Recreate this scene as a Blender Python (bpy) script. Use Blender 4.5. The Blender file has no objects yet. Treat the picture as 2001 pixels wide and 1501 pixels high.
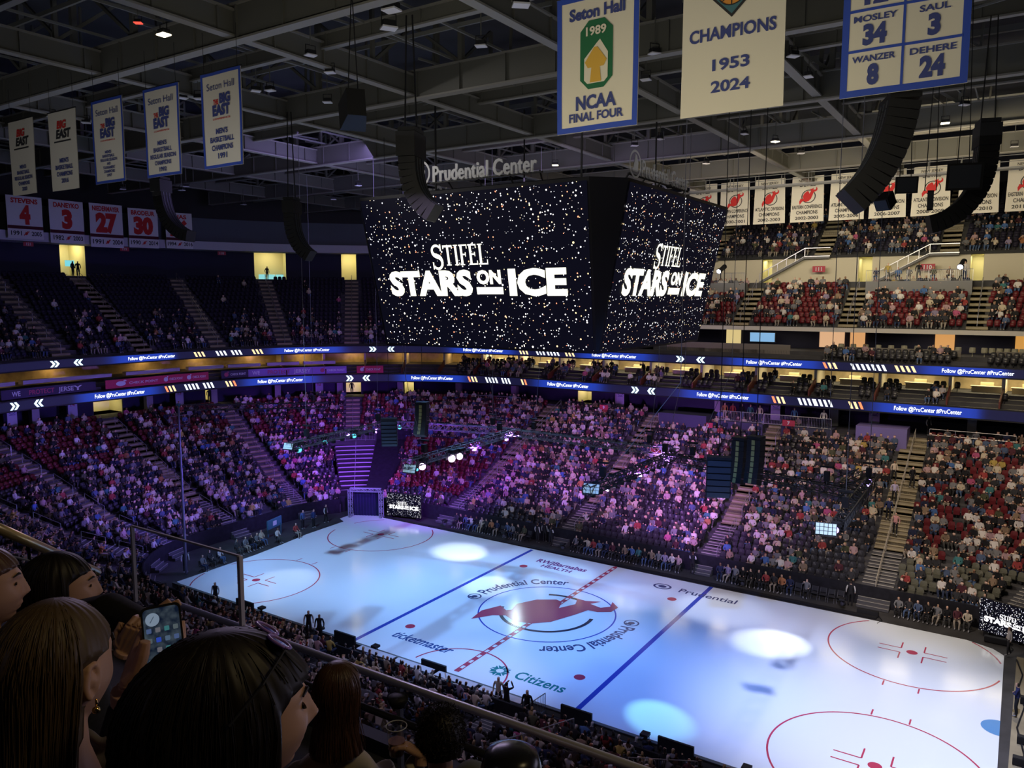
import bpy, bmesh, math, random
import numpy as np
from mathutils import Vector, Matrix
random.seed(7); rng = np.random.default_rng(7)
S = bpy.context.scene
COL = S.collection
# ---------------------------------------------------------------- camera
CAM_P = (25.487, -42.984, 20.807); CAM_R = (1.460809, 0.0, 0.581393); F_PX = 1525.24
cd = bpy.data.cameras.new('camera'); cam = bpy.data.objects.new('camera', cd); COL.objects.link(cam)
cam.location = CAM_P; cam.rotation_euler = CAM_R
cd.sensor_width = 36; cd.lens = F_PX/2001*36; cd.clip_start = .05; cd.clip_end = 600
S.camera = cam
CM = Matrix.LocRotScale(Vector(CAM_P), cam.rotation_euler, None)
CP = np.array(CAM_P); CR = np.array(CM.to_3x3())
def at(u, v, **k):
    """world point where the sight line through photo pixel (u, v) meets x=, y= or z=, or at a distance d= in front"""
    d = CR @ np.array([(u-1000.5)/F_PX, -(v-750.5)/F_PX, -1.0])
    (a, val), = k.items()
    if a == 'd': return CP+d*val
    i = 'xyz'.index(a)
    return CP+d*((val-CP[i])/d[i])
def to_px(pts):
    q = (np.asarray(pts, float)-CP) @ CR
    z = -q[..., 2]; z = np.where(np.abs(z) < 1e-6, 1e-6, z)
    return 1000.5+F_PX*q[..., 0]/z, 750.5-F_PX*q[..., 1]/z, z
# ---------------------------------------------------------------- world, exposure, lights
S.view_settings.view_transform = 'Standard'; S.view_settings.look = 'None'; S.view_settings.gamma = 1
S.view_settings.use_curve_mapping = False; S.view_settings.exposure = 0.0
w = bpy.data.worlds.new('world'); S.world = w; w.use_nodes = True
w.node_tree.nodes['Background'].inputs[0].default_value = (.25, .32, .6, 1); w.node_tree.nodes['Background'].inputs[1].default_value = .012
try:
    S.cycles.max_bounces = 5; S.cycles.diffuse_bounces = 2; S.cycles.glossy_bounces = 3
    S.cycles.transparent_max_bounces = 8; S.cycles.transmission_bounces = 4
    S.cycles.sample_clamp_indirect = 3; S.cycles.caustics_reflective = False; S.cycles.caustics_refractive = False
except Exception: pass
def aim(o, to):
    o.rotation_euler = (Vector(to)-o.location).to_track_quat('-Z', 'Y').to_euler()
def spot(loc, to, power, color, deg, blend=.3, size=.15, name='spot_light'):
    l = bpy.data.lights.new(name, 'SPOT'); l.energy = power; l.color = color; l.spot_size = math.radians(deg); l.spot_blend = blend; l.shadow_soft_size = size
    o = bpy.data.objects.new(name, l); COL.objects.link(o); o.location = loc; aim(o, to); return o
def area(loc, to, power, color, sx, sy, name='flood_light'):
    l = bpy.data.lights.new(name, 'AREA'); l.energy = power; l.color = color; l.shape = 'RECTANGLE'; l.size = sx; l.size_y = sy
    o = bpy.data.objects.new(name, l); COL.objects.link(o); o.location = loc; aim(o, to); return o
BL = (.30, .52, 1); PU = (.42, .12, 1)
# ice wash, thrown from the roof past the scoreboard
for a, b, p, c, dg in (((-17, -15, 28.5), (-19, 0, 0), 38000, (.30, .56, 1), 52), ((-15, 14, 28.5), (-5, 0, 0), 34000, (.22, .48, 1), 46), ((-3, -17, 28), (-2, -4, 0), 22000, (.20, .46, 1), 44), ((15, -15, 28.5), (7, 1, 0), 22000, (.08, .30, 1), 46), ((13, -14, 28.5), (11, -5, 0), 16000, (.03, .24, 1), 34),
                       ((25, -12, 28.5), (21, -3, 0), 48000, (.55, .60, .88), 44), ((25, 10, 29), (24, -2, 0), 15000, (.8, .72, .62), 44)):
    spot(a, b, p, c, dg, .95, .5, 'ice_wash_light')
# pools of the moving lights
for (u, v), r, p, c, s in (((900, 1080), 2.3, 5200, (.8, .88, 1), (-8, 5)), ((955, 1145), 2.0, 3200, (.7, .85, 1), (-8, 5)), ((1095, 1118), 2.6, 2000, (.5, .75, 1), (5, 6)), ((1510, 1258), 2.1, 5200, (.9, .92, 1), (18, 6)), ((1285, 1405), 1.6, 5200, (.30, .80, 1), (5, -4)), ((530, 1145), 3.0, 3000, (.8, .9, 1), (-20, 5)), ((900, 1205), 2.6, 1500, (.55, .8, 1), (5, 6)), ((1270, 1170), 2.6, 2200, (.7, .8, 1), (-8, 5)), ((1400, 1190), 3.0, 1800, (.75, .8, 1), (5, 6))):
    q = at(u, v, z=0); L = (s[0], s[1], 9.3); dist = math.dist(q, L); spot(L, tuple(q), p, c, 2*math.degrees(math.atan(r*1.15/dist)), .7, .05, 'moving_head_light')
# purple and blue on the far and left stands
for x, y, tx, ty, tz, p, c, dg in ((-8, 3, -28, 20, 5, 30000, (.36, .07, 1), 66), (-8.6, 8, -11, 26, 6, 13000, (.5, .18, 1), 80), (5.3, 7, -3, 25, 5, 13000, (.62, .24, 1), 76), (5.3, 2, 6, 22, 3.5, 14000, (.62, .22, 1), 54), (-19.7, 2, -44, 3, 5, 23000, (.28, .16, 1), 84), (-19.7, -3, -38, -14, 4, 16000, (.28, .17, 1), 76), (-19.7, 5, -36, 16, 4, 22000, (.32, .10, 1), 62), (-19.7, 0, -27, -8, 1, 2500, (.3, .5, 1), 60)):
    spot((x, y, 9.6), (tx, ty, tz), p*1.45, c, dg, .95, .2, 'crowd_light')
for a, b, p, c in (((-8, 0, 9.4), (-13, 13, .5), 2600, (.6, .62, 1)), ((5.3, -2, 9.4), (0, 13, .5), 2600, (.75, .6, 1)), ((18.4, -1, 9.4), (11, 13.3, .5), 2600, (.9, .8, .95)), ((18.4, 4, 9.4), (22, 13, .5), 1500, (1, .85, .7)), ((5.3, -4, 9.4), (0, -12.5, .5), 1200, (.5, .55, 1))): spot(a, b, p*1.9, c, 70, .95, .2, 'crowd_light')
spot((-14, -17, 30), (-.5, -7.6, 27.7), 5000, (.9, .85, .8), 42, .8, .4, 'sign_fill_light')  # fills added to lift the scoreboard sign letters
spot((24, -6, 25), (7.6, 0, 27.7), 1200, (.9, .85, .8), 40, .8, .4, 'sign_fill_light')
# house light, and fills added for the far and left stands
spot((22, 4, 30), (20, 25, 4), 17000, (1, .78, .60), 58, .9, 1, 'house_fill_light')
area((-4, 6, 30), (-8, 27, 5), 900, (.7, .55, 1), 10, 4, 'house_fill_light')
area((-18, 2, 30), (-46, 5, 8), 900, (.45, .35, 1), 8, 8, 'house_fill_light')
area((20, 16, 29.5), (22, 38, 20), 1900, (1, .82, .50), 10, 3, 'house_fill_light')
area((4, 18, 29.5), (4, 40, 20), 900, (1, .82, .55), 10, 3, 'house_fill_light')
area((10, 30, 26), (12, 40.2, 29.5), 950, (1, .9, .62), 24, 1, 'banner_light')
area((-20, 5, 26), (-50, 5, 28.5), 420, (.42, .45, .9), 10, 4, 'banner_light')
area((-14, -27, 26), (-16, -20.4, 28.5), 190, (.8, .8, .8), 26, 1, 'banner_light')
# roof glow and the banners over the near stand
area((0, 0, 27.5), (0, 0, 36), 1350, (.8, .8, .82), 60, 40, 'roof_glow')
area((14, -30, 24), (14, -20.4, 29.5), 720, (.9, .84, .68), 24, 1, 'banner_light')
area((14, -24, 24), (14, -20.4, 26.6), 110, (1, .85, .45), 16, .4, 'banner_light')
area((4, -22, 26), (6, -26, 3), 1500, (.75, .6, 1), 10, 6, 'house_fill_light')
# warm rim light placed for the near heads, with added fills
area((29, -39.5, 25.5), (24.5, -41.5, 19.5), 75, (1, .76, .38), 1.5, 1.5, 'near_rim_light')
area((20, -48, 24), (24.5, -41, 19.5), 10, (.8, .7, .9), 2, 2, 'near_rim_light')
area((30, -32, 20), (25, -40, 18.6), 110, (.75, .7, 1), 4, 3, 'near_fill_light')
area((20, 8, 23), (12, 31, 13), 520, (1, .88, .72), 8, 2, 'house_fill_light')  # fill added to brighten the suite fronts
# ---------------------------------------------------------------- materials
MATS = {}
def mat(name, col=(.5, .5, .5), rough=.7, metal=0, emit=None, es=1.0, spec=.3, noise=0, nscale=5, attr=None, objcol=False, alpha=1, trans=0, rand=0):
    if name in MATS: return MATS[name]
    m = bpy.data.materials.new(name); m.use_nodes = True; nt = m.node_tree; b = nt.nodes['Principled BSDF']
    b.inputs['Base Color'].default_value = (*col, 1); b.inputs['Roughness'].default_value = rough; b.inputs['Metallic'].default_value = metal
    b.inputs['Specular IOR Level'].default_value = spec
    src = None
    if attr:
        n = nt.nodes.new('ShaderNodeAttribute'); n.attribute_name = attr; src = n.outputs['Color']
    if objcol:
        n = nt.nodes.new('ShaderNodeObjectInfo'); src = n.outputs['Color']
    if noise:
        tc = nt.nodes.new('ShaderNodeTexCoord'); n = nt.nodes.new('ShaderNodeTexNoise'); n.inputs['Scale'].default_value = nscale; n.inputs['Detail'].default_value = 4
        nt.links.new(tc.outputs['Object'], n.inputs['Vector'])
        r = nt.nodes.new('ShaderNodeMapRange'); r.inputs[1].default_value = .3; r.inputs[2].default_value = .7; r.inputs[3].default_value = 1-noise; r.inputs[4].default_value = 1+noise*.5
        nt.links.new(n.outputs['Fac'], r.inputs[0])
        mx = nt.nodes.new('ShaderNodeVectorMath'); mx.operation = 'SCALE'
        if src: nt.links.new(src, mx.inputs[0])
        else: mx.inputs[0].default_value = col
        nt.links.new(r.outputs[0], mx.inputs['Scale']); src = mx.outputs[0]
    if src: nt.links.new(src, b.inputs['Base Color'])
    if emit:
        b.inputs['Emission Color'].default_value = (*emit, 1); b.inputs['Emission Strength'].default_value = es
        if attr: nt.links.new(src, b.inputs['Emission Color']); b.inputs['Base Color'].default_value = (0, 0, 0, 1); nt.links.remove(b.inputs['Base Color'].links[0])
    if alpha < 1: b.inputs['Alpha'].default_value = alpha
    if trans: b.inputs['Transmission Weight'].default_value = trans
    MATS[name] = m; return m
def glass_mat(name, tint=(.8, .85, .9), fac=.12):
    if name in MATS: return MATS[name]
    m = bpy.data.materials.new(name); m.use_nodes = True; nt = m.node_tree; nt.nodes.remove(nt.nodes['Principled BSDF'])
    t = nt.nodes.new('ShaderNodeBsdfTransparent'); t.inputs[0].default_value = (*tint, 1)
    g = nt.nodes.new('ShaderNodeBsdfGlossy'); g.inputs['Roughness'].default_value = .04
    x = nt.nodes.new('ShaderNodeMixShader'); x.inputs[0].default_value = fac
    nt.links.new(t.outputs[0], x.inputs[1]); nt.links.new(g.outputs[0], x.inputs[2]); nt.links.new(x.outputs[0], nt.nodes['Material Output'].inputs[0])
    MATS[name] = m; return m
# ---------------------------------------------------------------- mesh collector
class MB:
    def __init__(s): s.v = []; s.f = []; s.m = []; s.c = []
    def add(s, vs, fs, mi=0, col=None):
        o = len(s.v); s.v.extend(tuple(map(float, p)) for p in vs); s.f.extend(tuple(i+o for i in f) for f in fs); s.m.extend([mi]*len(fs))
        s.c.extend([col]*len(vs)); return s
    def frame(s, c, X, Y, Z, mi=0, col=None):
        """box centred at c with half-extent vectors X, Y, Z"""
        c, X, Y, Z = map(lambda q: np.array(q, float), (c, X, Y, Z))
        vs = [c+a*X+b*Y+d*Z for a in (-1, 1) for b in (-1, 1) for d in (-1, 1)]
        return s.add(vs, [(0, 1, 3, 2), (4, 6, 7, 5), (0, 4, 5, 1), (2, 3, 7, 6), (0, 2, 6, 4), (1, 5, 7, 3)], mi, col)
    def box(s, c, sz, mi=0, rz=0, col=None):
        a, b = math.cos(rz), math.sin(rz)
        return s.frame(c, (sz[0]/2*a, sz[0]/2*b, 0), (-sz[1]/2*b, sz[1]/2*a, 0), (0, 0, sz[2]/2), mi, col)
    def bar(s, p, q, w=.05, h=None, mi=0):
        p, q = np.array(p, float), np.array(q, float); h = h or w
        d = q-p; L = np.linalg.norm(d)
        if L < 1e-6: return s
        d /= L; up = np.array([0, 0, 1.]) if abs(d[2]) < .95 else np.array([1., 0, 0])
        x = np.cross(d, up); x /= np.linalg.norm(x); y = np.cross(x, d)
        return s.frame((p+q)/2, d*L/2, x*w/2, y*h/2, mi)
    def tube(s, pts, r, n=8, mi=0, cap=True):
        pts = [np.array(p, float) for p in pts]; rs = r if hasattr(r, '__len__') else [r]*len(pts)
        rings = []; px = None
        for i, p in enumerate(pts):
            d = pts[min(i+1, len(pts)-1)]-pts[max(i-1, 0)]; d = d/(np.linalg.norm(d)+1e-9)
            if px is None:
                up = np.array([0, 0, 1.]) if abs(d[2]) < .9 else np.array([1., 0, 0]); x = np.cross(d, up)
            else: x = px-d*np.dot(px, d)
            x /= np.linalg.norm(x)+1e-9; px = x; y = np.cross(d, x)
            rings.append([p+rs[i]*(math.cos(a)*x+math.sin(a)*y) for a in np.linspace(0, 2*math.pi, n, endpoint=False)])
        vs = [q for r_ in rings for q in r_]; fs = []
        for i in range(len(pts)-1):
            for j in range(n):
                a, b = i*n+j, i*n+(j+1) % n; fs.append((a, b, b+n, a+n))
        if cap: fs += [tuple(range(n))[::-1], tuple(range((len(pts)-1)*n, len(pts)*n))]
        return s.add(vs, fs, mi)
    def lathe(s, c, prof, n=16, mi=0, R=None):
        c = np.array(c, float); R = np.eye(3) if R is None else R
        vs = [c+R@np.array([r*math.cos(a), r*math.sin(a), z]) for r, z in prof for a in np.linspace(0, 2*math.pi, n, endpoint=False)]
        fs = [(i*n+j, i*n+(j+1) % n, (i+1)*n+(j+1) % n, (i+1)*n+j) for i in range(len(prof)-1) for j in range(n)]
        fs += [tuple(range(n))[::-1], tuple(range((len(prof)-1)*n, len(prof)*n))]
        return s.add(vs, fs, mi)
    def build(s, name, mats, parent=None, smooth=False, loc=None):
        me = bpy.data.meshes.new(name); V = np.array(s.v, float).reshape(-1, 3)
        if parent: base = WL[parent.name]
        elif loc is not None: base = np.array(loc, float)
        else: lo, hi = V.min(0), V.max(0); base = np.array([(lo[0]+hi[0])/2, (lo[1]+hi[1])/2, lo[2]])
        me.from_pydata((V-base).tolist(), [], s.f)
        for m in (mats if isinstance(mats, (list, tuple)) else [mats]): me.materials.append(m)
        if any(s.m): me.polygons.foreach_set('material_index', s.m)
        if any(c is not None for c in s.c):
            a = me.color_attributes.new('col', 'FLOAT_COLOR', 'POINT')
            a.data.foreach_set('color', [x for c in s.c for x in (*(c if c is not None else (0, 0, 0)), 1)])
        if smooth: me.polygons.foreach_set('use_smooth', [True]*len(s.f))
        me.update(); o = bpy.data.objects.new(name, me); COL.objects.link(o)
        if parent: o.parent = parent
        else: o.location = base
        WL[o.name] = base
        return o
WL = {}
def npmesh(name, V, Fc, mats, mi=None, col=None, smooth=False, parent=None):
    """fast mesh from arrays: Fc is an (n, k) int array"""
    me = bpy.data.meshes.new(name); n, k = Fc.shape
    me.vertices.add(len(V)); me.vertices.foreach_set('co', np.asarray(V, np.float32).ravel())
    me.loops.add(n*k); me.loops.foreach_set('vertex_index', Fc.astype(np.int32).ravel())
    me.polygons.add(n); me.polygons.foreach_set('loop_start', np.arange(0, n*k, k, dtype=np.int32))
    try: me.polygons.foreach_set('loop_total', np.full(n, k, np.int32))
    except Exception: pass
    for m in mats: me.materials.append(m)
    if mi is not None: me.polygons.foreach_set('material_index', np.asarray(mi, np.int32))
    if smooth: me.polygons.foreach_set('use_smooth', np.ones(n, bool))
    me.update(calc_edges=True)
    if col is not None:
        a = me.color_attributes.new('col', 'FLOAT_COLOR', 'POINT')
        a.data.foreach_set('color', np.c_[col, np.ones(len(col))].astype(np.float32).ravel())
    o = bpy.data.objects.new(name, me); COL.objects.link(o)
    if parent: o.parent = parent
    return o
def tag(o, label=None, cat=None, group=None, kind=None):
    if label: o['label'] = label
    if cat: o['category'] = cat
    if group: o['group'] = group
    if kind: o['kind'] = kind
    return o
def struct(o): o['kind'] = 'structure'; return o
def empty(name, loc=(0, 0, 0), label=None, cat=None, group=None):
    o = bpy.data.objects.new(name, None); COL.objects.link(o); o.location = loc; o.empty_display_size = .1
    WL[o.name] = np.array(loc, float); tag(o, label, cat, group); return o
def dup(root, loc, rz=0.0, label=None, group=None, link=True):
    r = root.copy(); COL.objects.link(r); r.location = loc; r.rotation_euler = (0, 0, rz)
    if label: r['label'] = label
    if group: r['group'] = group
    for ch in list(root.children):
        c = ch.copy(); COL.objects.link(c); c.parent = r
        for g in list(ch.children):
            d = g.copy(); COL.objects.link(d); d.parent = c
    return r
# ---------------------------------------------------------------- text as flat geometry
_tx = {}
def text2d(body, bold=0.0, shear=0.0, space=1.0, word=1.0):
    """vertices (n,2) and faces of a line of lettering, cap height about .7, centred in x, baseline 0"""
    k = (body, bold, shear, space)
    if k in _tx: return _tx[k]
    cu = bpy.data.curves.new('t', 'FONT'); cu.body = body; cu.size = 1; cu.offset = bold; cu.shear = shear; cu.space_character = space; cu.space_word = word
    cu.align_x = 'CENTER'; cu.resolution_u = 3; cu.fill_mode = 'FRONT'
    o = bpy.data.objects.new('t', cu); COL.objects.link(o)
    dg = bpy.context.evaluated_depsgraph_get(); me = bpy.data.meshes.new_from_object(o.evaluated_get(dg))
    V = np.array([(v.co.x, v.co.y) for v in me.vertices]).reshape(-1, 2); Fs = [tuple(p.vertices) for p in me.polygons]
    bpy.data.objects.remove(o); bpy.data.curves.remove(cu); bpy.data.meshes.remove(me)
    _tx[k] = (V, Fs); return V, Fs
def put_text(mb, fn, body, cx, cy, h=None, wd=None, bold=0.0, shear=0.0, space=1.0, mi=0, col=None):
    """lay a line of lettering on a surface: fn(u, v) -> world point. h cap height, wd total width"""
    V, Fs = text2d(body, bold, shear, space)
    if not len(V): return
    lo, hi = V.min(0), V.max(0); sy = (h or .5)/.7; sx = wd/(hi[0]-lo[0]) if wd else sy
    if h is None: sy = sx
    mb.add([fn(cx+(x-(lo[0]+hi[0])/2)*sx, cy+y*sy) for x, y in V], Fs, mi, col)
def put_poly(mb, fn, pts, cx=0, cy=0, s=1, mi=0, col=None):
    """a filled outline, triangulated"""
    bm = bmesh.new(); vs = [bm.verts.new((x, y, 0)) for x, y in pts]; bm.faces.new(vs)
    r = bmesh.ops.triangulate(bm, faces=bm.faces[:], ngon_method='EAR_CLIP')
    bm.verts.index_update(); Fs = [tuple(v.index for v in f.verts) for f in bm.faces]; P = [(v.co.x, v.co.y) for v in bm.verts]; bm.free()
    mb.add([fn(cx+x*s, cy+y*s) for x, y in P], Fs, mi, col)
def put_ring(mb, fn, cx, cy, r0, r1, a0=0, a1=360, n=48, mi=0, sx=1, col=None):
    A = np.radians(np.linspace(a0, a1, n+1)); vs = []
    for a in A: vs += [fn(cx+r0*math.cos(a)*sx, cy+r0*math.sin(a)), fn(cx+r1*math.cos(a)*sx, cy+r1*math.sin(a))]
    mb.add(vs, [(2*i, 2*i+1, 2*i+3, 2*i+2) for i in range(n)], mi, col)
def put_rect(mb, fn, x0, y0, x1, y1, mi=0, nx=1, ny=1, col=None):
    xs = np.linspace(x0, x1, nx+1); ys = np.linspace(y0, y1, ny+1)
    mb.add([fn(x, y) for y in ys for x in xs], [(j*(nx+1)+i, j*(nx+1)+i+1, (j+1)*(nx+1)+i+1, (j+1)*(nx+1)+i) for j in range(ny) for i in range(nx)], mi, col)
def serif(mb, fn, word, cx, cy, h, w=None, mi=0, t=.16, col=None):
    """tall condensed roman capitals with slab serifs"""
    G = {'T': [(0, 1-.1, .72, 1), (0, .82, .07, 1), (.65, .82, .72, 1), (.28, 0, .44, 1), (.18, 0, .54, .05)],
         'I': [(.08, 0, .24, 1), (0, 0, .32, .05), (0, .95, .32, 1)],
         'F': [(.08, 0, .24, 1), (0, 0, .34, .05), (0, .93, .6, 1), (.54, .8, .6, 1), (.2, .48, .48, .55), (.43, .41, .48, .62)],
         'E': [(.08, 0, .24, 1), (0, 0, .64, .07), (0, .93, .6, 1), (.54, .8, .6, 1), (.2, .48, .5, .55), (.45, .41, .5, .62), (.58, 0, .64, .2)],
         'L': [(.08, 0, .24, 1), (0, 0, .66, .07), (0, .95, .34, 1), (.6, 0, .66, .24)]}
    W = {'S': .72, 'T': .76, 'I': .36, 'F': .62, 'E': .66, 'L': .68}; k = h
    tot = sum(W[c]*(1.25 if i == 0 else 1)+.05 for i, c in enumerate(word)); x = -tot/2
    sx = (w/tot) if w else k
    for i, c in enumerate(word):
        z = 1.28 if i == 0 else 1.0; y0 = -.2 if i == 0 else 0
        if c == 'S':
            pts = []
            for a in np.linspace(35, 270, 14): pts.append((.36+.26*math.cos(math.radians(a)), .74+.2*math.sin(math.radians(a))))
            for a in np.linspace(90, -145, 14): pts.append((.36+.28*math.cos(math.radians(a)), .28+.24*math.sin(math.radians(a))))
            vs = []; n = len(pts)
            for j, (a, b) in enumerate(pts):
                p, q = pts[max(j-1, 0)], pts[min(j+1, n-1)]; d = np.array([q[0]-p[0], q[1]-p[1]]); d /= np.linalg.norm(d)+1e-9
                tt = .045+.05*math.exp(-((j-n/2)/6)**2); nx, ny = -d[1]*tt, d[0]*tt
                for sgn in (1, -1): vs.append(fn(cx+(x+(a+sgn*nx)*z)*sx, cy+(y0+(b+sgn*ny)*z)*k))
            mb.add(vs, [(2*j, 2*j+1, 2*j+3, 2*j+2) for j in range(n-1)], mi, col)
            for (a, b) in (((.58, .72), (.66, .98)), ((.06, .02), (.13, .3))):
                put_rect(mb, fn, cx+(x+a[0]*z)*sx, cy+(y0+a[1]*z)*k, cx+(x+b[0]*z)*sx, cy+(y0+b[1]*z)*k, mi, col=col)
        else:
            for (a, b, c2, d2) in G[c]: put_rect(mb, fn, cx+(x+a*z)*sx, cy+(y0+b*z)*k, cx+(x+c2*z)*sx, cy+(y0+d2*z)*k, mi, col=col)
        x += W[c]*z+.05
NJ_A = [(-.98,-.55),(-.82,-.18),(-.62,-.3),(-.55,-.22),(-.62,.05),(-.42,.42),(-.12,.62),(.02,.58),(.12,.3),(.28,.62),(.2,.84),(.1,.88),(.36,.86),(.62,.98),(.5,.78),(.74,.72),(.86,.86),(.8,1.08),(1.0,.9),(.98,.66),(.78,.52),(.6,.5),(.5,.2),(.3,-.3),(.05,-.55),(-.25,-.62),(-.5,-.5),(-.7,-.62),(-.92,-.95)]
NJ_HOLE = [(-.38,-.32),(-.3,.1),(-.12,.3),(-.02,.05),(-.05,-.2),(-.2,-.38)]
def logo(mb, fn, cx, cy, s, m_ring=0, m_red=1, m_bg=2):
    put_ring(mb, fn, cx, cy, .70*s, .78*s, 0, 360, 40, m_ring)
    f2 = lambda u, v: np.array(fn(u, v))+(np.array(fn(u+.01, v))-np.array(fn(u, v)))*0
    put_poly(mb, fn, NJ_A, cx, cy, s*.98, m_red)
def offs(fn, n, d):
    n = np.array(n, float); return lambda u, v: np.array(fn(u, v))+n*d
# ---------------------------------------------------------------- plan of the bowl: rounded rectangle offset by radius r
CX, CY = 22.5, 4.5
def P(r, p):
    """point on the ring of radius r at position p; also the outward direction"""
    if p < 0: a = math.radians(90+p); c = (CX, CY)
    elif p <= 45: return np.array([CX-p, CY+r]), np.array([0., 1.])
    elif p <= 135: a = math.radians(90+(p-45)); c = (-CX, CY)
    elif p <= 144: return np.array([-CX-r, CY-(p-135)]), np.array([-1., 0.])
    elif p <= 234: a = math.radians(180+(p-144)); c = (-CX, -CY)
    elif p <= 279: return np.array([-CX+(p-234), -CY-r]), np.array([0., -1.])
    else: a = math.radians(270+(p-279)); c = (CX, -CY)
    o = np.array([math.cos(a), math.sin(a)]); return np.array(c)+r*o, o
def PW(p, r): return 1.0 if (0 <= p <= 45 or 135 <= p <= 144 or 234 <= p <= 279) else r*math.pi/180
def adv(p, d, r):
    """position d metres further along the ring (negative goes back)"""
    while abs(d) > 1e-9:
        q = p+(1e-6 if d > 0 else -1e-6); lo, hi = next(((a, b) for a, b in ((-90, 0), (0, 45), (45, 135), (135, 144), (144, 234), (234, 279), (279, 369)) if a <= q < b), (-999, 999))
        k = PW((max(lo, -90)+min(hi, 369))/2, r); lim = ((hi-p) if d > 0 else (lo-p))*k
        if abs(d) <= abs(lim): return p+d/k
        d -= lim; p = hi if d > 0 else lo
    return p
def P3(r, p, z):
    q, _ = P(r, p); return np.array([q[0], q[1], z])
def r_of(x, y):
    if abs(x) <= CX: return abs(y)-CY
    if abs(y) <= CY: return abs(x)-CX
    return math.hypot(abs(x)-CX, abs(y)-CY)
def p_of(x, y):
    if y > 0:
        if x > CX: return math.degrees(math.atan2(max(y-CY, 0), x-CX))-90
        if x >= -CX and y > CY: return CX-x
    if x < -CX:
        if y > CY: return 45+math.degrees(math.atan2(-(x+CX), y-CY))
        if y >= -CY: return 135+CY-y
        return 144+math.degrees(math.atan2(-(y+CY), -(x+CX)))
    return 234+x+CX if x <= CX else 279+math.degrees(math.atan2(x-CX, -(y+CY)))
def prange(a, b):
    out = [a]
    for lo, hi, st in ((-90, 0, 4), (0, 45, 9), (45, 135, 4), (135, 144, 3), (144, 234, 4), (234, 279, 9), (279, 369, 4)):
        x = lo
        while x <= hi+1e-6:
            if a < x < b: out.append(x)
            x += st
    out.append(b); return sorted(set(round(x, 3) for x in out))
def sweep(mb, a, b, prof, mi=0, close=False, cols=None):
    """sweep a profile of (r, z) along the ring from a to b; mi may be a list per profile segment"""
    ps = prange(a, b); n = len(prof); vs = [P3(r, p, z) for p in ps for r, z in prof]
    k = n if close else n-1
    for j in range(k):
        m = mi[j] if isinstance(mi, (list, tuple)) else mi
        mb.add([], [], 0)
    o = len(mb.v); mb.v.extend(tuple(map(float, v)) for v in vs); mb.c.extend([None]*len(vs) if cols is None else [cols(p) for p in ps for _ in prof])
    for i in range(len(ps)-1):
        for j in range(k):
            A = o+i*n+j; B = o+i*n+(j+1) % n
            mb.f.append((A, B, B+n, A+n)); mb.m.append(mi[j] if isinstance(mi, (list, tuple)) else mi)
    if close:
        mb.f.append(tuple(o+j for j in range(n))[::-1]); mb.m.append(0); mb.f.append(tuple(o+(len(ps)-1)*n+j for j in range(n))); mb.m.append(0)
    return mb
# profiles
def z_low(r): return float(np.interp(r, [8.8, 14.5, 28.5], [.75, 2.3, 8.8]))
M_conc = mat('dark concrete', (.055, .055, .062), .85, noise=.3, nscale=.6)
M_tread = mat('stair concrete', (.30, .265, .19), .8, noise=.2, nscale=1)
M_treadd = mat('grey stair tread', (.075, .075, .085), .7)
M_black = mat('black paint', (.012, .012, .015), .6)
M_drape = mat('black drape', (.012, .012, .018), .9, noise=.4, nscale=3)
M_grey = mat('grey paint', (.16, .16, .17), .6)
M_steel = mat('brushed steel', (.45, .45, .5), .35, metal=.8)
M_cream = mat('cream wall paint', (.62, .57, .45), .7)
M_beige = mat('beige fascia', (.48, .45, .40), .6)
M_white = mat('white panel', (.62, .62, .68), .6)
M_navy = mat('navy wall', (.02, .022, .05), .7)
# floor
fl = MB(); fl.add([(-44, -26, -.03), (52, -26, -.03), (52, 26, -.03), (-44, 26, -.03)], [(0, 1, 2, 3)])
struct(fl.build('floor', mat('rubber event floor', (.05, .048, .05), .55, noise=.35, nscale=.8)))
fr = MB(); fr.add([(25.85, -14, -.015), (44, -14, -.015), (44, 9.6, -.015), (26.2, 9.6, -.015)], [(0, 1, 2, 3)])
struct(fr.build('floor_concrete_apron', mat('apron concrete', (.32, .27, .17), .7, noise=.35, nscale=.5)))
# lower bowl
LOW_AISLES = [(-21.5, .95), (4.5, 1.0), (16.4, .72), (28.8, .75), (41, .95), (89, .8), (119, .8), (140, .8), (160, .8), (179, .8), (199, .8), (220, .8), (240, .8), (252, .8), (262.6, .8), (274.5, .8)]
LOW_ROWS = []
r = 8.8
while r < 14.3: LOW_ROWS.append(r); r += .8
r = 14.5
while r < 28.0: LOW_ROWS.append(r); r += .82
def tier(name, a, b, rows, zf, rend, zend, front_z, mi_mat):
    prof = [(rows[0], front_z)]
    for i, r in enumerate(rows):
        z = zf(r); nr = rows[i+1] if i+1 < len(rows) else rend
        prof += [(r, z), (nr, z)]
    prof.append((rend, zend)); mb = MB(); sweep(mb, a, b, prof); return struct(mb.build(name, mi_mat))
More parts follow.
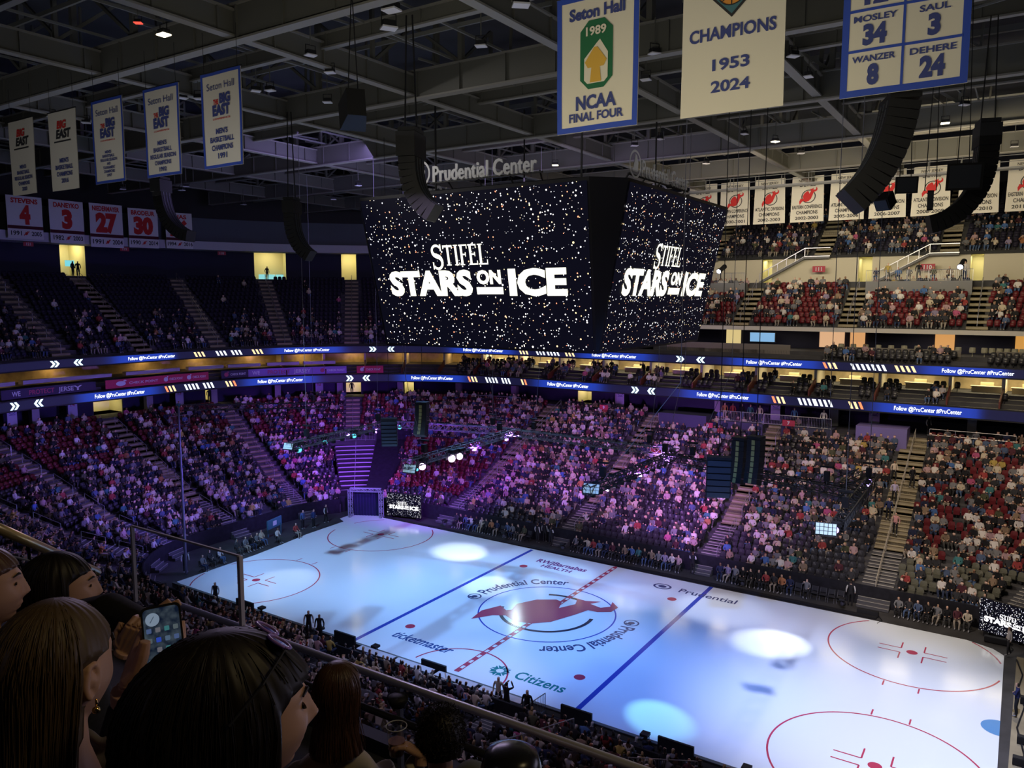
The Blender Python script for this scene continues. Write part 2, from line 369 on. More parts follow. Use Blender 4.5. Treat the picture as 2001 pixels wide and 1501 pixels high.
# the bowl is interrupted by the show entrance tunnel at 98..106 degrees of p
TUN = (81, 96)
for nm, a, b in (('lower_seating_tier', -60, 72), ('lower_seating_tier', TUN[1], 330)):
    tier(nm, a, b, LOW_ROWS, z_low, 28.5, 8.8, 0, M_conc)
tier('lower_seating_tier', 72, TUN[1], [r for r in LOW_ROWS if r > 20.5], z_low, 28.5, 8.8, 0, M_conc)
def aisle(p, hw, rows, zf, rend, split=14.5, name='aisle_stairs', light=None, bottom=None):
    t = MB(); (c, o) = P(0.0, p)
    if 0 <= p <= 45 or 234 <= p <= 279 or 135 <= p <= 144: base, o = P(0, p); base = np.array(base)
    else: _, o = P(1, p); base = P(0, p)[0]
    s_ = np.array([-o[1], o[0]])
    def B(r0, r1, z0, z1, mi): 
        m = base+o*(r0+r1)/2; t.frame((m[0], m[1], (z0+z1)/2), (o[0]*(r1-r0)/2, o[1]*(r1-r0)/2, 0), (s_[0]*hw, s_[1]*hw, 0), (0, 0, (z1-z0)/2), mi)
    zl = 0.0; prev = 0.0
    for i, r in enumerate(rows):
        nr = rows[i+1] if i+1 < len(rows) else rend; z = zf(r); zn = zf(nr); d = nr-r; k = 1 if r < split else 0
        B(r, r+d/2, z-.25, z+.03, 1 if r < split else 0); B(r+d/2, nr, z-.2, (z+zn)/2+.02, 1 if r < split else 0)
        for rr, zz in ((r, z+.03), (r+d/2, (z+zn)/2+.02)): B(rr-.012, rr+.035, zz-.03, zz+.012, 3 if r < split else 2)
    if bottom:
        n, z0 = bottom
        for j in range(n):
            B(rows[0]-(n-j)*.3, rows[0]-(n-j-1)*.3, 0, z0*(j+1)/(n+1), 1); B(rows[0]-(n-j)*.3-.01, rows[0]-(n-j)*.3+.03, z0*(j+1)/(n+1), z0*(j+1)/(n+1)+.015, 3)
    ob = struct(t.build(name, [M_tread, M_treadd, mat('stair nosing shade', (.13, .1, .05), .7), mat('light nosing', (.42, .40, .36), .6)])); return ob
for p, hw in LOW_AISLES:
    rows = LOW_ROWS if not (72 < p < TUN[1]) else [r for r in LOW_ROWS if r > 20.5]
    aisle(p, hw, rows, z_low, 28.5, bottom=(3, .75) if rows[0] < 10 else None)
# concourse slab behind lower bowl and its dark back wall, with slabs above
def ring_obj(name, a, b, prof, m, close=False, mi=0):
    mb = MB(); sweep(mb, a, b, prof, mi, close); return struct(mb.build(name, m))
ring_obj('lower_concourse_floor', -60, 330, [(28.5, 8.8), (35, 8.8)], M_conc)
ring_obj('lower_concourse_wall', -60, 330, [(34.5, 8.8), (34.5, 11.0)], M_navy)
# ---------------------------------------------------------------- outer shell and ceiling
ring_obj('wall_outer', -60, 330, [(53, -1), (53, 40)], M_navy)
cl = MB(); cl.add([(-80, -62, 38.6), (80, -62, 38.6), (80, 62, 38.6), (-80, 62, 38.6)], [(0, 1, 2, 3)])
M_deck = mat('roof deck', (.045, .048, .06), .8, noise=.3, nscale=.3)
struct(cl.build('ceiling', M_deck))
wr = MB(); wr.add([(45, -62, -1), (45, 62, -1), (45, 62, 40), (45, -62, 40)], [(0, 1, 2, 3)]); struct(wr.build('wall_right', M_navy))
def hit_ring(u, v, r):
    d = CR @ np.array([(u-1000.5)/F_PX, -(v-750.5)/F_PX, -1.0])
    lo = 15.0
    inside = False
    for t in np.arange(15, 150, .1):
        q = CP+d*t
        if r_of(q[0], q[1]) < r-.5: inside = True
        elif inside and r_of(q[0], q[1]) >= r: return p_of(q[0], q[1]), q[2]
    return None
def walls_gaps(name, a, b, r, z0, z1, gaps, m, t=.15):
    gaps = sorted(gaps); x = a
    for g in gaps+[(b, b, 0, 0)]:
        if g[0] > x: ring_obj(name, x, g[0], [(r, z0), (r, z1), (r+t, z1), (r+t, z0)], m, close=True)
        if g[1] > g[0]:
            if g[3] < z1-.05: ring_obj(name+'_head', g[0], g[1], [(r, g[3]), (r, z1), (r+t, z1), (r+t, g[3])], m, close=True)
        x = max(x, g[1])
M_room = mat('lit concourse paint', (.72, .68, .42), .8)
def room(a, b, r, z0, z1, d=3.0, power=90, col=(1, .84, .42), name='concourse_room'):
    mb = MB(); sweep(mb, a, b, [(r+.1, z0), (r+d, z0), (r+d, z1), (r+.1, z1)])
    for p in (a, b): mb.add([P3(r+.1, p, z0), P3(r+d, p, z0), P3(r+d, p, z1), P3(r+.1, p, z1)], [(0, 1, 2, 3)])
    struct(mb.build(name, M_room))
    pm = (a+b)/2; area(P3(r+d*.45, pm, z1-.06), P3(r+d*.55, pm, z0), power, col, .8, 1.2, 'concourse_light')
# ---- suite tier, all round
A0, A1 = -60, 200
suite_prof = [(26.7, 11.78), (26.85, 11.78), (26.85, 11.8), (27.7, 11.8), (27.7, 12.1), (28.55, 12.1), (28.55, 12.4), (29.4, 12.4), (29.4, 12.7), (34.4, 12.7)]
ring_obj('suite_tier', A0, A1, suite_prof+[(34.4, 10.85), (26.7, 10.85)], M_conc, close=True)
ring_obj('suite_back_wall', A0, A1, [(33.2, 12.7), (33.2, 14.36)], mat('suite interior wood', (.50, .40, .24), .6, noise=.3, nscale=1.2))
ring_obj('club_slab', A0, A1, [(26.7, 14.36), (34.4, 14.36), (34.4, 15.12), (26.7, 15.12)], M_conc, close=True)
FB = 52   # far side gives way to the end stand behind the scoreboard
ring_obj('club_tier', A0, FB, [(26.75, 15.12), (26.75, 15.15), (27.9, 15.15), (27.9, 15.45), (28.9, 15.45), (28.9, 15.8), (34.2, 15.8)], M_conc)
ring_obj('club_back_wall', A0, FB, [(33.5, 15.8), (33.5, 17.7)], mat('club back wall', (.02, .02, .05), .6))
ring_obj('upper_deck_fascia', A0, FB, [(28.0, 17.72), (34.4, 17.72), (34.4, 18.1), (28.0, 18.1)], M_beige, close=True)
z_up = lambda r: float(np.interp(r, [28.3, 34.2], [18.15, 22.0]))
UP_ROWS = [28.3+.74*i for i in range(8)]
tier('upper_seating_tier', A0, FB, UP_ROWS, z_up, 34.2, 22.35, 18.1, M_conc)
UP_AISLES = [-24, .45, 10.6, 20.4, 32, 43]
for p in UP_AISLES: aisle(p, .8, UP_ROWS, z_up, 34.2, split=0)
ring_obj('upper_concourse_floor', A0, FB, [(34.2, 22.35), (39.2, 22.35)], M_conc)
upgaps = []
for (u0, u1, v0, v1) in ((1489, 1508, 516, 555), (1676, 1703, 513, 553), (1894, 1920, 508, 552)):
    a = hit_ring((u0+u1)/2, (v0+v1)/2, 39.0)
    if a: b0 = hit_ring(u0, v1, 39.0)[0]; b1 = hit_ring(u1, v1, 39.0)[0]; upgaps.append((min(b0, b1), max(b0, b1), 22.35, 24.9))
walls_gaps('upper_concourse_wall', A0, FB, 39.0, 22.35, 24.95, upgaps, M_cream)
for g in upgaps[:]: room(g[0], g[1], 39.0, 22.35, 24.9, 2.5, 26, (1, .88, .55))
ring_obj('top_deck_slab', A0, FB, [(38.6, 24.95), (45, 24.95), (45, 25.2), (38.6, 25.2)], M_black, close=True)
z_top = lambda r: float(np.interp(r, [38.8, 50], [25.2, 32.5]))
TOP_ROWS = [38.8+.8*i for i in range(14)]
tier('top_seating_tier', A0, FB, TOP_ROWS, z_top, 50, 32.5, 25.2, M_black)
TOP_AISLES = [-22, 3.6, 15.2, 27, 39]
for p in TOP_AISLES: aisle(p, .8, TOP_ROWS, z_top, 50, split=0)
# ---- end stand
z_end = lambda r: float(np.interp(r, [27.2, 40], [15.35, 23.2]))
END_ROWS = [27.2+.8*i for i in range(16)]
tier('end_seating_tier', FB, A1, END_ROWS, z_end, 40, 23.2, 15.1, M_conc)
END_AISLES = [58.5, 74, 89, 105, 120.6, 136.3, 145.2, 160, 176]
for p in END_AISLES: aisle(p, .85, END_ROWS, z_end, 40, split=0)
ring_obj('end_concourse_floor', FB, A1, [(40, 23.2), (48, 23.2)], M_conc)
eg = []
for (u0, u1, v0, v1) in ((120, 169, 480, 552), (498, 560, 496, 556), (668, 697, 500, 563)):
    b0 = hit_ring(u0, v1, 43.5)[0]; b1 = hit_ring(u1, v1, 43.5)[0]; eg.append((min(b0, b1), max(b0, b1), 23.2, 27.4))
walls_gaps('end_concourse_wall', FB, A1, 43.5, 23.2, 28, eg, M_navy)
for g in eg: room(g[0], g[1], 43.5, 23.2, 27.4, 4, 130)
ring_obj('end_band', FB, A1, [(40.2, 26.75), (40.2, 27.75), (40.9, 27.75), (43.6, 27.2), (43.6, 26.75)], mat('pale band', (.50, .50, .60), .6), close=True)
ring_obj('end_panel_wall', FB, A1, [(41.5, 27.6), (41.5, 30.7)], mat('grey panels', (.10, .115, .15), .7))
ring_obj('end_top_wall', FB, A1, [(41.3, 30.7), (41.3, 38.6)], M_black)
ring_obj('far_top_wall', A0, FB, [(50, 32), (50, 38.6)], mat('far top wall', (.04, .042, .055), .8))
jt = MB(); jt.add([P3(41, FB, 15), P3(50, FB, 15), P3(50, FB, 38), P3(41, FB, 38)], [(0, 1, 2, 3)]); struct(jt.build('wall_return', M_black))
# concourse openings under the lower ribbon
lg = []
for (u0, u1, v0, v1) in ((182, 240, 775, 802), (402, 420, 758, 792), (677, 706, 746, 782), (791, 809, 746, 778), (1129, 1156, 764, 784)):
    b0 = hit_ring(u0, v1, 31.5)[0]; b1 = hit_ring(u1, v1, 31.5)[0]; lg.append((min(b0, b1), max(b0, b1), 8.8, 10.8))
walls_gaps('lower_concourse_screen', -60, A1, 31.5, 8.8, 10.85, lg, M_navy)
for g in lg: room(g[0], g[1], 31.5, 8.8, 10.8, 2.6, 48)
# columns of the concourse and suites
for p in list(np.arange(-22, 45, 11.2))+list(np.arange(50, 195, 14)):
    c = MB(); q, o = P(30.3, p); a = math.atan2(o[1], o[0]); c.box((q[0], q[1], 9.85), (.6, .7, 2.1), 0, a); struct(c.build('concourse_column', mat('column paint', (.30, .29, .31), .7)))
for p in list(np.arange(-20, 45, 5.55))+list(np.arange(48, 110, 9.5)):
    c = MB(); q, o = P(29.5, p); a = math.atan2(o[1], o[0]); c.box((q[0], q[1], 13.53), (.25, .25, 1.66), 0, a); q, o = P(31.3, p); c.box((q[0], q[1], 13.53), (3.6, .1, 1.66), 0, a)
    struct(c.build('suite_partition', M_cream))
    c = MB(); q, o = P(28.1, p); s_ = np.array([-o[1], o[0], 0])*.06; O = np.array([o[0], o[1], 0])
    vs = [np.array([q[0], q[1], 0])+O*dx+np.array([0, 0, z])+s_*k for k in (-1, 1) for dx, z in ((-1.3, 11.8), (1.4, 12.3), (1.4, 13.3), (-1.3, 12.4))]
    c.add(vs, [(0, 1, 2, 3), (7, 6, 5, 4), (0, 4, 5, 1), (1, 5, 6, 2), (2, 6, 7, 3), (3, 7, 4, 0)])
    struct(c.build('suite_divider', mat('reddish divider', (.10, .025, .02), .5)))

for p in np.arange(-17.2, 60, 5.55): area(P3(31.2, p, 14.3), P3(31.2, p, 12), 150, (1, .82, .46), 3.2, 1.2, 'suite_light')
for p in np.arange(66, 165, 11): area(P3(31.6, p, 14.3), P3(31.6, p, 12), 55, (1, .62, .22), 3.2, .8, 'suite_light')
for p in (-12, 3, 18, 33, 46): area(P3(31.0, p, 17.65), P3(31.0, p, 15), 60, (1, .85, .6), 6, 1.2, 'club_light')
# ---------------------------------------------------------------- the ice and what is painted in it
m = mat('ice', (.80, .86, .92), .13, spec=.5)
nt = m.node_tree; b = nt.nodes['Principled BSDF']; tc = nt.nodes.new('ShaderNodeTexCoord'); n = nt.nodes.new('ShaderNodeTexNoise'); n.inputs['Scale'].default_value = 1.3; n.inputs['Detail'].default_value = 6
mp = nt.nodes.new('ShaderNodeMapping'); mp.inputs['Rotation'].default_value = (0, 0, .5); mp.inputs['Scale'].default_value = (.3, 3, 1)
nt.links.new(tc.outputs['Object'], mp.inputs[0]); nt.links.new(mp.outputs[0], n.inputs['Vector'])
r_ = nt.nodes.new('ShaderNodeMapRange'); r_.inputs[3].default_value = .06; r_.inputs[4].default_value = .22; nt.links.new(n.outputs['Fac'], r_.inputs[0]); nt.links.new(r_.outputs[0], b.inputs['Roughness'])
ice_edge = [(-23.7, -10.4), (-25.62, -10.15), (-25.75, -3), (-26.1, 0), (-26.55, 3.1), (-26.7, 7.8), (-27.7, 8.3), (-27.9, 10.6), (-24.7, 11.2), (-24.2, 10.75), (-18, 10.75), (8, 10.45), (18, 10.5), (23.6, 10.45), (25.0, 9.9), (25.58, 9.2), (25.62, -10.5)]
ic = MB(); k = len(ice_edge); ic.add([(x, y, .0) for x, y in ice_edge]+[(x, y, .03) for x, y in ice_edge], [tuple(range(k, 2*k))]+[(i, (i+1) % k, k+(i+1) % k, k+i) for i in range(k)])
ice = struct(ic.build('ice_surface', m))
G0 = lambda u, v: (u, v, .036)
def paint(name, col, fn, z=.036, rough=.15):
    mb = MB(); fn(mb, lambda u, v: (u, v, z)); o = struct(mb.build(name, mat('ice paint '+name, col, rough, spec=.5))); return o
BLUE = (.035, .07, .42); RED = (.50, .05, .10); DRED = (.42, .06, .12)
def f(mb, g):
    for x in (-7.62, 7.62): put_rect(mb, g, x-.15, -10.3, x+.15, 10.45)
    put_ring(mb, g, 0, 0, 4.5, 4.6, n=72)
paint('blue_lines', BLUE, f)
def f(mb, g):
    for x0, x1 in ((-.17, -.10), (.10, .17)): put_rect(mb, g, x0, -9.9, x1, 10.45)
    y = -9.9
    while y < 10.3:
        put_rect(mb, g, -.11, y, .11, y+.45); y += .8
paint('centre_line', (.50, .07, .12), f, z=.040)
def f(mb, g):
    for sx in (-1, 1):
        for sy in (-1, 1):
            cx, cy = sx*21.03, sy*6.71
            put_ring(mb, g, sx*6.1, sy*6.71, 0, .32, n=24)
            put_ring(mb, g, cx, cy, 0, .30, n=24)
            def inside(a): x, y = cx+4.6*math.cos(a), cy+4.6*math.sin(a); return abs(x) < 25.5 and -10.2 < y < 10.35
            a0 = 0
            for i in range(120):
                a, b_ = i*math.pi/60, (i+1)*math.pi/60
                if inside(a) and inside(b_): put_ring(mb, g, cx, cy, 4.53, 4.62, math.degrees(a), math.degrees(b_), 1)
            for hx in (-1, 1):
                for hy in (-1, 1):
                    x, y = cx+hx*.61, cy+hy*.32
                    put_rect(mb, g, min(x, x+hx*1.2), y-.04, max(x, x+hx*1.2), y+.04); put_rect(mb, g, x-.04, min(y, y+hy*.9), x+.04, max(y, y+hy*.9))
                for dx in (-.86, .86):
                    yy = cy+hx*4.6
                    if abs(yy+hx*.5) < 10.2: put_rect(mb, g, cx+dx-.04, min(yy, yy+hx*.6), cx+dx+.04, max(yy, yy+hx*.6))
    put_ring(mb, g, 0, -10.1, 2.95, 3.05, 5, 175, 40)
paint('faceoff_marks', RED, f)
def f(mb, g):
    put_ring(mb, g, 0, 0, 2.95, 3.2, 195, 372, 60); put_ring(mb, g, 0, 0, 2.95, 3.2, 40, 118, 30)
paint('centre_logo_ring', (.02, .03, .06), f, z=.039)
def f(mb, g):
    put_poly(mb, g, [(-1.15+1.05*0, 0)] and NJ_A, -.1, -.1, 3.75)
paint('centre_logo', DRED, f, z=.043)
def arc_text(mb, body, R, a0, a1, h, bold=.02, flip=False, z=.04):
    """lettering on a circle, reading clockwise with its top outwards"""
    V, Fs = text2d(body, bold); lo, hi = V.min(0), V.max(0); s = h/.72
    def g(x, y):
        t = (x-lo[0])/(hi[0]-lo[0]); a = math.radians(a0+(a1-a0)*t); rr = R+y*s
        return (rr*math.cos(a), rr*math.sin(a), z)
    mb.add([g(x, y) for x, y in V], Fs)
PRU = (.05, .07, .17)
def f(mb, g):
    arc_text(mb, 'Prudential Center', 5.15, 176, 104, .95); arc_text(mb, 'Prudential Center', 5.15, 8, -64, .95)
    for a in (184, 15):
        x, y = 5.65*math.cos(math.radians(a)), 5.65*math.sin(math.radians(a)); put_ring(mb, g, x, y, .40, .5, n=24); put_ring(mb, g, x, y, 0, .22, n=12); put_rect(mb, g, x-.32, y-.32, x+.1, y-.12)
    put_ring(mb, g, 4.62, 8.6, .40, .52, n=24, sx=1.3); put_ring(mb, g, 4.62, 8.6, 0, .24, n=12, sx=1.3)
    put_text(mb, g, 'Prudential', 7.6+.4, 8.2, h=.75, wd=4.1, bold=.01)
paint('rink_sponsor_name', PRU, f, z=.040)
a = at(765, 1243, z=0); b2 = at(880, 1277, z=0)
def f(mb, g): put_text(mb, g, 'ticketmaster', (a[0]+b2[0])/2, (a[1]+b2[1])/2-.1, h=.85, wd=b2[0]-a[0], shear=.25, bold=.02)
paint('rink_ticket_name', (.04, .10, .30), f)
a = at(1000, 1326, z=0); b2 = at(1104, 1350, z=0); a3 = at(977, 1312, z=0)
def f(mb, g):
    put_text(mb, g, 'Citizens', (a[0]+b2[0])/2, (a[1]+b2[1])/2-.15, h=.85, wd=b2[0]-a[0], bold=.02)
    for i in range(8):
        t = i*math.pi/4+.39; x, y = a3[0], a3[1]; c_, s_ = math.cos(t), math.sin(t)
        mb.add([g(x+c_*.22-s_*.09, y+s_*.22+c_*.09), g(x+c_*.22+s_*.09, y+s_*.22-c_*.09), g(x+c_*.62+s_*.2, y+s_*.62-c_*.2), g(x+c_*.5, y+s_*.5), g(x+c_*.62-s_*.2, y+s_*.62+c_*.2)], [(0, 1, 2, 3, 4)])
paint('rink_bank_name', (.02, .22, .22), f)
a = at(1045, 1099, z=0); b2 = at(1142, 1119, z=0)
def f(mb, g): put_text(mb, g, 'RWJBarnabas', (a[0]+b2[0])/2, (a[1]+b2[1])/2+.1, h=.7, wd=b2[0]-a[0], bold=.03); put_text(mb, g, 'HEALTH', a[0]+2.2, (a[1]+b2[1])/2-.7, h=.5, wd=2.6, bold=.03)
paint('rink_health_name', (.22, .06, .22), f)
def f(mb, g): put_ring(mb, g, 25.6, -.05, 0, .8, 90, 270, 24)
paint('goal_crease', (.10, .30, .60), f, z=.038)
# ---------------------------------------------------------------- ribbon displays
def ribbon(name, r, z0, z1, texts, chev, slashes, label, a=-50, b=196):
    root = empty(name, tuple(P3(r, 20, z0)), label, 'display')
    ps = [x for x in np.arange(a, b+.01, .5)]
    tp = [hit_ring(u, v, r)[0] for u, v in texts]; cp = [hit_ring(u, v, r)[0] for u, v, s in chev]; sp = [(hit_ring(u, v, r)[0], n, c) for u, v, n, c in slashes]
    hs = MB(); sweep(hs, a, b, [(r+.03, z0-.12), (r+.03, z1+.12), (r+.35, z1+.12), (r+.35, z0-.12)], close=True); hs.build('housing', M_black, root)
    mb = MB()
    def cf(p):
        d = min([abs(p-t)*PW(t, r) for t in tp] or [9]); g = math.exp(-(max(d-2.9, 0)/1.3)**2); return (.008+.006*g, .008+.034*g, .035+.33*g)
    vs = []; fs = []
    for i, p in enumerate(ps): vs += [P3(r, p, z0), P3(r, p, z1)]
    for i in range(len(ps)-1): fs.append((2*i, 2*i+1, 2*i+3, 2*i+2))
    o = len(mb.v); mb.add(vs, fs); mb.c = [cf(p) for p in ps for _ in (0, 1)]
    mb.build('screen', mat('ribbon light', (0, 0, 0), .5, attr='col', emit=(0, 0, 1), es=1.2), root)
    H = z1-z0
    for p in tp:
        t = MB()
        w_ = PW(p, r); g = lambda u, v: P3(r-.03, p-u/PW(p, r), z0+v)
        g = (lambda p, w_: (lambda u, v: P3(r-.03, adv(p, -u, r), z0+v)))(p, w_)
        put_text(t, g, 'Follow @PruCenter #PruCenter', 0, H*.3, h=H*.46, wd=5.1, bold=.012)
        t.build('lettering', mat('ribbon lettering', (0, 0, 0), emit=(.85, .9, 1), es=1.9), root)
    for p, (_, _, s) in zip(cp, chev):
        t = MB()
        w_ = PW(p, r); g = (lambda p, w_: (lambda u, v: P3(r-.03, adv(p, -u, r), z0+v)))(p, w_)
        for k in (0, .38):
            x = k-.2; H2 = H
            t.add([g(x-s*.15, .06), g(x-s*.15+.24, .06), g(x+s*.12+.24, H2/2), g(x+s*.12, H2/2)], [(0, 1, 2, 3)]); t.add([g(x+s*.12, H2/2), g(x+s*.12+.24, H2/2), g(x-s*.15+.24, H2-.06), g(x-s*.15, H2-.06)], [(0, 1, 2, 3)])
        t.build('arrow_mark', mat('ribbon arrows', (0, 0, 0), emit=(.65, .85, .95), es=1.8), root)
    for ci, (c, e) in enumerate((('slash marks white', (.85, .92, 1)), ('slash marks warm', (1, .72, .35)), ('slash marks red', (1, .25, .1)))):
        for p, n_, cc in sp:
            t = MB()
            w_ = PW(p, r); g = (lambda p, w_: (lambda u, v: P3(r-.03, adv(p, -u, r), z0+v)))(p, w_)
            for i in range(n_):
                kk = 0 if cc == 0 else (2 if i == (0 if cc == 2 else n_-1) and cc != 1 else 1)
                if kk != ci: continue
                x = (i-n_/2)*.42; t.add([g(x+.12, .1), g(x+.34, .1), g(x+.08, H-.08), g(x-.14, H-.08)], [(0, 1, 2, 3)])
            if t.v: t.build('slash_marks', mat('ribbon '+c, (0, 0, 0), emit=e, es=1.6), root)
    return root
ribbon('ribbon_display', 26.55, 10.93, 11.72, [(1812, 803), (1412, 776), (1110, 755), (845, 742), (548, 746), (235, 772)],
       [(1240, 765, 1), (1271, 765, -1), (682, 742, 1), (714, 742, -1), (25, 795, 1), (72, 789, -1)],
       [(1524, 782, 3, 2), (1580, 785, 4, 0), (1611, 792, 4, 0), (1675, 797, 3, 3), (926, 743, 3, 2), (963, 744, 4, 0), (991, 748, 3, 0), (1026, 751, 2, 3), (334, 759, 3, 2), (376, 757, 4, 0), (409, 758, 3, 0), (453, 755, 3, 3)],
       'lower blue ribbon screen running above the lower concourse')
ribbon('ribbon_display', 26.55, 14.40, 15.10, [(1910, 727), (1512, 710), (1200, 697), (945, 686), (600, 689), (297, 703)],
       [(1328, 702, 1), (1367, 702, -1), (727, 687, 1), (762, 688, -1), (104, 715, 1), (150, 713, -1)],
       [(1625, 710, 3, 2), (1680, 714, 3, 0), (1715, 720, 4, 0), (1772, 722, 4, 1), (1025, 686, 3, 1), (1058, 688, 3, 0), (1083, 692, 4, 0), (1115, 694, 3, 1), (391, 694, 3, 1), (434, 693, 3, 0), (464, 695, 3, 0), (505, 694, 3, 1)],
       'upper blue ribbon screen running above the suites')
# ---------------------------------------------------------------- centre scoreboard
def star_mat(name, scale, strength=2.2, dens=.5, streak=False):
    if name in MATS: return MATS[name]
    m = bpy.data.materials.new(name); m.use_nodes = True; nt = m.node_tree; b = nt.nodes['Principled BSDF']; b.inputs['Base Color'].default_value = (.002, .002, .003, 1); b.inputs['Roughness'].default_value = .6; b.inputs['Specular IOR Level'].default_value = .05
    tc = nt.nodes.new('ShaderNodeTexCoord'); mp = nt.nodes.new('ShaderNodeMapping'); nt.links.new(tc.outputs['Object'], mp.inputs[0])
    if streak: mp.inputs['Rotation'].default_value = (0, .75, 0); mp.inputs['Scale'].default_value = (2.4, 1, 1)
    tot = None
    for sc, th, lo in ((scale, .24, .22), (scale*.4, .13, .5)):
        v = nt.nodes.new('ShaderNodeTexVoronoi'); v.inputs['Scale'].default_value = sc; nt.links.new(mp.outputs[0], v.inputs['Vector'])
        s = nt.nodes.new('ShaderNodeSeparateColor'); nt.links.new(v.outputs['Color'], s.inputs[0])
        th_ = nt.nodes.new('ShaderNodeMath'); th_.operation = 'MULTIPLY'; nt.links.new(s.outputs[0], th_.inputs[0]); th_.inputs[1].default_value = th*(1.6 if streak else 1.25)
        lt = nt.nodes.new('ShaderNodeMath'); lt.operation = 'LESS_THAN'; nt.links.new(v.outputs['Distance'], lt.inputs[0]); nt.links.new(th_.outputs[0], lt.inputs[1])
        gt = nt.nodes.new('ShaderNodeMath'); gt.operation = 'GREATER_THAN'; nt.links.new(s.outputs[1], gt.inputs[0]); gt.inputs[1].default_value = lo if not streak else lo*.5
        mu = nt.nodes.new('ShaderNodeMath'); mu.operation = 'MULTIPLY'; nt.links.new(lt.outputs[0], mu.inputs[0]); nt.links.new(gt.outputs[0], mu.inputs[1])
        cr = nt.nodes.new('ShaderNodeValToRGB'); nt.links.new(s.outputs[2], cr.inputs[0]); e = cr.color_ramp.elements
        e[0].position = 0; e[0].color = (1, .93, .8, 1); e[1].position = 1; e[1].color = (1, .25, .12, 1) if not streak else (.9, .85, 1, 1)
        for pos, c in ((.55, (.85, .88, 1, 1)), (.75, (1, .78, .35, 1)), (.9, (1, .55, .3, 1))):
            q = cr.color_ramp.elements.new(pos); q.color = c if not streak else (.85, .85, 1, 1)
        vm = nt.nodes.new('ShaderNodeVectorMath'); vm.operation = 'SCALE'; nt.links.new(cr.outputs[0], vm.inputs[0]); nt.links.new(mu.outputs[0], vm.inputs['Scale'])
        if tot is None: tot = vm.outputs[0]
        else:
            ad = nt.nodes.new('ShaderNodeVectorMath'); ad.operation = 'ADD'; nt.links.new(tot, ad.inputs[0]); nt.links.new(vm.outputs[0], ad.inputs[1]); tot = ad.outputs[0]
    ad = nt.nodes.new('ShaderNodeVectorMath'); ad.operation = 'ADD'; nt.links.new(tot, ad.inputs[0]); ad.inputs[1].default_value = (.0015, .0015, .004)
    nt.links.new(ad.outputs[0], b.inputs['Emission Color']); b.inputs['Emission Strength'].default_value = strength
    MATS[name] = m; return m
M_star = star_mat('screen sparkle', 6.6); M_sc = mat('scoreboard shell', (.012, .012, .018), .5)
M_lit = mat('screen lettering', (0, 0, 0), emit=(1, .97, .78), es=1.7); M_litw = mat('screen lettering white', (0, 0, 0), emit=(1, .98, 1), es=1.7)
def show_title(mb, g, W, cx, cy):
    """the show title, W wide"""
    k = W/10
    serif(mb, g, 'STIFEL', cx-.5*k, cy+1.3*k, .90*k, 3.2*k)
    put_text(mb, g, 'STARS', cx-2.42*k, cy, h=1.04*k, wd=4.95*k, bold=.05)
    put_text(mb, g, 'ON', cx+1.0*k, cy+.48*k, h=.55*k, wd=1.32*k, bold=.05)
    put_rect(mb, g, cx+.27*k, cy, cx+1.72*k, cy+.31*k)
    put_text(mb, g, 'ICE', cx+3.52*k, cy, h=1.04*k, wd=2.95*k, bold=.05)
ZT, ZB, HT, HB, CT, CB = 26.6, 17.95, 9.0, 7.3, 7.55, 7.2
sb = empty('center_scoreboard', (0, 0, ZB), 'giant four sided hanging scoreboard showing the show title over centre ice', 'scoreboard')
shell = MB()
def oct_(h, c, z): return [(c, -h, z), (h, -c, z), (h, c, z), (c, h, z), (-c, h, z), (-h, c, z), (-h, -c, z), (-c, -h, z)]
T_, B_ = oct_(HT-.03, CT, ZT), oct_(HB-.03, CB, ZB); shell.add(T_+B_, [(i, (i+1) % 8, 8+(i+1) % 8, 8+i) for i in range(8)]+[tuple(range(8))[::-1], tuple(range(8, 16))])
shell.add([(x*.92, y*.92, z) for x, y, z in T_]+[(x*.7, y*.7, ZT+.5) for x, y, z in T_], [(i, (i+1) % 8, 8+(i+1) % 8, 8+i) for i in range(8)]+[tuple(range(8, 16))])
shell.build('shell', M_sc, sb)
for k in range(4):
    a = k*math.pi/2; c, s = math.cos(a), math.sin(a); rot = lambda x, y, z: (x*c-y*s, x*s+y*c, z)
    def face(u, v, e=0.0, rot=rot):   # u -1..1 across, v 0..1 up
        t = v; h = HB+(HT-HB)*t+e; cc = (CB-.15)+(CT-.1-(CB-.15))*t; return rot(u*cc, -h, ZB+.12+(ZT-ZB-.3)*t)
    sc = MB(); put_rect(sc, lambda u, v: face(u, v), -1, 0, 1, 1, nx=8, ny=6); sc.build('screen', M_star, sb)
    tx = MB(); g = (lambda face: (lambda u, v: face(u/7.35, v/8.4, .04)))(face)
    show_title(tx, g, 12.3, -.15, 2.95); tx.build('title_lettering', M_lit, sb)
    nm = MB()
    for e in (0, .09):
        g2 = (lambda rot, e: (lambda u, v: rot(u, -7.6-e, 27.35+v)))(rot, e); put_text(nm, g2, 'Prudential Center', .35, 0, h=.85, wd=6.9, bold=.015)
    g2 = (lambda rot: (lambda u, v: rot(u, -7.69, 27.35+v)))(rot); put_ring(nm, g2, -4.0, .5, .62, .74, n=28); put_poly(nm, g2, [(-.35, -.4), (.3, -.4), (.38, .1), (.2, .45), (.0, .55), (-.1, .15)], -4.0, .5, 1)
    nm.build('sign_letters', mat('sign letters', (.5, .5, .52), .5), sb)
    fr_ = MB()
    for x in (-4.3, -2.2, -.1, 2, 3.9): fr_.bar(rot(x, -7.5, 27.4), rot(x*.95, -6.7, 26.5), .07)
    fr_.bar(rot(-4.6, -7.55, 27.3), rot(4.1, -7.55, 27.3), .08); fr_.build('sign_frame', M_black, sb)
cb = MB()
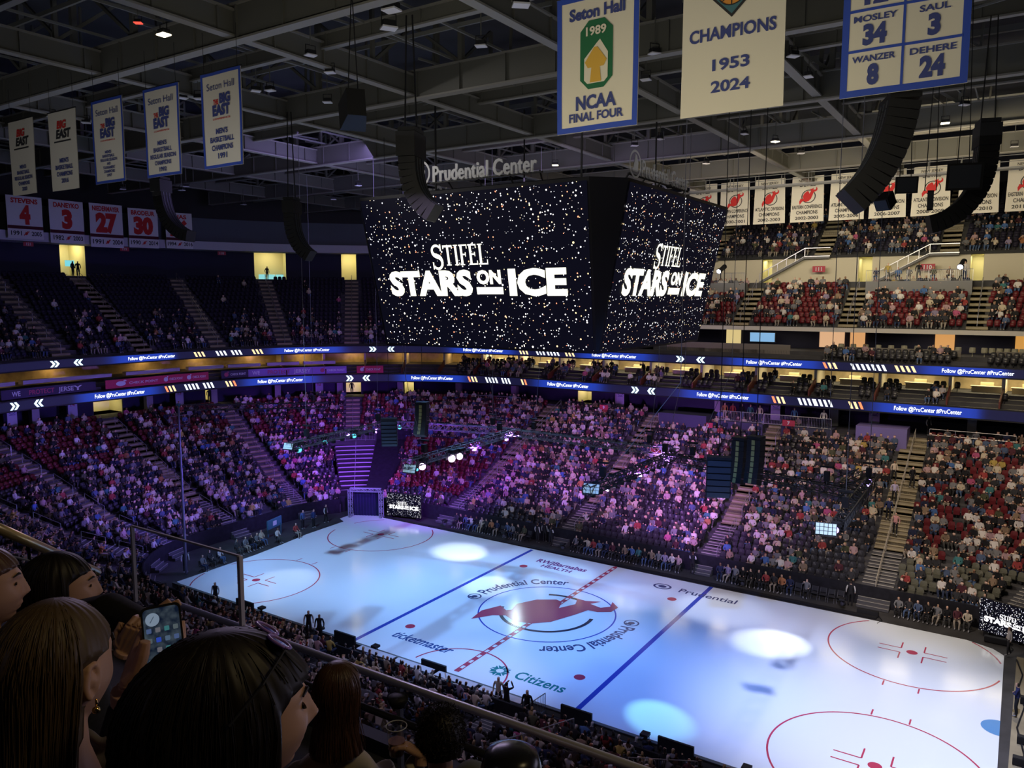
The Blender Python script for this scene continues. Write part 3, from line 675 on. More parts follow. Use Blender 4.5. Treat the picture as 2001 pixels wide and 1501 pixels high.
for x in (-5, 5):
    for y in (-5, 5): cb.bar((x, y, ZT+.4), (x, y, 34), .08)
cb.build('hoist_cables', M_black, sb)
# ---------------------------------------------------------------- roof steel
M_beam = mat('roof girder paint', (.115, .115, .105), .6); M_flange = mat('girder flange paint', (.21, .205, .19), .5); M_purlin = mat('purlin paint', (.17, .175, .17), .5)
def girder(name, a, b, depth, web=.25, fw=.55):
    mb = MB(); a = np.array(a, float); b = np.array(b, float); up = np.array([0, 0, 1.])
    mb.bar(a+up*depth/2, b+up*depth/2, web, depth, 0); mb.bar(a, b, fw, .09, 1); mb.bar(a+up*depth, b+up*depth, fw, .09, 1)
    d = b-a; L = np.linalg.norm(d); d /= L; n = int(L/3)
    s_ = np.cross(d, up)
    for i in range(n+1):
        q = a+d*(i*L/n)+up*depth/2; mb.frame(q, d*.03, s_*fw*.42, up*depth/2, 0)
    return struct(mb.build(name, [M_beam, M_flange]))
for y in (-32, -19.75, -7.7, 5.0, 17.5, 30): girder('ceiling_girder', (-58, y, 32), (44, y, 32), 1.5)
for y in (-26, -14.6, -1.5, 11, 24): girder('ceiling_girder', (-58, y, 33.0), (44, y, 33.0), .7, .15, .35)
for x in (-48, -37, -26, -15, -4.4, 6.8, 14.8, 26, 37): girder('ceiling_girder', (x, -45, 32.2), (x, 40, 32.2), 1.1, .2, .5)
pu = 0
for y0, y1 in ((-32, -19.75), (-19.75, -7.7), (-7.7, 5), (5, 17.5), (17.5, 30)):
    mb = MB(); n = 0
    for x in np.arange(-56, 42, 2.6):
        z = 33.7+.5*((n*7) % 3)/2; n += 1
        mb.bar((x, y0, z), (x+(.0 if n % 3 else 1.6), y1, z), .09, .12)
        if n % 2: mb.bar((x, (y0+y1)/2, z-.2), (x+2.6, (y0+y1)/2+(.8 if n % 4 == 1 else -1.2), z-.2), .07, .1)
    for k in (-3, -1.5, 1.5, 3.2):
        ym = (y0+y1)/2+k; mb.bar((-57, ym, 34.3), (43, ym, 34.3), .12, .2)
    struct(mb.build('ceiling_purlins', M_purlin))
# deep bracing above the lower chords
for y in (-32, -19.75, -7.7, 5.0, 17.5):
    mb = MB()
    for i, x in enumerate(np.arange(-56, 40, 5.5)):
        mb.bar((x, y, 33.4), (x, y, 37.8), .28); mb.bar((x, y, 37.6), (x+5.5, y, 33.5), .16); mb.bar((x+1.5, y+2.5, 33.4), (x+1.7, y+2.5, 37.5), .12)
    mb.bar((-58, y, 37.8), (44, y, 37.8), .3, .4); struct(mb.build('ceiling_bracing', M_beam))
for x in (-48, -37, -26, -15, -4.4, 6.8, 14.8, 26, 37):
    mb = MB()
    for i, y in enumerate(np.arange(-44, 38, 5.5)):
        mb.bar((x, y, 33.3), (x, y+5.5, 37.8), .16); mb.bar((x, y, 33.3), (x, y, 37.8), .2)
    struct(mb.build('ceiling_bracing', M_beam))
# catwalk with parked spotlights in front of the far wall
cw = MB(); cw.box((5, 36, 31.6), (70, 1.2, .15)); cw.bar((-30, 35.4, 32.6), (40, 35.4, 32.6), .06); cw.bar((-30, 35.4, 32.1), (40, 35.4, 32.1), .05)
for x in np.arange(-30, 40.1, 2.5): cw.bar((x, 35.4, 31.6), (x, 35.4, 32.6), .05); cw.bar((x, 36.5, 31.6), (x, 36.5, 33.8), .05)
cw.box((5, 34.5, 33.6), (78, .5, .5)); struct(cw.build('ceiling_catwalk', mat('catwalk paint', (.22, .22, .23), .6)))
# ---------------------------------------------------------------- roof floodlights
M_lens = mat('flood lens grey', (.60, .60, .65), .3); M_lampon = mat('lamp on', (0, 0, 0), emit=(1, .9, .62), es=4)
flood_px = [(320, 68, 1), (270, 45, 2), (607, 108, 0), (645, 142, 0), (760, 55, 0), (765, 20, 0), (1018, 10, 0), (357, 192, 0), (388, 193, 0), (500, 178, 0), (528, 177, 0), (168, 240, 0), (101, 228, 0), (640, 200, 0), (240, 370, 0), (355, 372, 0), (364, 365, 0), (476, 400, 0), (652, 390, 0), (700, 363, 0), (940, 90, 0), (1279, 105, 0), (1262, 156, 0), (1240, 285, 0), (1290, 272, 0), (1085, 323, 1), (1515, 277, 1), (1847, 241, 1), (1885, 205, 0), (1455, 262, 0), (1565, 300, 0), (1380, 320, 0), (1982, 287, 0), (1550, 110, 0), (1580, 150, 0)]
proto = {}
def make_flood(kind):
    t = empty('ceiling_floodlight', (0, 0, 0), 'x', 'ceiling light')
    h = MB(); h.box((0, 0, .12), (.42, .32, .2)); h.bar((-.24, 0, .1), (-.24, 0, .45), .03); h.bar((.24, 0, .1), (.24, 0, .45), .03); h.bar((-.25, 0, .45), (.25, 0, .45), .03); h.build('housing', M_black, t)
    c = MB(); c.bar((0, 0, .45), (0, 0, 1.6), .04); c.build('hanger', M_beam, t)
    l = MB(); l.box((0, 0, 0), (.5, .4, .05)); l.build('lens', [M_lens, M_lampon, mat('exit red', (0, 0, 0), emit=(1, .08, .05), es=1.5)][kind], t); return t
for i, (u, v, k) in enumerate(flood_px):
    q = at(u, v, z=32) if v < 330 else at(u, v, z=30.5)
    lab = ('white ceiling floodlight lit yellow' if k == 1 else 'small red glowing exit lamp' if k == 2 else 'unlit square ceiling floodlight')
    where = ['high in the upper left roof', 'beside the lit lamp upper left', 'under the second long girder', 'just below another hanging square lamp', 'left of the tall blue bordered banner', 'at the very top of the roof', 'above the tower emblem banner', 'right of the fourth small banner', 'closest to the fifth small banner', 'up behind the fifth small banner', 'farther right behind the fifth small banner', 'above the third small banner', 'above the plain second banner', 'beside the round black speaker cluster', 'below the third small banner', 'below the fourth small banner', 'above the left speaker array', 'right of the left speaker array', 'over the left screen corner', 'between black speaker cluster and screen', 'on the diagonal beam near centre', 'right of the tower emblem banner', 'lower right of the tower emblem banner', 'under the tower emblem banner', 'under and right of tower emblem banner', 'above the scoreboard right corner', 'under the plain champions banner', 'right of the big speaker array', 'under the numbered blue banner', 'left of the lit lamp under champions banner', 'in front of the catwalk centre', 'over the right scoreboard sign', 'at the far right edge of the roof', 'between champions and numbered banners', 'lower between champions and numbered banners'][i]
    if k not in proto: proto[k] = t = make_flood(k); t.location = q
    else: t = dup(proto[k], q)
    t.rotation_euler = (0, 0, (i*37 % 90)/57.3); t.scale = (.6, .6, .6) if k == 2 else ((1.3, 1.3, 1.3) if i in (4, 5, 6) else (1, 1, 1)); t['label'] = lab+' '+where; t['group'] = 'ceiling floodlights'
# ---------------------------------------------------------------- line arrays
M_spk = mat('speaker black', (.012, .012, .014), .55); M_grille = mat('speaker grille', (.04, .045, .06), .35)
def line_array(top, head, n, w_, ch, cdp, bend0, bend1, label, box=None, group='hanging speaker arrays'):
    t = empty('line_array_speaker', top, label, 'speaker', group)
    f_ = np.array([math.cos(head), math.sin(head), 0]); s_ = np.array([-f_[1], f_[0], 0]); up = np.array([0, 0, 1.])
    q = np.array(top, float)
    fr_ = MB(); fr_.frame(q+up*.12, f_*cdp*.5, s_*w_*.5, up*.08); 
    for a in (-.35, .35): fr_.bar(q+f_*a*cdp+up*.15, q+f_*a*cdp*.5+up*max(.5, 32.5-q[2]), .05)
    fr_.build('rigging_frame', M_spk, t)
    if box:
        bx = MB(); bx.frame(q-up*box/2, f_*cdp*.55, s_*w_*.62, up*box/2); bx.build('upper_cabinet', M_spk, t); q = q-up*box
    for i in range(n):
        a = bend0+(bend1-bend0)*(i/max(n-1, 1))**1.4; d = -up*math.cos(a)-f_*math.sin(a)  # direction down the array
        fn_ = f_*math.cos(a)-up*math.sin(a)
        c = q+d*ch/2; mb = MB(); wed = 1-.0*i
        mb.frame(c, fn_*cdp/2, s_*w_/2, d*ch*.46, 0)
        for k in (-.28, 0, .28): mb.frame(c+s_*w_*k-fn_*(cdp/2+.01), fn_*.012, s_*w_*.035, d*ch*.42, 1)
        mb.frame(c+fn_*(cdp/2+.01), fn_*.012, s_*w_*.45, d*ch*.4, 1)
        mb.build('speaker_cabinet', [M_spk, M_grille], t); q = q+d*ch
    return t
line_array(tuple(at(803, 262, d=33)), math.radians(200), 10, 1.15, .27, .75, 0, 1.0, 'tall curved black speaker array hanging before the scoreboard left corner', box=1.0)
line_array(tuple(at(1758, 205, d=22)), math.radians(20), 12, 1.45, .25, .8, .15, .8, 'largest curved black speaker array below the numbered blue banner')
line_array(tuple(at(1930, 245, d=33)), math.radians(15), 16, 1.1, .26, .75, 0, 1.35, 'long curved black speaker array at the right before hanging white banners', box=.9)
line_array(tuple(at(314, 352, d=52)), math.radians(200), 14, 1.0, .28, .7, .1, 1.35, 'curved black speaker array covering the fifth retired number banner', box=.8)
line_array(tuple(at(570, 393, d=50)), math.radians(205), 12, 1.1, .26, .7, 0, 1.0, 'curved black speaker array left of the scoreboard against grey panels', box=.8)
def hung_box(name, u, v, d, sz, head, label, tilt=.4):
    q = at(u, v, d=d); t = empty(name, tuple(q), label, 'speaker'); f_ = np.array([math.cos(head), math.sin(head), 0]); s_ = np.array([-f_[1], f_[0], 0]); up = np.array([0, 0, 1.])
    fn_ = f_*math.cos(tilt)-up*math.sin(tilt); un = up*math.cos(tilt)+f_*math.sin(tilt)
    mb = MB(); vs = []
    for a, k in ((-1, .7), (1, 1)):
        for b in (-1, 1):
            for c in (-1, 1): vs.append(q+fn_*a*sz[0]/2+s_*b*sz[1]/2*k+un*c*sz[2]/2)
    mb.add(vs, [(0, 1, 3, 2), (4, 6, 7, 5), (0, 4, 5, 1), (2, 3, 7, 6), (0, 2, 6, 4), (1, 5, 7, 3)]); mb.build('cabinet', M_spk, t)
    mb = MB(); mb.bar(q+un*sz[2]/2+s_*.2, (q[0], q[1], 32.5), .03); mb.bar(q+un*sz[2]/2-s_*.2, (q[0], q[1], 32.5), .03); mb.build('hanging_wires', M_black, t)
    mb = MB(); mb.frame(q+fn_*(sz[0]/2+.02), fn_*.015, s_*sz[1]*.42, un*sz[2]*.42); mb.build('grille', M_grille, t)
hung_box('hanging_speaker', 1768, 362, 30, (.6, .8, .62), -1.2, 'black box speaker just right of the largest array', .1)
hung_box('hanging_speaker', 1731, 393, 30, (.6, .6, .5), -2.0, 'tilted black box speaker under the largest array', .6)
hung_box('hanging_speaker', 1880, 345, 30, (.9, 1.25, 1.0), -1.3, 'large black box speaker left of the right array', .15)
hung_box('hanging_speaker', 692, 215, 30, (1.2, 1.0, 1.1), 2.5, 'round black speaker cluster high above the left screen', .3)
hung_box('hanging_speaker', 1817, 392, 30, (.2, .22, .75), -1.3, 'slim black hanging spotlight before the 2008 banner', .0)
# ---------------------------------------------------------------- banners
M_cloth = mat('banner cloth', (.66, .62, .54), .8); M_bblue = mat('banner blue', (.03, .07, .42), .7); M_bnavy = mat('banner navy print', (.045, .06, .22), .7)
M_bgreen = mat('banner green print', (.02, .13, .06), .7); M_bor = mat('banner orange print', (.65, .27, .05), .7); M_bteal = mat('banner teal print', (.06, .16, .20), .7); M_bred = mat('banner red print', (.55, .03, .03), .7); M_bblk = mat('banner dark print', (.03, .03, .035), .7)
M_bgold = mat('banner gold print', (.60, .36, .06), .7)
def banner_fn(o, X, N, W_, H, taper=0, amp=.05, ph=0.0):
    """o bottom centre, X unit vector across, N unit vector towards the viewer"""
    o, X, N = (np.array(a, float) for a in (o, X, N))
    def fn(u, v, e=0.0):
        k = 1+taper*(1-v/H); w_ = amp*(math.sin(u*2.2+ph)*(1-.3*v/H)+.4*math.sin(v*1.7+ph*2+u))
        return o+X*u*k+np.array([0, 0, v])+N*(w_+e)
    return fn
def banner(name, fn, W_, H, label, prints, group, border=None, cloth=None, rail=True):
    c = fn(0, H); t = empty(name, tuple(fn(0, 0)), label, 'banner', group)
    mb = MB(); put_rect(mb, lambda u, v: fn(u, v, .012), -W_/2, 0, W_/2, H, 0, 14, 16); put_rect(mb, lambda u, v: fn(-u, v, -.012), -W_/2, 0, W_/2, H, 0, 14, 16)
    mb.build('cloth', cloth or M_cloth, t, smooth=True)
    if border:
        mb = MB(); b = border; g = lambda u, v: fn(u, v, .03)
        put_rect(mb, g, -W_/2, 0, W_/2, b, 0, 14, 1); put_rect(mb, g, -W_/2, H-b, W_/2, H, 0, 14, 1); put_rect(mb, g, -W_/2, b, -W_/2+b, H-b, 0, 1, 16); put_rect(mb, g, W_/2-b, b, W_/2, H-b, 0, 1, 16)
        mb.build('border', M_bblue, t, smooth=True)
    if rail:
        mb = MB(); mb.tube([fn(-W_/2-.05, H+.02), fn(W_/2+.05, H+.02)], .035, 6)
        for s_ in (-.42, .42): mb.bar(fn(W_*s_, H), fn(W_*s_, H)+np.array([0, 0, 1.8]), .015)
        mb.build('hanging_rail', M_black, t)
    for nm, m, fnn in prints:
        mb = MB(); fnn(mb, lambda u, v: fn(u, v, .045)); mb.build(nm, m, t)
    return t
T = lambda body, cy, h, wd, bold=.03, cx=0, shear=0: (lambda mb, g: put_text(mb, g, body, cx, cy, h=h, wd=wd, bold=bold, shear=shear))
def many(*fs): return lambda mb, g: [f_(mb, g) for f_ in fs]
X = (1, 0, 0); N = (0, -1, 0)
def xb(u0, u1, v, y): a = at(u0, v, y=y); b = at(u1, v, y=y); return (a[0]+b[0])/2, abs(b[0]-a[0])
GS = 'college banners on the near girder'
YB = -20.4
conf = [('b1', 400, 477, 326, 'basketball banner closest to the scoreboard, dated 1991', True, ["MEN'S", 'BASKETBALL', 'CHAMPIONS', '1991']), ('b2', 287, 357, 344, 'basketball banner for a regular season title dated 1992', True, ["MEN'S", 'BASKETBALL', 'REGULAR SEASON', 'CHAMPIONS', '1992']),
        ('b3', 188, 246, 357, 'smaller lettered basketball banner dated 1997', True, ["MEN'S", 'BASKETBALL', 'REGULAR SEASON', 'AND', 'TOURNAMENT', 'CHAMPIONS', '1997']), ('b4', 104, 156, 371, 'unbordered basketball banner second from the left end', False, ["MEN'S", 'BASKETBALL', 'CHAMPIONS', '2016']),
        ('b5', 26, 74, 380, 'unbordered basketball banner hanging over the red number four banner', False, ["MEN'S", 'BASKETBALL', 'REGULAR SEASON', 'CHAMPIONS', '2020'])]
for i, (k, u0, u1, v, lab, blue, lines) in enumerate(conf):
    cx, _ = xb(u0, u1, v, YB); W_, H = 2.78, 4.1; zb = at((u0+u1)/2, v, y=YB)[2]
    fn = banner_fn((cx, YB, zb), X, N, W_, H, -.03, .02, i*1.3)
    n = len(lines); hh = {4: .22, 5: .19, 7: .135}[n]; ln = []
    for j, s_ in enumerate(lines): ln.append(T(s_, 1.45-(j*hh*1.6 if n < 7 else j*.19), hh, min(2.2, len(s_)*hh*.78), .035))
    if blue:
        pr = [('school_name', M_bnavy, T('Seton Hall', 3.35, .3, 1.95, .0)), ('conference_mark', M_bnavy, many(T('BIG', 2.75, .38, .78, .06, .28), T('EAST', 2.25, .42, 1.25, .06))), ('conference_accent', M_bred, many(T('THE', 2.72, .2, .36, .05, -.38), T('CONFERENCE', 2.05, .07, 1.25, .02)))]
    else:
        pr = [('conference_mark', M_bblk, many(T('EAST', 2.72, .42, 1.5, .05, .1, .2), lambda mb, g: put_rect(mb, g, -.85, 2.5, .8, 2.58))), ('conference_accent', M_bred, T('BIG', 3.22, .38, .95, .05, -.05, .2))]
    pr.append(('lettering', M_bnavy, many(*ln)))
    banner('championship_banner', fn, W_, H, ('blue bordered ' if blue else 'beige ')+lab, pr, GS, border=.13 if blue else None)
cx, _ = xb(1091, 1243, 253, YB); fn = banner_fn((cx, YB, at(1167, 254, y=YB)[2]), X, N, 2.85, 4.15, -.02, .02, .5)
def octo(mb, g, s, cy, c=.35): put_poly(mb, g, [(-.56*s, -1.0*s+c), (-.56*s+c, -1.0*s), (.56*s-c, -1.0*s), (.56*s, -1.0*s+c), (.56*s, 1.0*s-c), (.56*s-c, 1.0*s), (-.56*s+c, 1.0*s), (-.56*s, 1.0*s-c)], 0, cy)
fe = lambda e: (lambda u, v: fn(u, v, e))
banner('championship_banner', fn, 2.85, 4.15, 'large blue bordered banner with green emblem of a tower', [
    ('school_name', M_bnavy, T('Seton Hall', 3.42, .34, 1.95, .04)), ('green_emblem', M_bgreen, lambda mb, g: octo(mb, g, 1.03, 2.3, .3)),
    ('emblem_mountain', M_cloth, lambda mb, g: put_poly(mb, fe(.065), [(-.42, 1.55), (-.3, 1.43), (.3, 1.43), (.42, 1.55), (.42, 2.3), (.14, 2.72), (.0, 2.6), (-.15, 2.4), (-.42, 2.2)])),
    ('emblem_tower', M_bgold, lambda mb, g: [put_poly(mb, fe(.085), [(-.2, 1.45), (.2, 1.45), (.15, 1.9), (-.15, 1.9)]), put_poly(mb, fe(.085), [(-.28, 1.9), (.28, 1.9), (.39, 2.08), (.2, 2.24), (.06, 2.5), (-.06, 2.5), (-.2, 2.24), (-.39, 2.08)])]),
    ('emblem_year', M_cloth, lambda mb, g: put_text(mb, fe(.075), '1989', 0, 2.88, h=.25, wd=.72, bold=.03)),
    ('lettering', M_bnavy, many(T('NCAA', .68, .40, 1.45, .04), T('FINAL FOUR', .32, .25, 1.95, .035)))], GS, border=.17)
cx, _ = xb(1336, 1522, 217, YB); fn2 = banner_fn((cx, YB, at(1429, 219, y=YB)[2]), X, N, 2.9, 4.15, .02, .02, 2)
ff = lambda e: (lambda u, v: fn2(u, v, e))
dia = lambda s: [(0, -s), (s, 0), (0, s), (-s, 0)]
banner('championship_banner', fn2, 2.9, 4.15, 'large plain cream banner lettered champions with basketball emblem', [
    ('emblem_diamond', M_bblk, lambda mb, g: put_poly(mb, g, dia(.72), 0, 3.3)), ('emblem_diamond_face', M_bteal, lambda mb, g: put_poly(mb, ff(.065), dia(.63), 0, 3.3)),
    ('emblem_ball', M_bor, lambda mb, g: put_ring(mb, ff(.085), 0, 3.3, 0, .4, n=32)), ('emblem_lines', M_bblk, lambda mb, g: [put_ring(mb, ff(.105), 0, 3.3, .39, .42, n=32), put_rect(mb, ff(.105), -.015, 2.9, .015, 3.12), put_rect(mb, ff(.105), -.015, 3.48, .015, 3.7), put_ring(mb, ff(.105), 0, 2.68, .42, .45, 50, 130, 12), put_ring(mb, ff(.105), 0, 3.92, .42, .45, 230, 310, 12)]),
    ('emblem_letters', M_cloth, lambda mb, g: put_text(mb, ff(.125), 'NIT', 0, 3.19, h=.24, wd=.55, bold=.03)),
    ('lettering', M_bnavy, many(T('CHAMPIONS', 2.05, .34, 2.45, .03), T('1953', 1.2, .3, 1.05, .03), T('2024', .6, .3, 1.1, .03)))], GS)
cx, _ = xb(1645, 1885, 178, YB); fn3 = banner_fn((cx, YB, at(1765, 178, y=YB)[2]), X, N, 2.9, 4.3, .01, .02, 3)
def grid3(mb, g):
    put_rect(mb, g, -.03, .15, .03, 4.15, 0, 1, 12)
    for y in (1.1, 2.1, 3.1): put_rect(mb, g, -1.3, y, 1.3, y+.07, 0, 12, 1)
nums = []
for nm_, no, sx, yy in (('WANZER', '8', -1, 0), ('DEHERE', '24', 1, 0), ('MOSLEY', '34', -1, 1), ('SAUL', '3', 1, 1), ('', '12', -1, 2), ('', '4', 1, 2)):
    cy = .15+yy*1.0
    if nm_: nums.append(T(nm_, cy+.7, .15, .17*len(nm_), .03, sx*.67))
    nums.append(T(no, cy+.14, .46, .28*len(no), .06, sx*.67))
banner('retired_numbers_banner', fn3, 2.9, 4.3, 'blue bordered banner divided into panels of player names and numbers', [('panel_grid', M_bblue, grid3), ('names_and_numbers', M_bnavy, many(*nums))], GS, border=.17)
# far row of banners
YD = 40.0
rows_ = [(-4.4, 'ATLANTIC DIVISION', '2000-2001', 'mostly hidden behind the scoreboard corner'), (-.95, 'EASTERN CONFERENCE', '2000-2001', 'dated 2000-2001 next to the scoreboard'), (2.66, 'ATLANTIC DIVISION', '2002-2003', 'for a division title dated 2002-2003'), (6.4, 'EASTERN CONFERENCE', '2002-2003', 'for a conference title dated 2002-2003'), (10.1, 'ATLANTIC DIVISION', '2005-2006', 'dated 2005-2006'), (13.75, 'ATLANTIC DIVISION', '2006-2007', 'dated 2006-2007 behind the big speakers'), (17.4, 'ATLANTIC DIVISION', '2008-2009', 'dated 2008-2009'), (21.2, 'ATLANTIC DIVISION', '2009-2010', 'dated 2009-2010 behind the curved array'), (24.9, 'EASTERN CONFERENCE', '2011-2012', 'at the right edge dated 2011')]
for i, (x, t1, yr, lab) in enumerate(rows_):
    fnb = banner_fn((x, YD, 28.4), X, N, 3.0, 4.5, .08, .025, i*1.7)
    fl_ = (lambda fnb: (lambda e: (lambda u, v: fnb(u, v, e))))(fnb)
    banner('hockey_banner', fnb, 3.0, 4.5, 'white hanging hockey banner '+lab, [('lettering', M_bblk, many(T('NEW JERSEY', 3.95, .24, 1.75, .01), T('DEVILS', 3.5, .34, 1.5, .02), T(t1, 1.32, .34, 2.72, .02), T('CHAMPIONS', .78, .34, 1.95, .02), T(yr, .25, .3, 2.1, .02))),
        ('emblem_ring', M_bblk, lambda mb, g: put_ring(mb, g, .1, 2.5, .58, .66, n=36)), ('emblem_red', M_bred, (lambda fl_: (lambda mb, g: put_poly(mb, fl_(.055), NJ_A, .08, 2.5, .84)))(fl_))], 'far row of hanging banners')
# retired numbers in front of the end band
rn = [('STEVENS', '4', '1991', '2005', 15, 85, 381, 467), ('DANEYKO', '3', '1982', '2003', 99, 166, 390, 476), ('NIEDERMAYER', '27', '1991', '2004', 178, 242, 397, 484), ('BRODEUR', '30', '1990', '2014', 253, 310, 406, 485), ('ELIAS', '26', '1994', '2016', 325, 377, 414, 487)]
for i, (nm_, no, y1, y2, u0, u1, v0, v1) in enumerate(rn):
    pa, z0 = hit_ring(u0, v1-2, 39.8); pb, _ = hit_ring(u1, v1, 39.8); pc, z1 = hit_ring((u0+u1)/2, v0, 39.8); A = P3(39.8, pa, z0); B = P3(39.8, pb, z0)
    Wd = float(np.linalg.norm(B-A)); Xv = (B-A)/Wd; Nv = np.cross(Xv, [0, 0, 1.]); H = z1-z0-.15
    fnb = banner_fn((A+B)/2, Xv, Nv, Wd, H, 0, .04, i)
    k = H/4
    rr = [('name_and_number', M_bred, many(T(nm_, 3.35*k, .42*k, min(Wd*.82, len(nm_)*.34*k), .04), T(no, 1.5*k, 1.55*k, (.95 if len(no) == 1 else 2.0)*k, .07))), ('dark_stripe', mat('banner maroon', (.08, .01, .02), .7), (lambda Wd, k: (lambda mb, g: put_rect(mb, g, -Wd/2, .92*k, Wd/2, 1.22*k, 0, 8)))(Wd, k)),
          ('years', M_bblk, many(T(y1, .32*k, .4*k, .95*k, .02, -.85*k), T(y2, .32*k, .4*k, .95*k, .02, .95*k))), ('small_emblem', M_bred, (lambda k: (lambda mb, g: put_poly(mb, g, NJ_A, .05*k, .5*k, .25*k)))(k))]
    banner('retired_number_banner', fnb, Wd, H, 'white retired number banner with red '+('four', 'three', 'twenty seven', 'thirty', 'twenty six partly hidden by speakers')[i], rr, 'retired number banners', cloth=mat('white banner cloth', (.72, .72, .78), .8), rail=False)
# ---------------------------------------------------------------- people: bodies grown from a jointed skeleton
def grow(J, B, sub=0):
    """J: name -> (x, y, z, r); B: bones. returns vertices, triangles"""
    names = list(J); me = bpy.data.meshes.new('b'); me.from_pydata([J[n][:3] for n in names], [(names.index(a), names.index(b)) for a, b in B], [])
    o = bpy.data.objects.new('b', me); COL.objects.link(o); md = o.modifiers.new('s', 'SKIN'); md.use_smooth_shade = True; md.branch_smoothing = .3
    for i, n in enumerate(names):
        sv = me.skin_vertices[0].data[i]; r = J[n][3]; sv.radius = (r, r) if not isinstance(r, tuple) else r; sv.use_root = (i == 0)
    if sub: m2 = o.modifiers.new('u', 'SUBSURF'); m2.levels = sub; m2.render_levels = sub
    m3 = o.modifiers.new('t', 'TRIANGULATE')
    dg = bpy.context.evaluated_depsgraph_get(); e = bpy.data.meshes.new_from_object(o.evaluated_get(dg))
    V = np.array([v.co[:] for v in e.vertices]); Fc = np.array([p.vertices[:] for p in e.polygons])
    bpy.data.objects.remove(o); bpy.data.meshes.remove(me); bpy.data.meshes.remove(e)
    return V, Fc
def pose(kind, k=0):
    R = random.Random(kind+str(k)); j = lambda a: R.uniform(-a, a)
    if kind == 'sit':
        ln = R.uniform(-.08, .12); J = {'pel': (0, .12, .50, .15), 'wa': (0, .13-ln*.4, .70, .125), 'ch': (0, .13-ln, .93, .155), 'nk': (0, .11-ln, 1.10, .055), 'hd': (j(.04), .07-ln, 1.22, (.085, .10)), 'ht': (j(.03), .06-ln, 1.32, .075)}
        for s, t in ((-1, 'l'), (1, 'r')):
            J['sh'+t] = (s*.19, .13-ln, 1.01, .065); up = R.random() < .12
            if up: J['el'+t] = (s*.28, -.08-ln, .95, .045); J['ha'+t] = (s*.12, -.22-ln, 1.2, .038)
            else: J['el'+t] = (s*(.25+j(.04)), .05-ln, .76, .048); J['ha'+t] = (s*(.08+j(.05)), -.2+j(.06), .66+j(.05), .038)
            J['hp'+t] = (s*.10, .05, .48, .095); J['kn'+t] = (s*(.13+j(.05)), -.34, .50+j(.02), .068); J['an'+t] = (s*(.12+j(.05)), -.36+j(.1), .12, .045); J['to'+t] = (s*.13, -.50, .05, .045)
    else:
        J = {'pel': (0, 0, .93, .14), 'wa': (0, 0, 1.10, .125), 'ch': (0, .01, 1.32, .15), 'nk': (0, 0, 1.50, .055), 'hd': (j(.03), -.03, 1.62, (.085, .10)), 'ht': (0, -.03, 1.71, .075)}
        for s, t in ((-1, 'l'), (1, 'r')):
            J['sh'+t] = (s*.19, .01, 1.42, .062)
            if kind == 'fold': J['el'+t] = (s*.25, -.05, 1.16, .048); J['ha'+t] = (-s*.02, -.20, 1.18, .04)
            elif kind == 'phone' : J['el'+t] = (s*.26, -.22, 1.42, .045); J['ha'+t] = (s*.05, -.3, 1.68, .038)
            elif kind == 'point' and s == 1: J['el'+t] = (s*.3, -.25, 1.32, .045); J['ha'+t] = (s*.25, -.55, 1.38, .038)
            else: J['el'+t] = (s*.27, .03, 1.14, .048); J['ha'+t] = (s*.27, -.06, .88, .038)
            st = .12*s if kind == 'walk' else 0
            J['hp'+t] = (s*.10, 0, .86, .095); J['kn'+t] = (s*.11, -.03-st*.5, .48, .068); J['an'+t] = (s*.11, .03-st, .09, .045); J['to'+t] = (s*.13, -.14-st, .04, .045)
    B = [('pel', 'wa'), ('wa', 'ch'), ('ch', 'nk'), ('nk', 'hd'), ('hd', 'ht')]
    for t in 'lr': B += [('ch', 'sh'+t), ('sh'+t, 'el'+t), ('el'+t, 'ha'+t), ('pel', 'hp'+t), ('hp'+t, 'kn'+t), ('kn'+t, 'an'+t), ('an'+t, 'to'+t)]
    return J, B
def regions(J, B, V, Fc, longhair, sleeves=True):
    """0 top 1 skin 2 hair 3 trousers 4 shoes 5 sleeve, by nearest bone"""
    C_ = V[Fc].mean(1); best = np.full(len(C_), 9e9); lab = np.zeros(len(C_), int)
    for a, b in B:
        p, q = np.array(J[a][:3]), np.array(J[b][:3]); d = q-p; t = np.clip(((C_-p)@d)/(d@d), 0, 1); dist = np.linalg.norm(C_-(p+t[:, None]*d), axis=1)
        ra, rb = [J[x][3] if not isinstance(J[x][3], tuple) else J[x][3][0] for x in (a, b)]; dist = dist-(ra+(rb-ra)*t)*.7
        l = {'pel-wa': 0, 'wa-ch': 0, 'ch-nk': 0, 'nk-hd': 1, 'hd-ht': 1}.get(a+'-'+b)
        if l is None: l = 5 if a[:2] in ('sh', 'el') else 0 if a == 'ch' else 4 if a[:2] == 'an' else 3
        m = dist < best; best[m] = dist[m]; ll = np.full(len(C_), l)
        if a[:2] == 'el': ll[t > .78] = 1
        lab[m] = ll[m]
    hd = np.array(J['hd'][:3]); hm = (lab == 1) & (C_[:, 2] > hd[2]-.12) & (np.abs(C_[:, 0]-hd[0]) < .16) & (C_[:, 2] > hd[2]-.1)
    back = (C_[:, 1] > hd[1]+.01) | (C_[:, 2] > hd[2]+.09); lab[hm & back] = 2
    if longhair: lab[(C_[:, 2] > hd[2]-.3) & (C_[:, 2] < hd[2]) & (C_[:, 1] > hd[1]+.08) & (np.abs(C_[:, 0]) < .12)] = 2
    return lab
TEMPL = {}
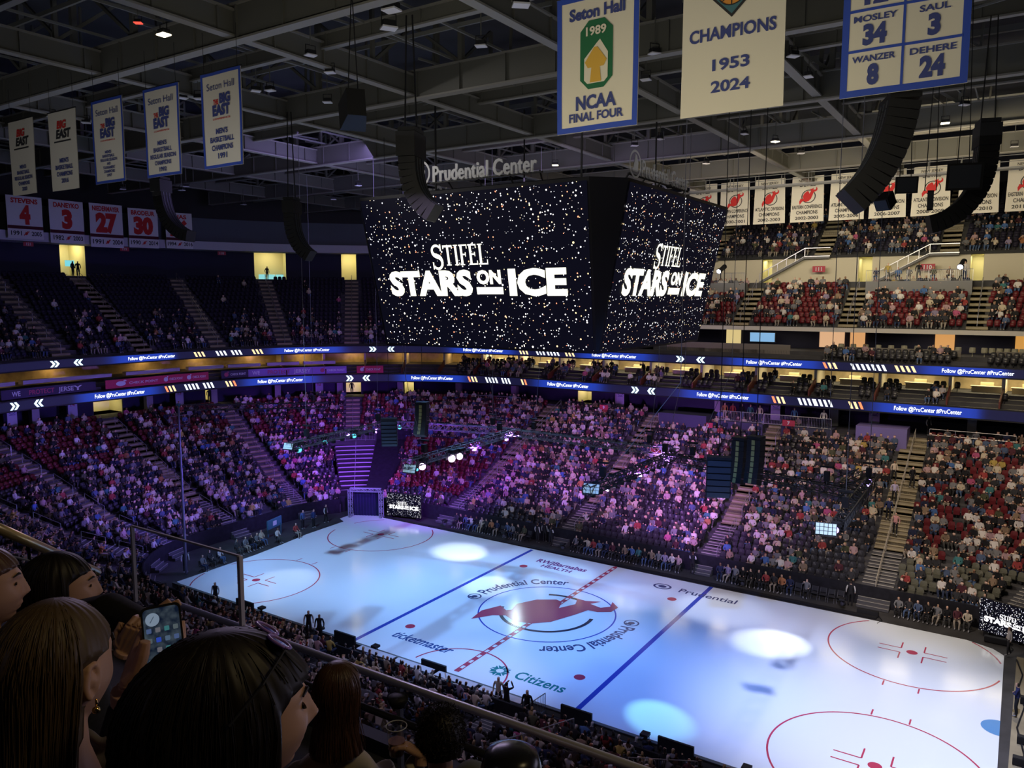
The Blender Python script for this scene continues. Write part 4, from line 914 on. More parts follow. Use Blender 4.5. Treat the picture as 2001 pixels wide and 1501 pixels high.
for kd, n in (('sit', 6), ('stand', 1), ('fold', 1), ('walk', 1), ('phone', 1), ('point', 1)):
    for k in range(n):
        J, B = pose(kd, k)
        if k % 2: J['hr'] = (0, J['hd'][1]+.07, J['hd'][2]-.08, .075); B = B+[('hd', 'hr')]
        V, Fc = grow(J, B, 0); V2, F2 = grow(J, B, 1)
        Bn = [b for b in B if b[1] != 'hr']
        l1, l2 = regions(J, Bn, V, Fc, k % 2), regions(J, Bn, V2, F2, k % 2)
        if k % 2:
            for VV, FF, ll in ((V, Fc, l1), (V2, F2, l2)):
                C_ = VV[FF].mean(1); q = np.array(J['hr'][:3]); ll[(np.linalg.norm(C_-q, axis=1) < .12) & (C_[:, 1] > q[1]-.03)] = 2
        TEMPL[(kd, k)] = (V, Fc, l1, V2, F2, l2)
TOPS = [(n_, tuple(c*.8 if n_ in ('white', 'cream') else (c*.5+.15*sum(cl)/3) for c in cl), w_) for n_, cl, w_ in [('black', (.015, .015, .02), 30), ('charcoal', (.04, .04, .05), 16), ('navy', (.02, .03, .10), 9), ('white', (.70, .66, .64), 15), ('cream', (.58, .50, .38), 7), ('grey', (.24, .24, .26), 12), ('light pink', (.62, .36, .40), 5), ('red', (.50, .03, .03), 4), ('tan', (.34, .22, .13), 4), ('denim blue', (.08, .14, .30), 6), ('bright blue', (.04, .18, .55), 2), ('teal', (.03, .25, .28), 2), ('maroon', (.13, .02, .04), 3), ('olive', (.10, .11, .05), 3), ('orange', (.60, .20, .04), 1), ('yellow', (.65, .45, .04), 1), ('hot pink', (.65, .06, .25), 1), ('lilac', (.36, .28, .50), 2)]]
HAIRS = [('dark', (.018, .012, .01), 6), ('brown', (.06, .03, .015), 5), ('blond', (.36, .25, .12), 2), ('grey', (.38, .37, .37), 2), ('red', (.20, .06, .02), 1)]
SKINS = [(.55, .34, .25), (.62, .40, .30), (.45, .27, .18), (.22, .12, .07), (.66, .44, .35)]
TROUS = [(.02, .03, .07), (.015, .015, .018), (.06, .10, .20), (.05, .05, .05), (.28, .24, .20)]
def pick(L): return random.choices(L, [x[2] for x in L])[0]
M_cr = mat('crowd clothes', attr='col', rough=.8)
M_cloth_o = mat('person clothing', objcol=True, rough=.85)
PM = {}
def person_mesh(kd, k, skin, hair, tro, sleeve=None):
    key = (kd, k, skin, hair, tro, sleeve)
    if key in PM: return PM[key]
    V, Fc, lab = TEMPL[(kd, k)][3:]; me = bpy.data.meshes.new('person'); me.from_pydata(V.tolist(), [], Fc.tolist())
    sl = M_cloth_o if sleeve is None else mat('sleeve %.2f' % sleeve, (sleeve, sleeve, sleeve), .8)
    for m_ in (M_cloth_o, mat('skin %d' % skin, SKINS[skin], .6), mat('hair %d' % hair, HAIRS[hair][1], .7), mat('trousers %d' % tro, TROUS[tro], .8), mat('shoes', (.25, .25, .27), .6), sl): me.materials.append(m_)
    me.polygons.foreach_set('material_index', lab.astype(np.int32)); me.polygons.foreach_set('use_smooth', [True]*len(Fc)); me.update(); PM[key] = me
    return me
def add_person(loc, rz, kd, top, label, group=None, hair=0, skin=0, tro=0, k=0, sleeve=None, s=1.0):
    o = bpy.data.objects.new('person', person_mesh(kd, k, skin, hair, tro, sleeve)); COL.objects.link(o); o.location = loc; o.rotation_euler = (0, 0, rz); o.scale = (s, s, s); o.color = (*top, 1)
    return tag(o, label, 'person', group)
# ---------------------------------------------------------------- seats
def seat_template():
    mb = MB(); pts = [(-.22, .40), (.22, .40), (.235, .62), (.20, .80), (.10, .85), (-.10, .85), (-.20, .80), (-.235, .62)]; n = len(pts)
    vs = [(x, .24+.10*(z-.4)-.05*(abs(x)/.22)**2, z) for x, z in pts]+[(x, .285+.10*(z-.4), z) for x, z in pts]
    mb.add([(0, .24, .62)]+vs, [(0, 1+i, 1+(i+1) % n) for i in range(n)]+[(1+i, 1+n+i, 1+n+(i+1) % n, 1+(i+1) % n) for i in range(n)], 0)
    mb.box((0, .12, .44), (.42, .08, .30), 0); mb.box((0, .2, .2), (.05, .1, .42), 1); mb.box((.25, .1, .60), (.04, .26, .03), 1)
    V = np.array(mb.v); T_, m_ = [], []
    for f_, k in zip(mb.f, mb.m):
        for i in range(1, len(f_)-1): T_.append((f_[0], f_[i], f_[i+1])); m_.append(k)
    return V, np.array(T_), np.array(m_)
SV, SF, SM = seat_template()
M_seat = {'black': mat('seat black', (.028, .028, .034), .35, spec=.5), 'red': mat('seat red', (.105, .009, .014), .45, spec=.4), 'grey': mat('seat olive', (.10, .10, .075), .4, spec=.5), 'dark': mat('seat dark', (.02, .018, .035), .5), 'maroon': mat('seat maroon', (.06, .008, .02), .5)}
M_seatleg = mat('seat standard', (.02, .02, .022), .5)
SEATS, PPL = [], []   # (x, y, z, rz, colour/tier info)
ORD = ['first', 'second', 'third', 'fourth', 'fifth', 'sixth', 'seventh', 'eighth', 'ninth', 'tenth', 'eleventh', 'twelfth', 'thirteenth', 'fourteenth', 'fifteenth', 'sixteenth', 'seventeenth', 'eighteenth', 'nineteenth', 'twentieth', 'twenty-first', 'twenty-second', 'twenty-third', 'twenty-fourth', 'twenty-fifth', 'twenty-sixth', 'twenty-seventh', 'twenty-eighth', 'twenty-ninth', 'thirtieth']
def fill(tname, a, b, rows, zf, aisles, dens, colf, skipf=None, gap=.5):
    al = sorted([(p, hw) for p, hw in aisles])
    for ri, r in enumerate(rows):
        rc = r+.42; x = a; sec = 0; n = 0
        while x < b:
            w_ = .535/PW(x, rc); x += w_
            nxt = [i for i, (p, hw) in enumerate(al) if abs(x-p) < (hw+.25)/PW(p, rc)]
            if nxt: n = 0; sec = nxt[0]+1; continue
            if skipf and skipf(x, r): n += 1; continue
            n += 1; q, o = P(rc, x); rz = math.atan2(o[1], o[0])-math.pi/2; z = zf(r)
            SEATS.append((q[0], q[1], z, rz, colf(x, r), tname, ri, sec, n))
            d = dens(x, r)
            if random.random() < d: PPL.append((q[0], q[1], z, rz, tname, ri, sec, n))
nz = {}
def clump(x, r):
    k = (int(x/2.2), int(r/1.7)); 
    if k not in nz: nz[k] = random.Random(str(k)).uniform(-.35, .35)
    return nz[k]
def d_low(x, r):
    if x < 4.5: d = .62 if r > 13 else .5
    elif x < 16.4: d = .75 if r > 15 else (.5 if r > 12 else .22)
    elif x < 28.8: d = .7 if r > 14.5 else .4
    elif x < 41: d = .78 if r > 13 else .55
    elif x < 72: d = .72 if r > 20 else (.35 if r > 16 else .12 if x > 52 else .4)
    elif x < 98: d = .55
    elif x < 119: d = .6 if r > 22 else (.7 if x > 104 else .25)
    elif x < 150: d = .78 if r < 23 else .42
    elif x < 185: d = .68 if r < 20 else .35
    else: d = .82
    return d+clump(x, r)*.8
def c_low(x, r):
    if x < 3.6: return 'red' if r > 13 else 'grey'
    if x < 41: return 'black'
    if x < 72: return 'red' if r > 10.5 else 'black'
    return 'red' if r > 20.5 else 'black'
def sk_low(x, r): return (72 < x < 96 and r < 20.4) or (4.5 < x < 14 and r > 26.5) or (22.5 < x < 27.5 and r > 26)
fill('lower', -58, 292, LOW_ROWS, z_low, LOW_AISLES, d_low, c_low, sk_low)
fill('upper', -50, FB, UP_ROWS, z_up, [(p, .8) for p in UP_AISLES], lambda x, r: .55+clump(x, r), lambda x, r: 'red', lambda x, r: (x < 0.2 and x > -0.0) or (1.5 < x < 10 and r > 32.6 and False))
fill('top', -40, FB, TOP_ROWS, z_top, [(p, .8) for p in TOP_AISLES], lambda x, r: (.42 if r < 45 else .2)+clump(x, r)*.9, lambda x, r: 'dark')
fill('end', FB, 190, END_ROWS, z_end, [(p, .85) for p in END_AISLES], lambda x, r: (.5 if r < 30 else .22 if r < 32 else .02)+clump(x, r)*(.8 if r < 32.5 else .1), lambda x, r: 'dark')  # end seats are red ones, their unlit tone put in the colour
SUITE_ROWS = [26.95, 27.85, 28.7, 29.5]; z_su = lambda r: {26.95: 11.8, 27.85: 12.1, 28.7: 12.4, 29.5: 12.7}[r]
sa = [(p, .9) for p in np.arange(-20+2.7, 45, 5.55)]
fill('suite', -45, 62, SUITE_ROWS, z_su, sa, lambda x, r: .22+clump(x, r)+(.3 if x > 26 else 0), lambda x, r: 'black', lambda x, r: abs((x+20+2.775) % 5.55-2.775) < .42)
fill('club', -45, FB, [27.05, 27.95], lambda r: 15.15 if r < 27.5 else 15.45, [(p, 1.2) for p in (-14, .5, 14, 26, 38)], lambda x, r: .12, lambda x, r: 'black', lambda x, r: x > 12)
def vis(x, y, z):
    u, v, d = to_px((x, y, z+.8))
    return d > 0 and -60 < u < 2060 and -40 < v < 1560, float(u), float(v), float(d)
BLOB = [(455, 1370, 175, 180), (110, 1330, 130, 170), (130, 1150, 85, 85), (20, 1180, 50, 120), (675, 1390, 75, 100), (862, 1450, 55, 70), (320, 1280, 70, 110), (990, 1500, 60, 45)]
def hidden(u, v, d):
    if any(((u-a)/c)**2+((v-b)/e)**2 < 1 for a, b, c, e in BLOB): return True
    return v > 1505 or u < 0 or u > 2001 or v < 0
cand = []
for i, s in enumerate(PPL):
    ok, u, v, d = vis(*s[:3])
    if not ok: PPL[i] = None; continue
    if s[1] < -8 and (CP[2]+(s[2]+.9-CP[2])*((-39.6-CP[1])/(s[1]-CP[1]))) < 17.6: PPL[i] = None; continue
    if not hidden(u, v, d) and s[4] == 'lower': cand.append((d, i))
cand.sort(); solo = set(i for d, i in cand[:215])
sec_name = {0: 'right corner block', 1: 'block beside the wide stairs', 2: 'block under sign seven', 3: 'block under sign eight', 4: 'block under sign nine', 5: 'block beside the entrance gate', 6: 'block left of the entrance', 7: 'left end block', 8: 'second left end block', 9: 'near left corner block', 10: 'near corner block', 11: 'near block by the ice', 12: 'near block below the glass', 13: 'near block under the rail', 14: 'block below the front row', 15: 'near right block', 16: 'last near block'}
cv, cf, cc = [], [], []; off = 0
for i, s in enumerate(PPL):
    if s is None: continue
    x, y, z, rz, tn, ri, sec, n = s; k = random.randrange(6); tp = pick(TOPS); hr = pick(HAIRS); sk = random.choice(SKINS); tr = random.choice(TROUS); sc = random.uniform(.92, 1.05); jr = rz+random.uniform(-.3, .3)
    if i in solo:
        lab = 'person in %s, %s row, %s seat, %s' % (tp[0], ORD[min(ri, 29)], ORD[min(n-1, 29)], sec_name.get(sec, 'block'))
        add_person((x, y, z), jr, 'sit', tp[1], lab, 'spectators in the lower bowl', HAIRS.index(hr), SKINS.index(sk), TROUS.index(tr), k, s=sc); continue
    V, Fc, lb = TEMPL[('sit', k)][:3]; c_, s_ = math.cos(jr)*sc, math.sin(jr)*sc
    W_ = np.c_[V[:, 0]*c_-V[:, 1]*s_+x, V[:, 0]*s_+V[:, 1]*c_+y, V[:, 2]*sc+z]
    pal = np.array([tp[1], sk, hr[1], tr, (.2, .2, .2), tp[1]]); 
    # split by face so colours stay crisp
    cv.append(W_[Fc].reshape(-1, 3)); cc.append(np.repeat(pal[lb], 3, axis=0)); m_ = len(Fc)*3; cf.append(np.arange(off, off+m_).reshape(-1, 3)); off += m_
crowd = npmesh('crowd', np.vstack(cv), np.vstack(cf), [M_cr], col=np.vstack(cc)); tag(crowd, 'seated audience filling the stands around the rink', 'crowd', kind='stuff')
# seats: the nearest three hundred that show are things, the rest one mass
seen = []; socc = set((round(PPL[i][0], 2), round(PPL[i][1], 2)) for i in solo)
occ = set((round(s[0], 2), round(s[1], 2)) for s in PPL if s)
for i, s in enumerate(SEATS):
    ok, u, v, d = vis(*s[:3])
    if not ok: SEATS[i] = None; continue
    if s[1] < -8 and (CP[2]+(s[2]+.9-CP[2])*((-39.6-CP[1])/(s[1]-CP[1]))) < 17.6: SEATS[i] = None; continue
    if not hidden(u, v, d) and s[5] == 'lower' and s[1] > 0 and (round(s[0], 2), round(s[1], 2)) not in occ: seen.append((d, i))
seen.sort(); ssolo = set(i for d, i in seen[:300]); sme = {}
sv, sf, sm = [], [], []; off = 0; keys = list(M_seat)
for i, s in enumerate(SEATS):
    if s is None: continue
    if (round(s[0], 2), round(s[1], 2)) in socc: continue
    x, y, z, rz, c, tn, ri, sec, n = s
    if i in ssolo:
        if c not in sme:
            me = bpy.data.meshes.new('stadium_seat'); me.from_pydata(SV.tolist(), [], SF.tolist()); me.materials.append(M_seat[c]); me.materials.append(M_seatleg); me.polygons.foreach_set('material_index', SM.astype(np.int32)); me.update(); sme[c] = me
        o = bpy.data.objects.new('stadium_seat', sme[c]); COL.objects.link(o); o.location = (x, y, z); o.rotation_euler = (0, 0, rz)
        tag(o, 'empty %s folding seat, %s row, %s place, %s' % ({'grey': 'olive grey', 'black': 'black', 'red': 'red'}.get(c, c), ORD[min(ri, 29)], ORD[min(n-1, 29)], sec_name.get(sec, 'block')), 'seat', 'empty seats in the lower bowl'); continue
    c_, s_ = math.cos(rz), math.sin(rz); sv.append(np.c_[SV[:, 0]*c_-SV[:, 1]*s_+x, SV[:, 0]*s_+SV[:, 1]*c_+y, SV[:, 2]+z]); sf.append(SF+off); off += len(SV); sm.append(np.where(SM == 0, keys.index(c), len(keys)))
st = npmesh('stadium_seating', np.vstack(sv), np.vstack(sf), [M_seat[k] for k in keys]+[M_seatleg], mi=np.concatenate(sm)); tag(st, 'rows of folding stadium seats in the stands', 'seats', kind='stuff')
# ---------------------------------------------------------------- show rig over the ice
M_truss = mat('truss aluminium', (.16, .17, .18), .4, metal=.6); M_tdark = mat('dark truss', (.03, .032, .035), .45, metal=.4)
def truss_mb(mb, a, b, w_=.42, step=.5, t=.05, mi=0):
    a, b = np.array(a, float), np.array(b, float); d = b-a; L = np.linalg.norm(d); d /= L; up = np.array([0, 0, 1.]) if abs(d[2]) < .9 else np.array([1., 0, 0])
    s_ = np.cross(d, up); s_ /= np.linalg.norm(s_); u_ = np.cross(s_, d); C4 = [(i*s_+j*u_)*w_/2 for i, j in ((-1, -1), (1, -1), (1, 1), (-1, 1))]
    for c in C4: mb.bar(a+c, b+c, t, t, mi)
    n = max(1, int(L/step))
    for i in range(n):
        p, q = a+d*L*i/n, a+d*L*(i+1)/n
        for k in range(4):
            c0, c1 = C4[k], C4[(k+1) % 4]; mb.bar(p+c0, q+c1 if i % 2 else q+c1, t*.55, t*.55, mi); 
            if i % 2 == 0: mb.bar(p+c0, p+c1, t*.55, t*.55, mi)
    return mb
def rig_truss(a, b, label, m=None, cables=(.15, .85), w_=.5):
    a, b = np.array(a, float), np.array(b, float); t = empty('lighting_truss', tuple((a+b)/2), label, 'lighting truss', 'show lighting trusses above the ice')
    truss_mb(MB(), a, b, w_, .55, .06).build('frame', m or M_truss, t)
    mb = MB()
    for i, f_ in enumerate(np.arange(.06, .97, 1.0/max(4, int(np.linalg.norm(b-a)*1.1)))):
        q = a+(b-a)*f_; mb.box((q[0], q[1], q[2]-.38), (.22, .22, .28)); mb.tube([q+np.array([.1, 0, .25]), q+np.array([-.1, .2, .33]), q+np.array([.15, .5, .27])], .04, 5)
    mb.build('fixture_clamp', M_black, t)
    for f_ in cables:
        q = a+(b-a)*f_; mb = MB(); tx, ty = q[0], q[1]
        if abs(tx) < 9.7 and abs(ty) < 9.7:   # bridled clear of the scoreboard
            if abs(tx) > abs(ty): tx = math.copysign(9.9, tx)
            else: ty = math.copysign(9.9, ty)
        mb.tube([q+np.array([0, 0, .2]), (tx, ty, 16.2), (tx, ty, 32.4)], .02, 4); mb.build('hoist_cable', mat('cable', (.15, .15, .18), .5), t)
        mb = MB(); mb.box(q+np.array([0, 0, .75]), (.3, .3, .55)); mb.box(q+np.array([0, 0, 1.3]), (.7, .16, .1)); mb.build('hoist_motor', M_black, t)
RZ = 9.9
rig_truss((-19.4, -4.6, RZ), (-20.0, 7.2, RZ+.1), 'long truss over the left part of the ice carrying small cyan lamps')
rig_truss((-20.0, 6.9, RZ+.1), (-8.5, 8.8, RZ+.2), 'truss along the far side joining the left two trusses')
rig_truss((-8.0, -4.8, RZ), (-8.7, 9.2, RZ+.1), 'truss carrying the bright purple lamps')
rig_truss((-8.7, 9.0, RZ+.1), (5.6, 8.4, RZ+.1), 'long thin truss running right from the purple lamps')
rig_truss((5.2, -4.4, RZ), (5.5, 8.4, RZ), 'dark sloping truss above the centre right of the ice', M_tdark)
rig_truss((5.5, 7.0, RZ), (18.4, 3.0, RZ), 'dark truss behind the right speaker cluster', M_tdark)
rig_truss((18.5, -3.6, RZ), (18.3, 7.6, RZ), 'dark truss over the right end of the ice with small purple lamp', M_tdark)
rig_truss((-30.9, 10.1, 10.4), (-41.3, 1.4, 10.4), 'thin truss above the left end crowd', M_tdark, cables=(.1,))
M_on = {'p': mat('lamp purple', (0, 0, 0), emit=(.85, .62, 1), es=9), 'c': mat('lamp cyan', (0, 0, 0), emit=(.1, .65, .8), es=2.0), 'v': mat('lamp violet', (0, 0, 0), emit=(.45, .3, 1), es=4), 'w': mat('blinder lens', (.45, .55, .6), .3, emit=(.35, .55, .62), es=.45), 'o': mat('lamp dark lens', (.05, .05, .07), .15)}
def moving_head(q, look, r, kind, label, group='moving head lamps'):
    q = np.array(q, float); t = empty('moving_head_lamp', tuple(q), label, 'stage light', group)
    d = np.array(look, float)-q; d /= np.linalg.norm(d); R = np.array(Vector(d).to_track_quat('Z', 'Y').to_matrix())
    mb = MB(); mb.lathe(q, [(r*.5, -r*1.6), (r*.95, -r*1.2), (r, 0)], 14, 0, R); mb.build('head', M_black, t)
    mb = MB(); mb.lathe(q+d*.01, [(r*.9, 0), (r*.85, r*.12), (r*.4, r*.22)], 14, 0, R); mb.build('lens', M_on[kind], t)
    s_ = np.cross(d, [0, 0, 1.]); s_ /= np.linalg.norm(s_)+1e-9; mb = MB()
    for k in (-1, 1): mb.bar(q+s_*k*r*1.15, q+s_*k*r*1.15+np.array([0, 0, r*1.6]), r*.2)
    mb.box(q+np.array([0, 0, r*2.0]), (r*2.4, r*2.4, r*.8)); mb.build('yoke', M_black, t)
for u, v, r, k, lk, lab in ((825, 912, .26, 'p', None, 'leftmost bright purple white lamp on the middle truss'), (883, 896, .28, 'p', None, 'bright purple white lamp left of its close twin'), (898, 892, .26, 'p', None, 'bright purple white lamp right of its close twin'),
                          (584, 879, .24, 'c', None, 'blue cyan lamp at the left truss end'), (635, 865, .2, 'c', None, 'cyan lamp second along the left truss'), (692, 852, .2, 'c', None, 'cyan lamp third along the left truss'), (781, 835, .2, 'c', None, 'cyan lamp right of the left speaker block'), (815, 918, .1, 'c', None, 'tiny cyan lamp beside the leftmost purple lamp')):
    x = -19.7 if u < 800 else -8.0; q = at(u, v, x=x); moving_head(q, tuple(CP+np.array([-6, 4, -4])), r, k, lab)
q = at(1633, 1036, x=18.4); moving_head(q, tuple(CP+np.array([-2, 2, -3])), .17, 'v', 'small violet lamp at the lower end of the right truss')
for u, v in ((1700, 940), (1697, 948)):
    q = at(u, v, x=18.3); moving_head(q, tuple(CP+np.array([4, 2, -3])), .12, 'v', 'tiny violet lamp %s the upper end of the right truss' % ('at' if u == 1700 else 'just below'))
for u, v, x, s_, lab in ((800, 916, -8, .9, 'pale square blinder panel at the near end of the middle truss'), (563, 872, -19.5, .8, 'dim square blinder panel at the near end of the left truss'), (1155, 955, 5.2, .95, 'pale square blinder panel at the end of the dark sloping truss'), (1614, 1034, 18.4, .9, 'pale square blinder panel beside the small violet lamp')):
    q = at(u, v, x=x); t = empty('blinder_light', tuple(q), lab, 'stage light', 'square blinder panels'); n_ = np.array([.15, -.75, .35]); n_ /= np.linalg.norm(n_); a_ = np.cross(n_, [0, 0, 1.]); a_ /= np.linalg.norm(a_); b_ = np.cross(a_, n_)
    mb = MB(); mb.frame(q-n_*.08, a_*s_*.52, b_*s_*.34, n_*.06); mb.build('casing', M_black, t)
    for i in range(5):
        mb = MB()
        for j in range(3): mb.frame(q+a_*s_*(-.4+.2*i)+b_*s_*(-.2+.2*j), a_*s_*.085, b_*s_*.085, n_*.02)
        mb.build('lens_row', M_on['w'], t)
# speaker blocks flown with the rig
def flown(q, n, w_, h, dpt, head, bend, lab, gold=False):
    t = empty('flown_speaker_stack', tuple(q), lab, 'speaker', 'speakers flown over the ice'); q = np.array(q, float); f_ = np.array([math.cos(head), math.sin(head), 0]); s_ = np.array([-f_[1], f_[0], 0]); up = np.array([0, 0, 1.])
    mb = MB(); mb.frame(q+up*.1, f_*dpt*.5, s_*w_*.5, up*.08); mb.tube([q+up*.2, (q[0], q[1], 32)], .025, 4); mb.build('rigging_frame', M_spk, t)
    for i in range(n):
        a = bend*i/n; d = -up*math.cos(a)-f_*math.sin(a); fn_ = f_*math.cos(a)-up*math.sin(a); c = q+d*h/2; mb = MB(); mb.frame(c, fn_*dpt/2, s_*w_/2, d*h*.47, 0); mb.frame(c+fn_*(dpt/2+.01), fn_*.01, s_*w_*.46, d*h*.42, 1)
        if gold: mb.frame(c-fn_*(dpt/2+.02), fn_*.02, s_*w_*.12, d*h*.4, 2)
        mb.build('speaker_cabinet', [M_spk, M_grille, mat('amplifier plate', (.30, .28, .10), .4)], t); q = q+d*h
flown(at(760, 822, x=-13), 7, 1.15, .27, .7, -.9, .7, 'black flown speaker stack above the left trusses')
flown(at(825, 790, x=-12), 8, .9, .3, .7, 1.9, .5, 'narrow flown speaker stack seen from behind, left of centre', True)
flown(at(1405, 898, x=11.4), 6, 1.35, .36, .7, -1.2, .35, 'black flown speaker stack above the right of the ice')
flown(at(1447, 860, x=11.6), 8, .8, .33, .7, 1.4, .3, 'left of two open backed speaker columns with yellow plates', True)
flown(at(1478, 858, x=12.9), 8, .8, .33, .7, 1.4, .3, 'right of two open backed speaker columns with yellow plates', True)
# cable bundle heap of the right hoists
cbm = MB()
for i in range(26):
    a = random.uniform(0, 6.28); q0 = np.array(at(1690+random.uniform(-25, 8), 940+random.uniform(-25, 25), x=17.4)); cbm.tube([q0, q0+np.array([random.uniform(-1, .3), random.uniform(-.8, .8), random.uniform(-.5, .2)]), q0+np.array([random.uniform(-2, 0), random.uniform(-1.2, 1.2), random.uniform(-.9, 0)])], .035, 4)
tag(cbm.build('cable_bundle', M_black), 'tangle of black cables beside the right truss', 'cables')
# ---------------------------------------------------------------- entrance gate, drapes and screens
ga, gb = np.array([-27.35, 9.35, .03]), np.array([-24.7, 10.75, .03]); gd = (gb-ga)/np.linalg.norm(gb-ga); gh = 2.65
g_ = empty('entrance_gate', tuple((ga+gb)/2), 'square aluminium truss gateway with dark curtain where skaters enter', 'gateway')
mt = mat('gate truss', (.42, .45, .55), .35, metal=.4)
truss_mb(MB(), ga+[0, 0, .05], ga+[0, 0, gh], .3, .32, .05).build('left_tower', mt, g_); truss_mb(MB(), gb+[0, 0, .05], gb+[0, 0, gh], .3, .32, .05).build('right_tower', mt, g_)
truss_mb(MB(), ga+[0, 0, gh-.02], gb+[0, 0, gh-.02], .3, .32, .05).build('top_beam', mt, g_)
nb = np.array([gd[1], -gd[0], 0]); cu = MB(); k = 18
for i in range(k):
    p0 = ga+gd*(.2+(np.linalg.norm(gb-ga)-.4)*i/k)-nb*(.45+.06*(i % 2)); p1 = ga+gd*(.2+(np.linalg.norm(gb-ga)-.4)*(i+1)/k)-nb*(.45+.06*((i+1) % 2)); cu.add([p0, p1, p1+[0, 0, gh-.2], p0+[0, 0, gh-.2]], [(0, 1, 2, 3)])
cu.build('curtain', mat('midnight curtain', (.012, .012, .05), .9), g_)
for q in (ga, gb):
    mb = MB(); mb.box(q+nb*.25+[0, 0, .08], (.22, .22, .16)); mb.build('base_plate', M_steel, g_)
def led(a, b, z0, z1, label):
    a, b = np.array(a, float), np.array(b, float); L = np.linalg.norm(b-a); X_ = (b-a)/L; N_ = np.cross(X_, [0, 0, 1.]); c = (a+b)/2; t = empty('led_screen', (c[0], c[1], 0), label, 'screen')
    mb = MB(); mb.frame((c[0], c[1], (z0+z1)/2)-N_*.12, X_*L/2, N_*.09, (0, 0, (z1-z0)/2+.03)); mb.build('casing', M_black, t)
    g = lambda u, v, e=0.0: np.array([c[0], c[1], z0+v])+X_*u+N_*e
    mb = MB(); put_rect(mb, g, -L/2, 0, L/2, z1-z0); mb.build('screen', star_mat('streak sparkle', 9, 1.5, streak=True), t)
    mb = MB(); show_title(mb, lambda u, v: g(u, v, .03), L*.86, 0, (z1-z0)*.33); mb.build('title_lettering', M_litw, t)
    mb = MB()
    for s_ in (-.4, .4): mb.box((c+X_*L*s_-N_*.25)+[0, 0, z0/2], (.3, .5, max(z0, .1)))
    mb.build('stand', M_black, t)
led((-24.35, 11.15, 0), (-20.85, 12.0, 0), .25, 2.4, 'low screen with the show title beside the entrance gate')
led((24.15, 11.95, 0), (27.5, 10.75, 0), .3, 2.35, 'low screen with the show title at the right end of the ice')
rb = MB(); n = 11
for i in range(n):
    r0, r1 = 11.6+8.3*i/n, 11.6+8.3*(i+1)/n; z0 = 1.45+3.4*i/n
    sweep(rb, 81.5, 95, [(r0, 0.1), (r0, z0), (r1, z0)], 0); sweep(rb, 81.9, 94.6, [(r0-.03, z0-.05), (r0-.03, z0+.05), (r0+.12, z0+.05)], 1)
for p in (81.5, 95): rb.add([P3(11.6, p, 0), P3(19.9, p, 0), P3(19.9, p, 4.8), P3(11.6, p, 1.4)], [(0, 1, 2, 3)], 0)
for p in (88,):
    for i in range(n): rb.bar(P3(11.6+8.3*i/n, p, 1.5+3.4*i/n), P3(11.6+8.3*(i+1)/n, p, 1.5+3.4*(i+1)/n), .05, .05, 1)
struct(rb.build('trim_folded_bleacher', [M_black, mat('bleacher edge', (.40, .36, .46), .5)]))
dr = MB(); sweep(dr, 70.5, 81.5, [(9.2, .03), (9.2, 1.6), (13, 2.6), (20.4, 5.0), (20.4, 6.2)]); dr.add([P3(9.2, 70.5, 0), P3(20.4, 70.5, 0), P3(20.4, 70.5, 5), P3(9.2, 70.5, 1.6)], [(0, 1, 2, 3)])
sweep(dr, 81.5, 97, [(9.0, .03), (9.0, 1.5), (11.5, 1.5)]); struct(dr.build('wall_drape', M_drape))
# ---------------------------------------------------------------- railings
M_rail = mat('rail steel', (.38, .38, .42), .35, metal=.7)
def railing(pts, h, label, group=None, bars=0, name='railing', posts=1.2, rails=(1.0, .5), m=None, r=.025, pick_=None):
    pts = [np.array(p, float) for p in pts]; t = empty(name, tuple(pts[0]), label, 'railing', group)
    for k in rails:
        mb = MB(); mb.tube([p+np.array([0, 0, h*k]) for p in pts], r if k == 1.0 else r*.8, 6); mb.build('top_rail' if k == 1.0 else 'lower_rail', m or M_rail, t)
    mb, nb_ = MB(), MB()
    for a, b in zip(pts[:-1], pts[1:]):
        L = np.linalg.norm(b-a); n = max(1, int(round(L/posts)))
        for i in range(n+1): q = a+(b-a)*i/n; mb.bar(q, q+np.array([0, 0, h]), r*1.4)
        if bars:
            k = int(L/bars)
            for i in range(1, k): q = a+(b-a)*i/k; nb_.bar(q+np.array([0, 0, .1]), q+np.array([0, 0, h]), r*.6)
    mb.build('posts', m or M_rail, t)
    if bars and nb_.v: nb_.build('balusters', m or M_rail, t)
    return t
nm_a = {4.5: 'the wide stairs beside section seven', 16.4: 'the stairs between signs seven and eight', 28.8: 'the stairs left of sign eight', 41: 'the stairs right of the red empty seats', 89: 'the upper stairs above the entrance', 119: 'the stairs left of the entrance', 140: 'the second stairs in the left end', 160: 'the third stairs in the left end', 179: 'the near left corner stairs', -21.5: 'the far right corner stairs'}
for p, hw in LOW_AISLES:
    if p > 185: continue
    segs = ((9, 28),) if p in (4.5, 41) else ((9.4, 11.2), (12.2, 14), (15.5, 17.5), (18.7, 20.7), (22, 24), (25.2, 27.2)) if p != 89 else ((21.5, 23.5), (25, 27))
    off_ = 0 if p in (4.5, 89, 119) else (-hw if p < 60 else 0)
    for k, (r0, r1) in enumerate(segs):
        pp = p+off_/PW(p, r0) if p < 45 and p > 0 else p
        railing([P3(r0, pp, z_low(r0)), P3(r1, pp, z_low(r1))], .9, 'sloping steel handrail, %s segment up %s' % (ORD[k], nm_a[p]), 'stair handrails', rails=(1.0, .55), posts=1.6 if len(segs) > 1 else 2.2, m=mat('bright rail', (.55, .5, .42), .35, metal=.4) if p == 4.5 else None)
for j, p in enumerate([x for x in UP_AISLES if -20 < x < 30]):
    railing([P3(28.7, p, z_up(28.7)), P3(33.8, p, z_up(33.8))], .9, 'thin handrail up the %s upper stairs on the far side' % ORD[j], 'stair handrails', posts=1.6)
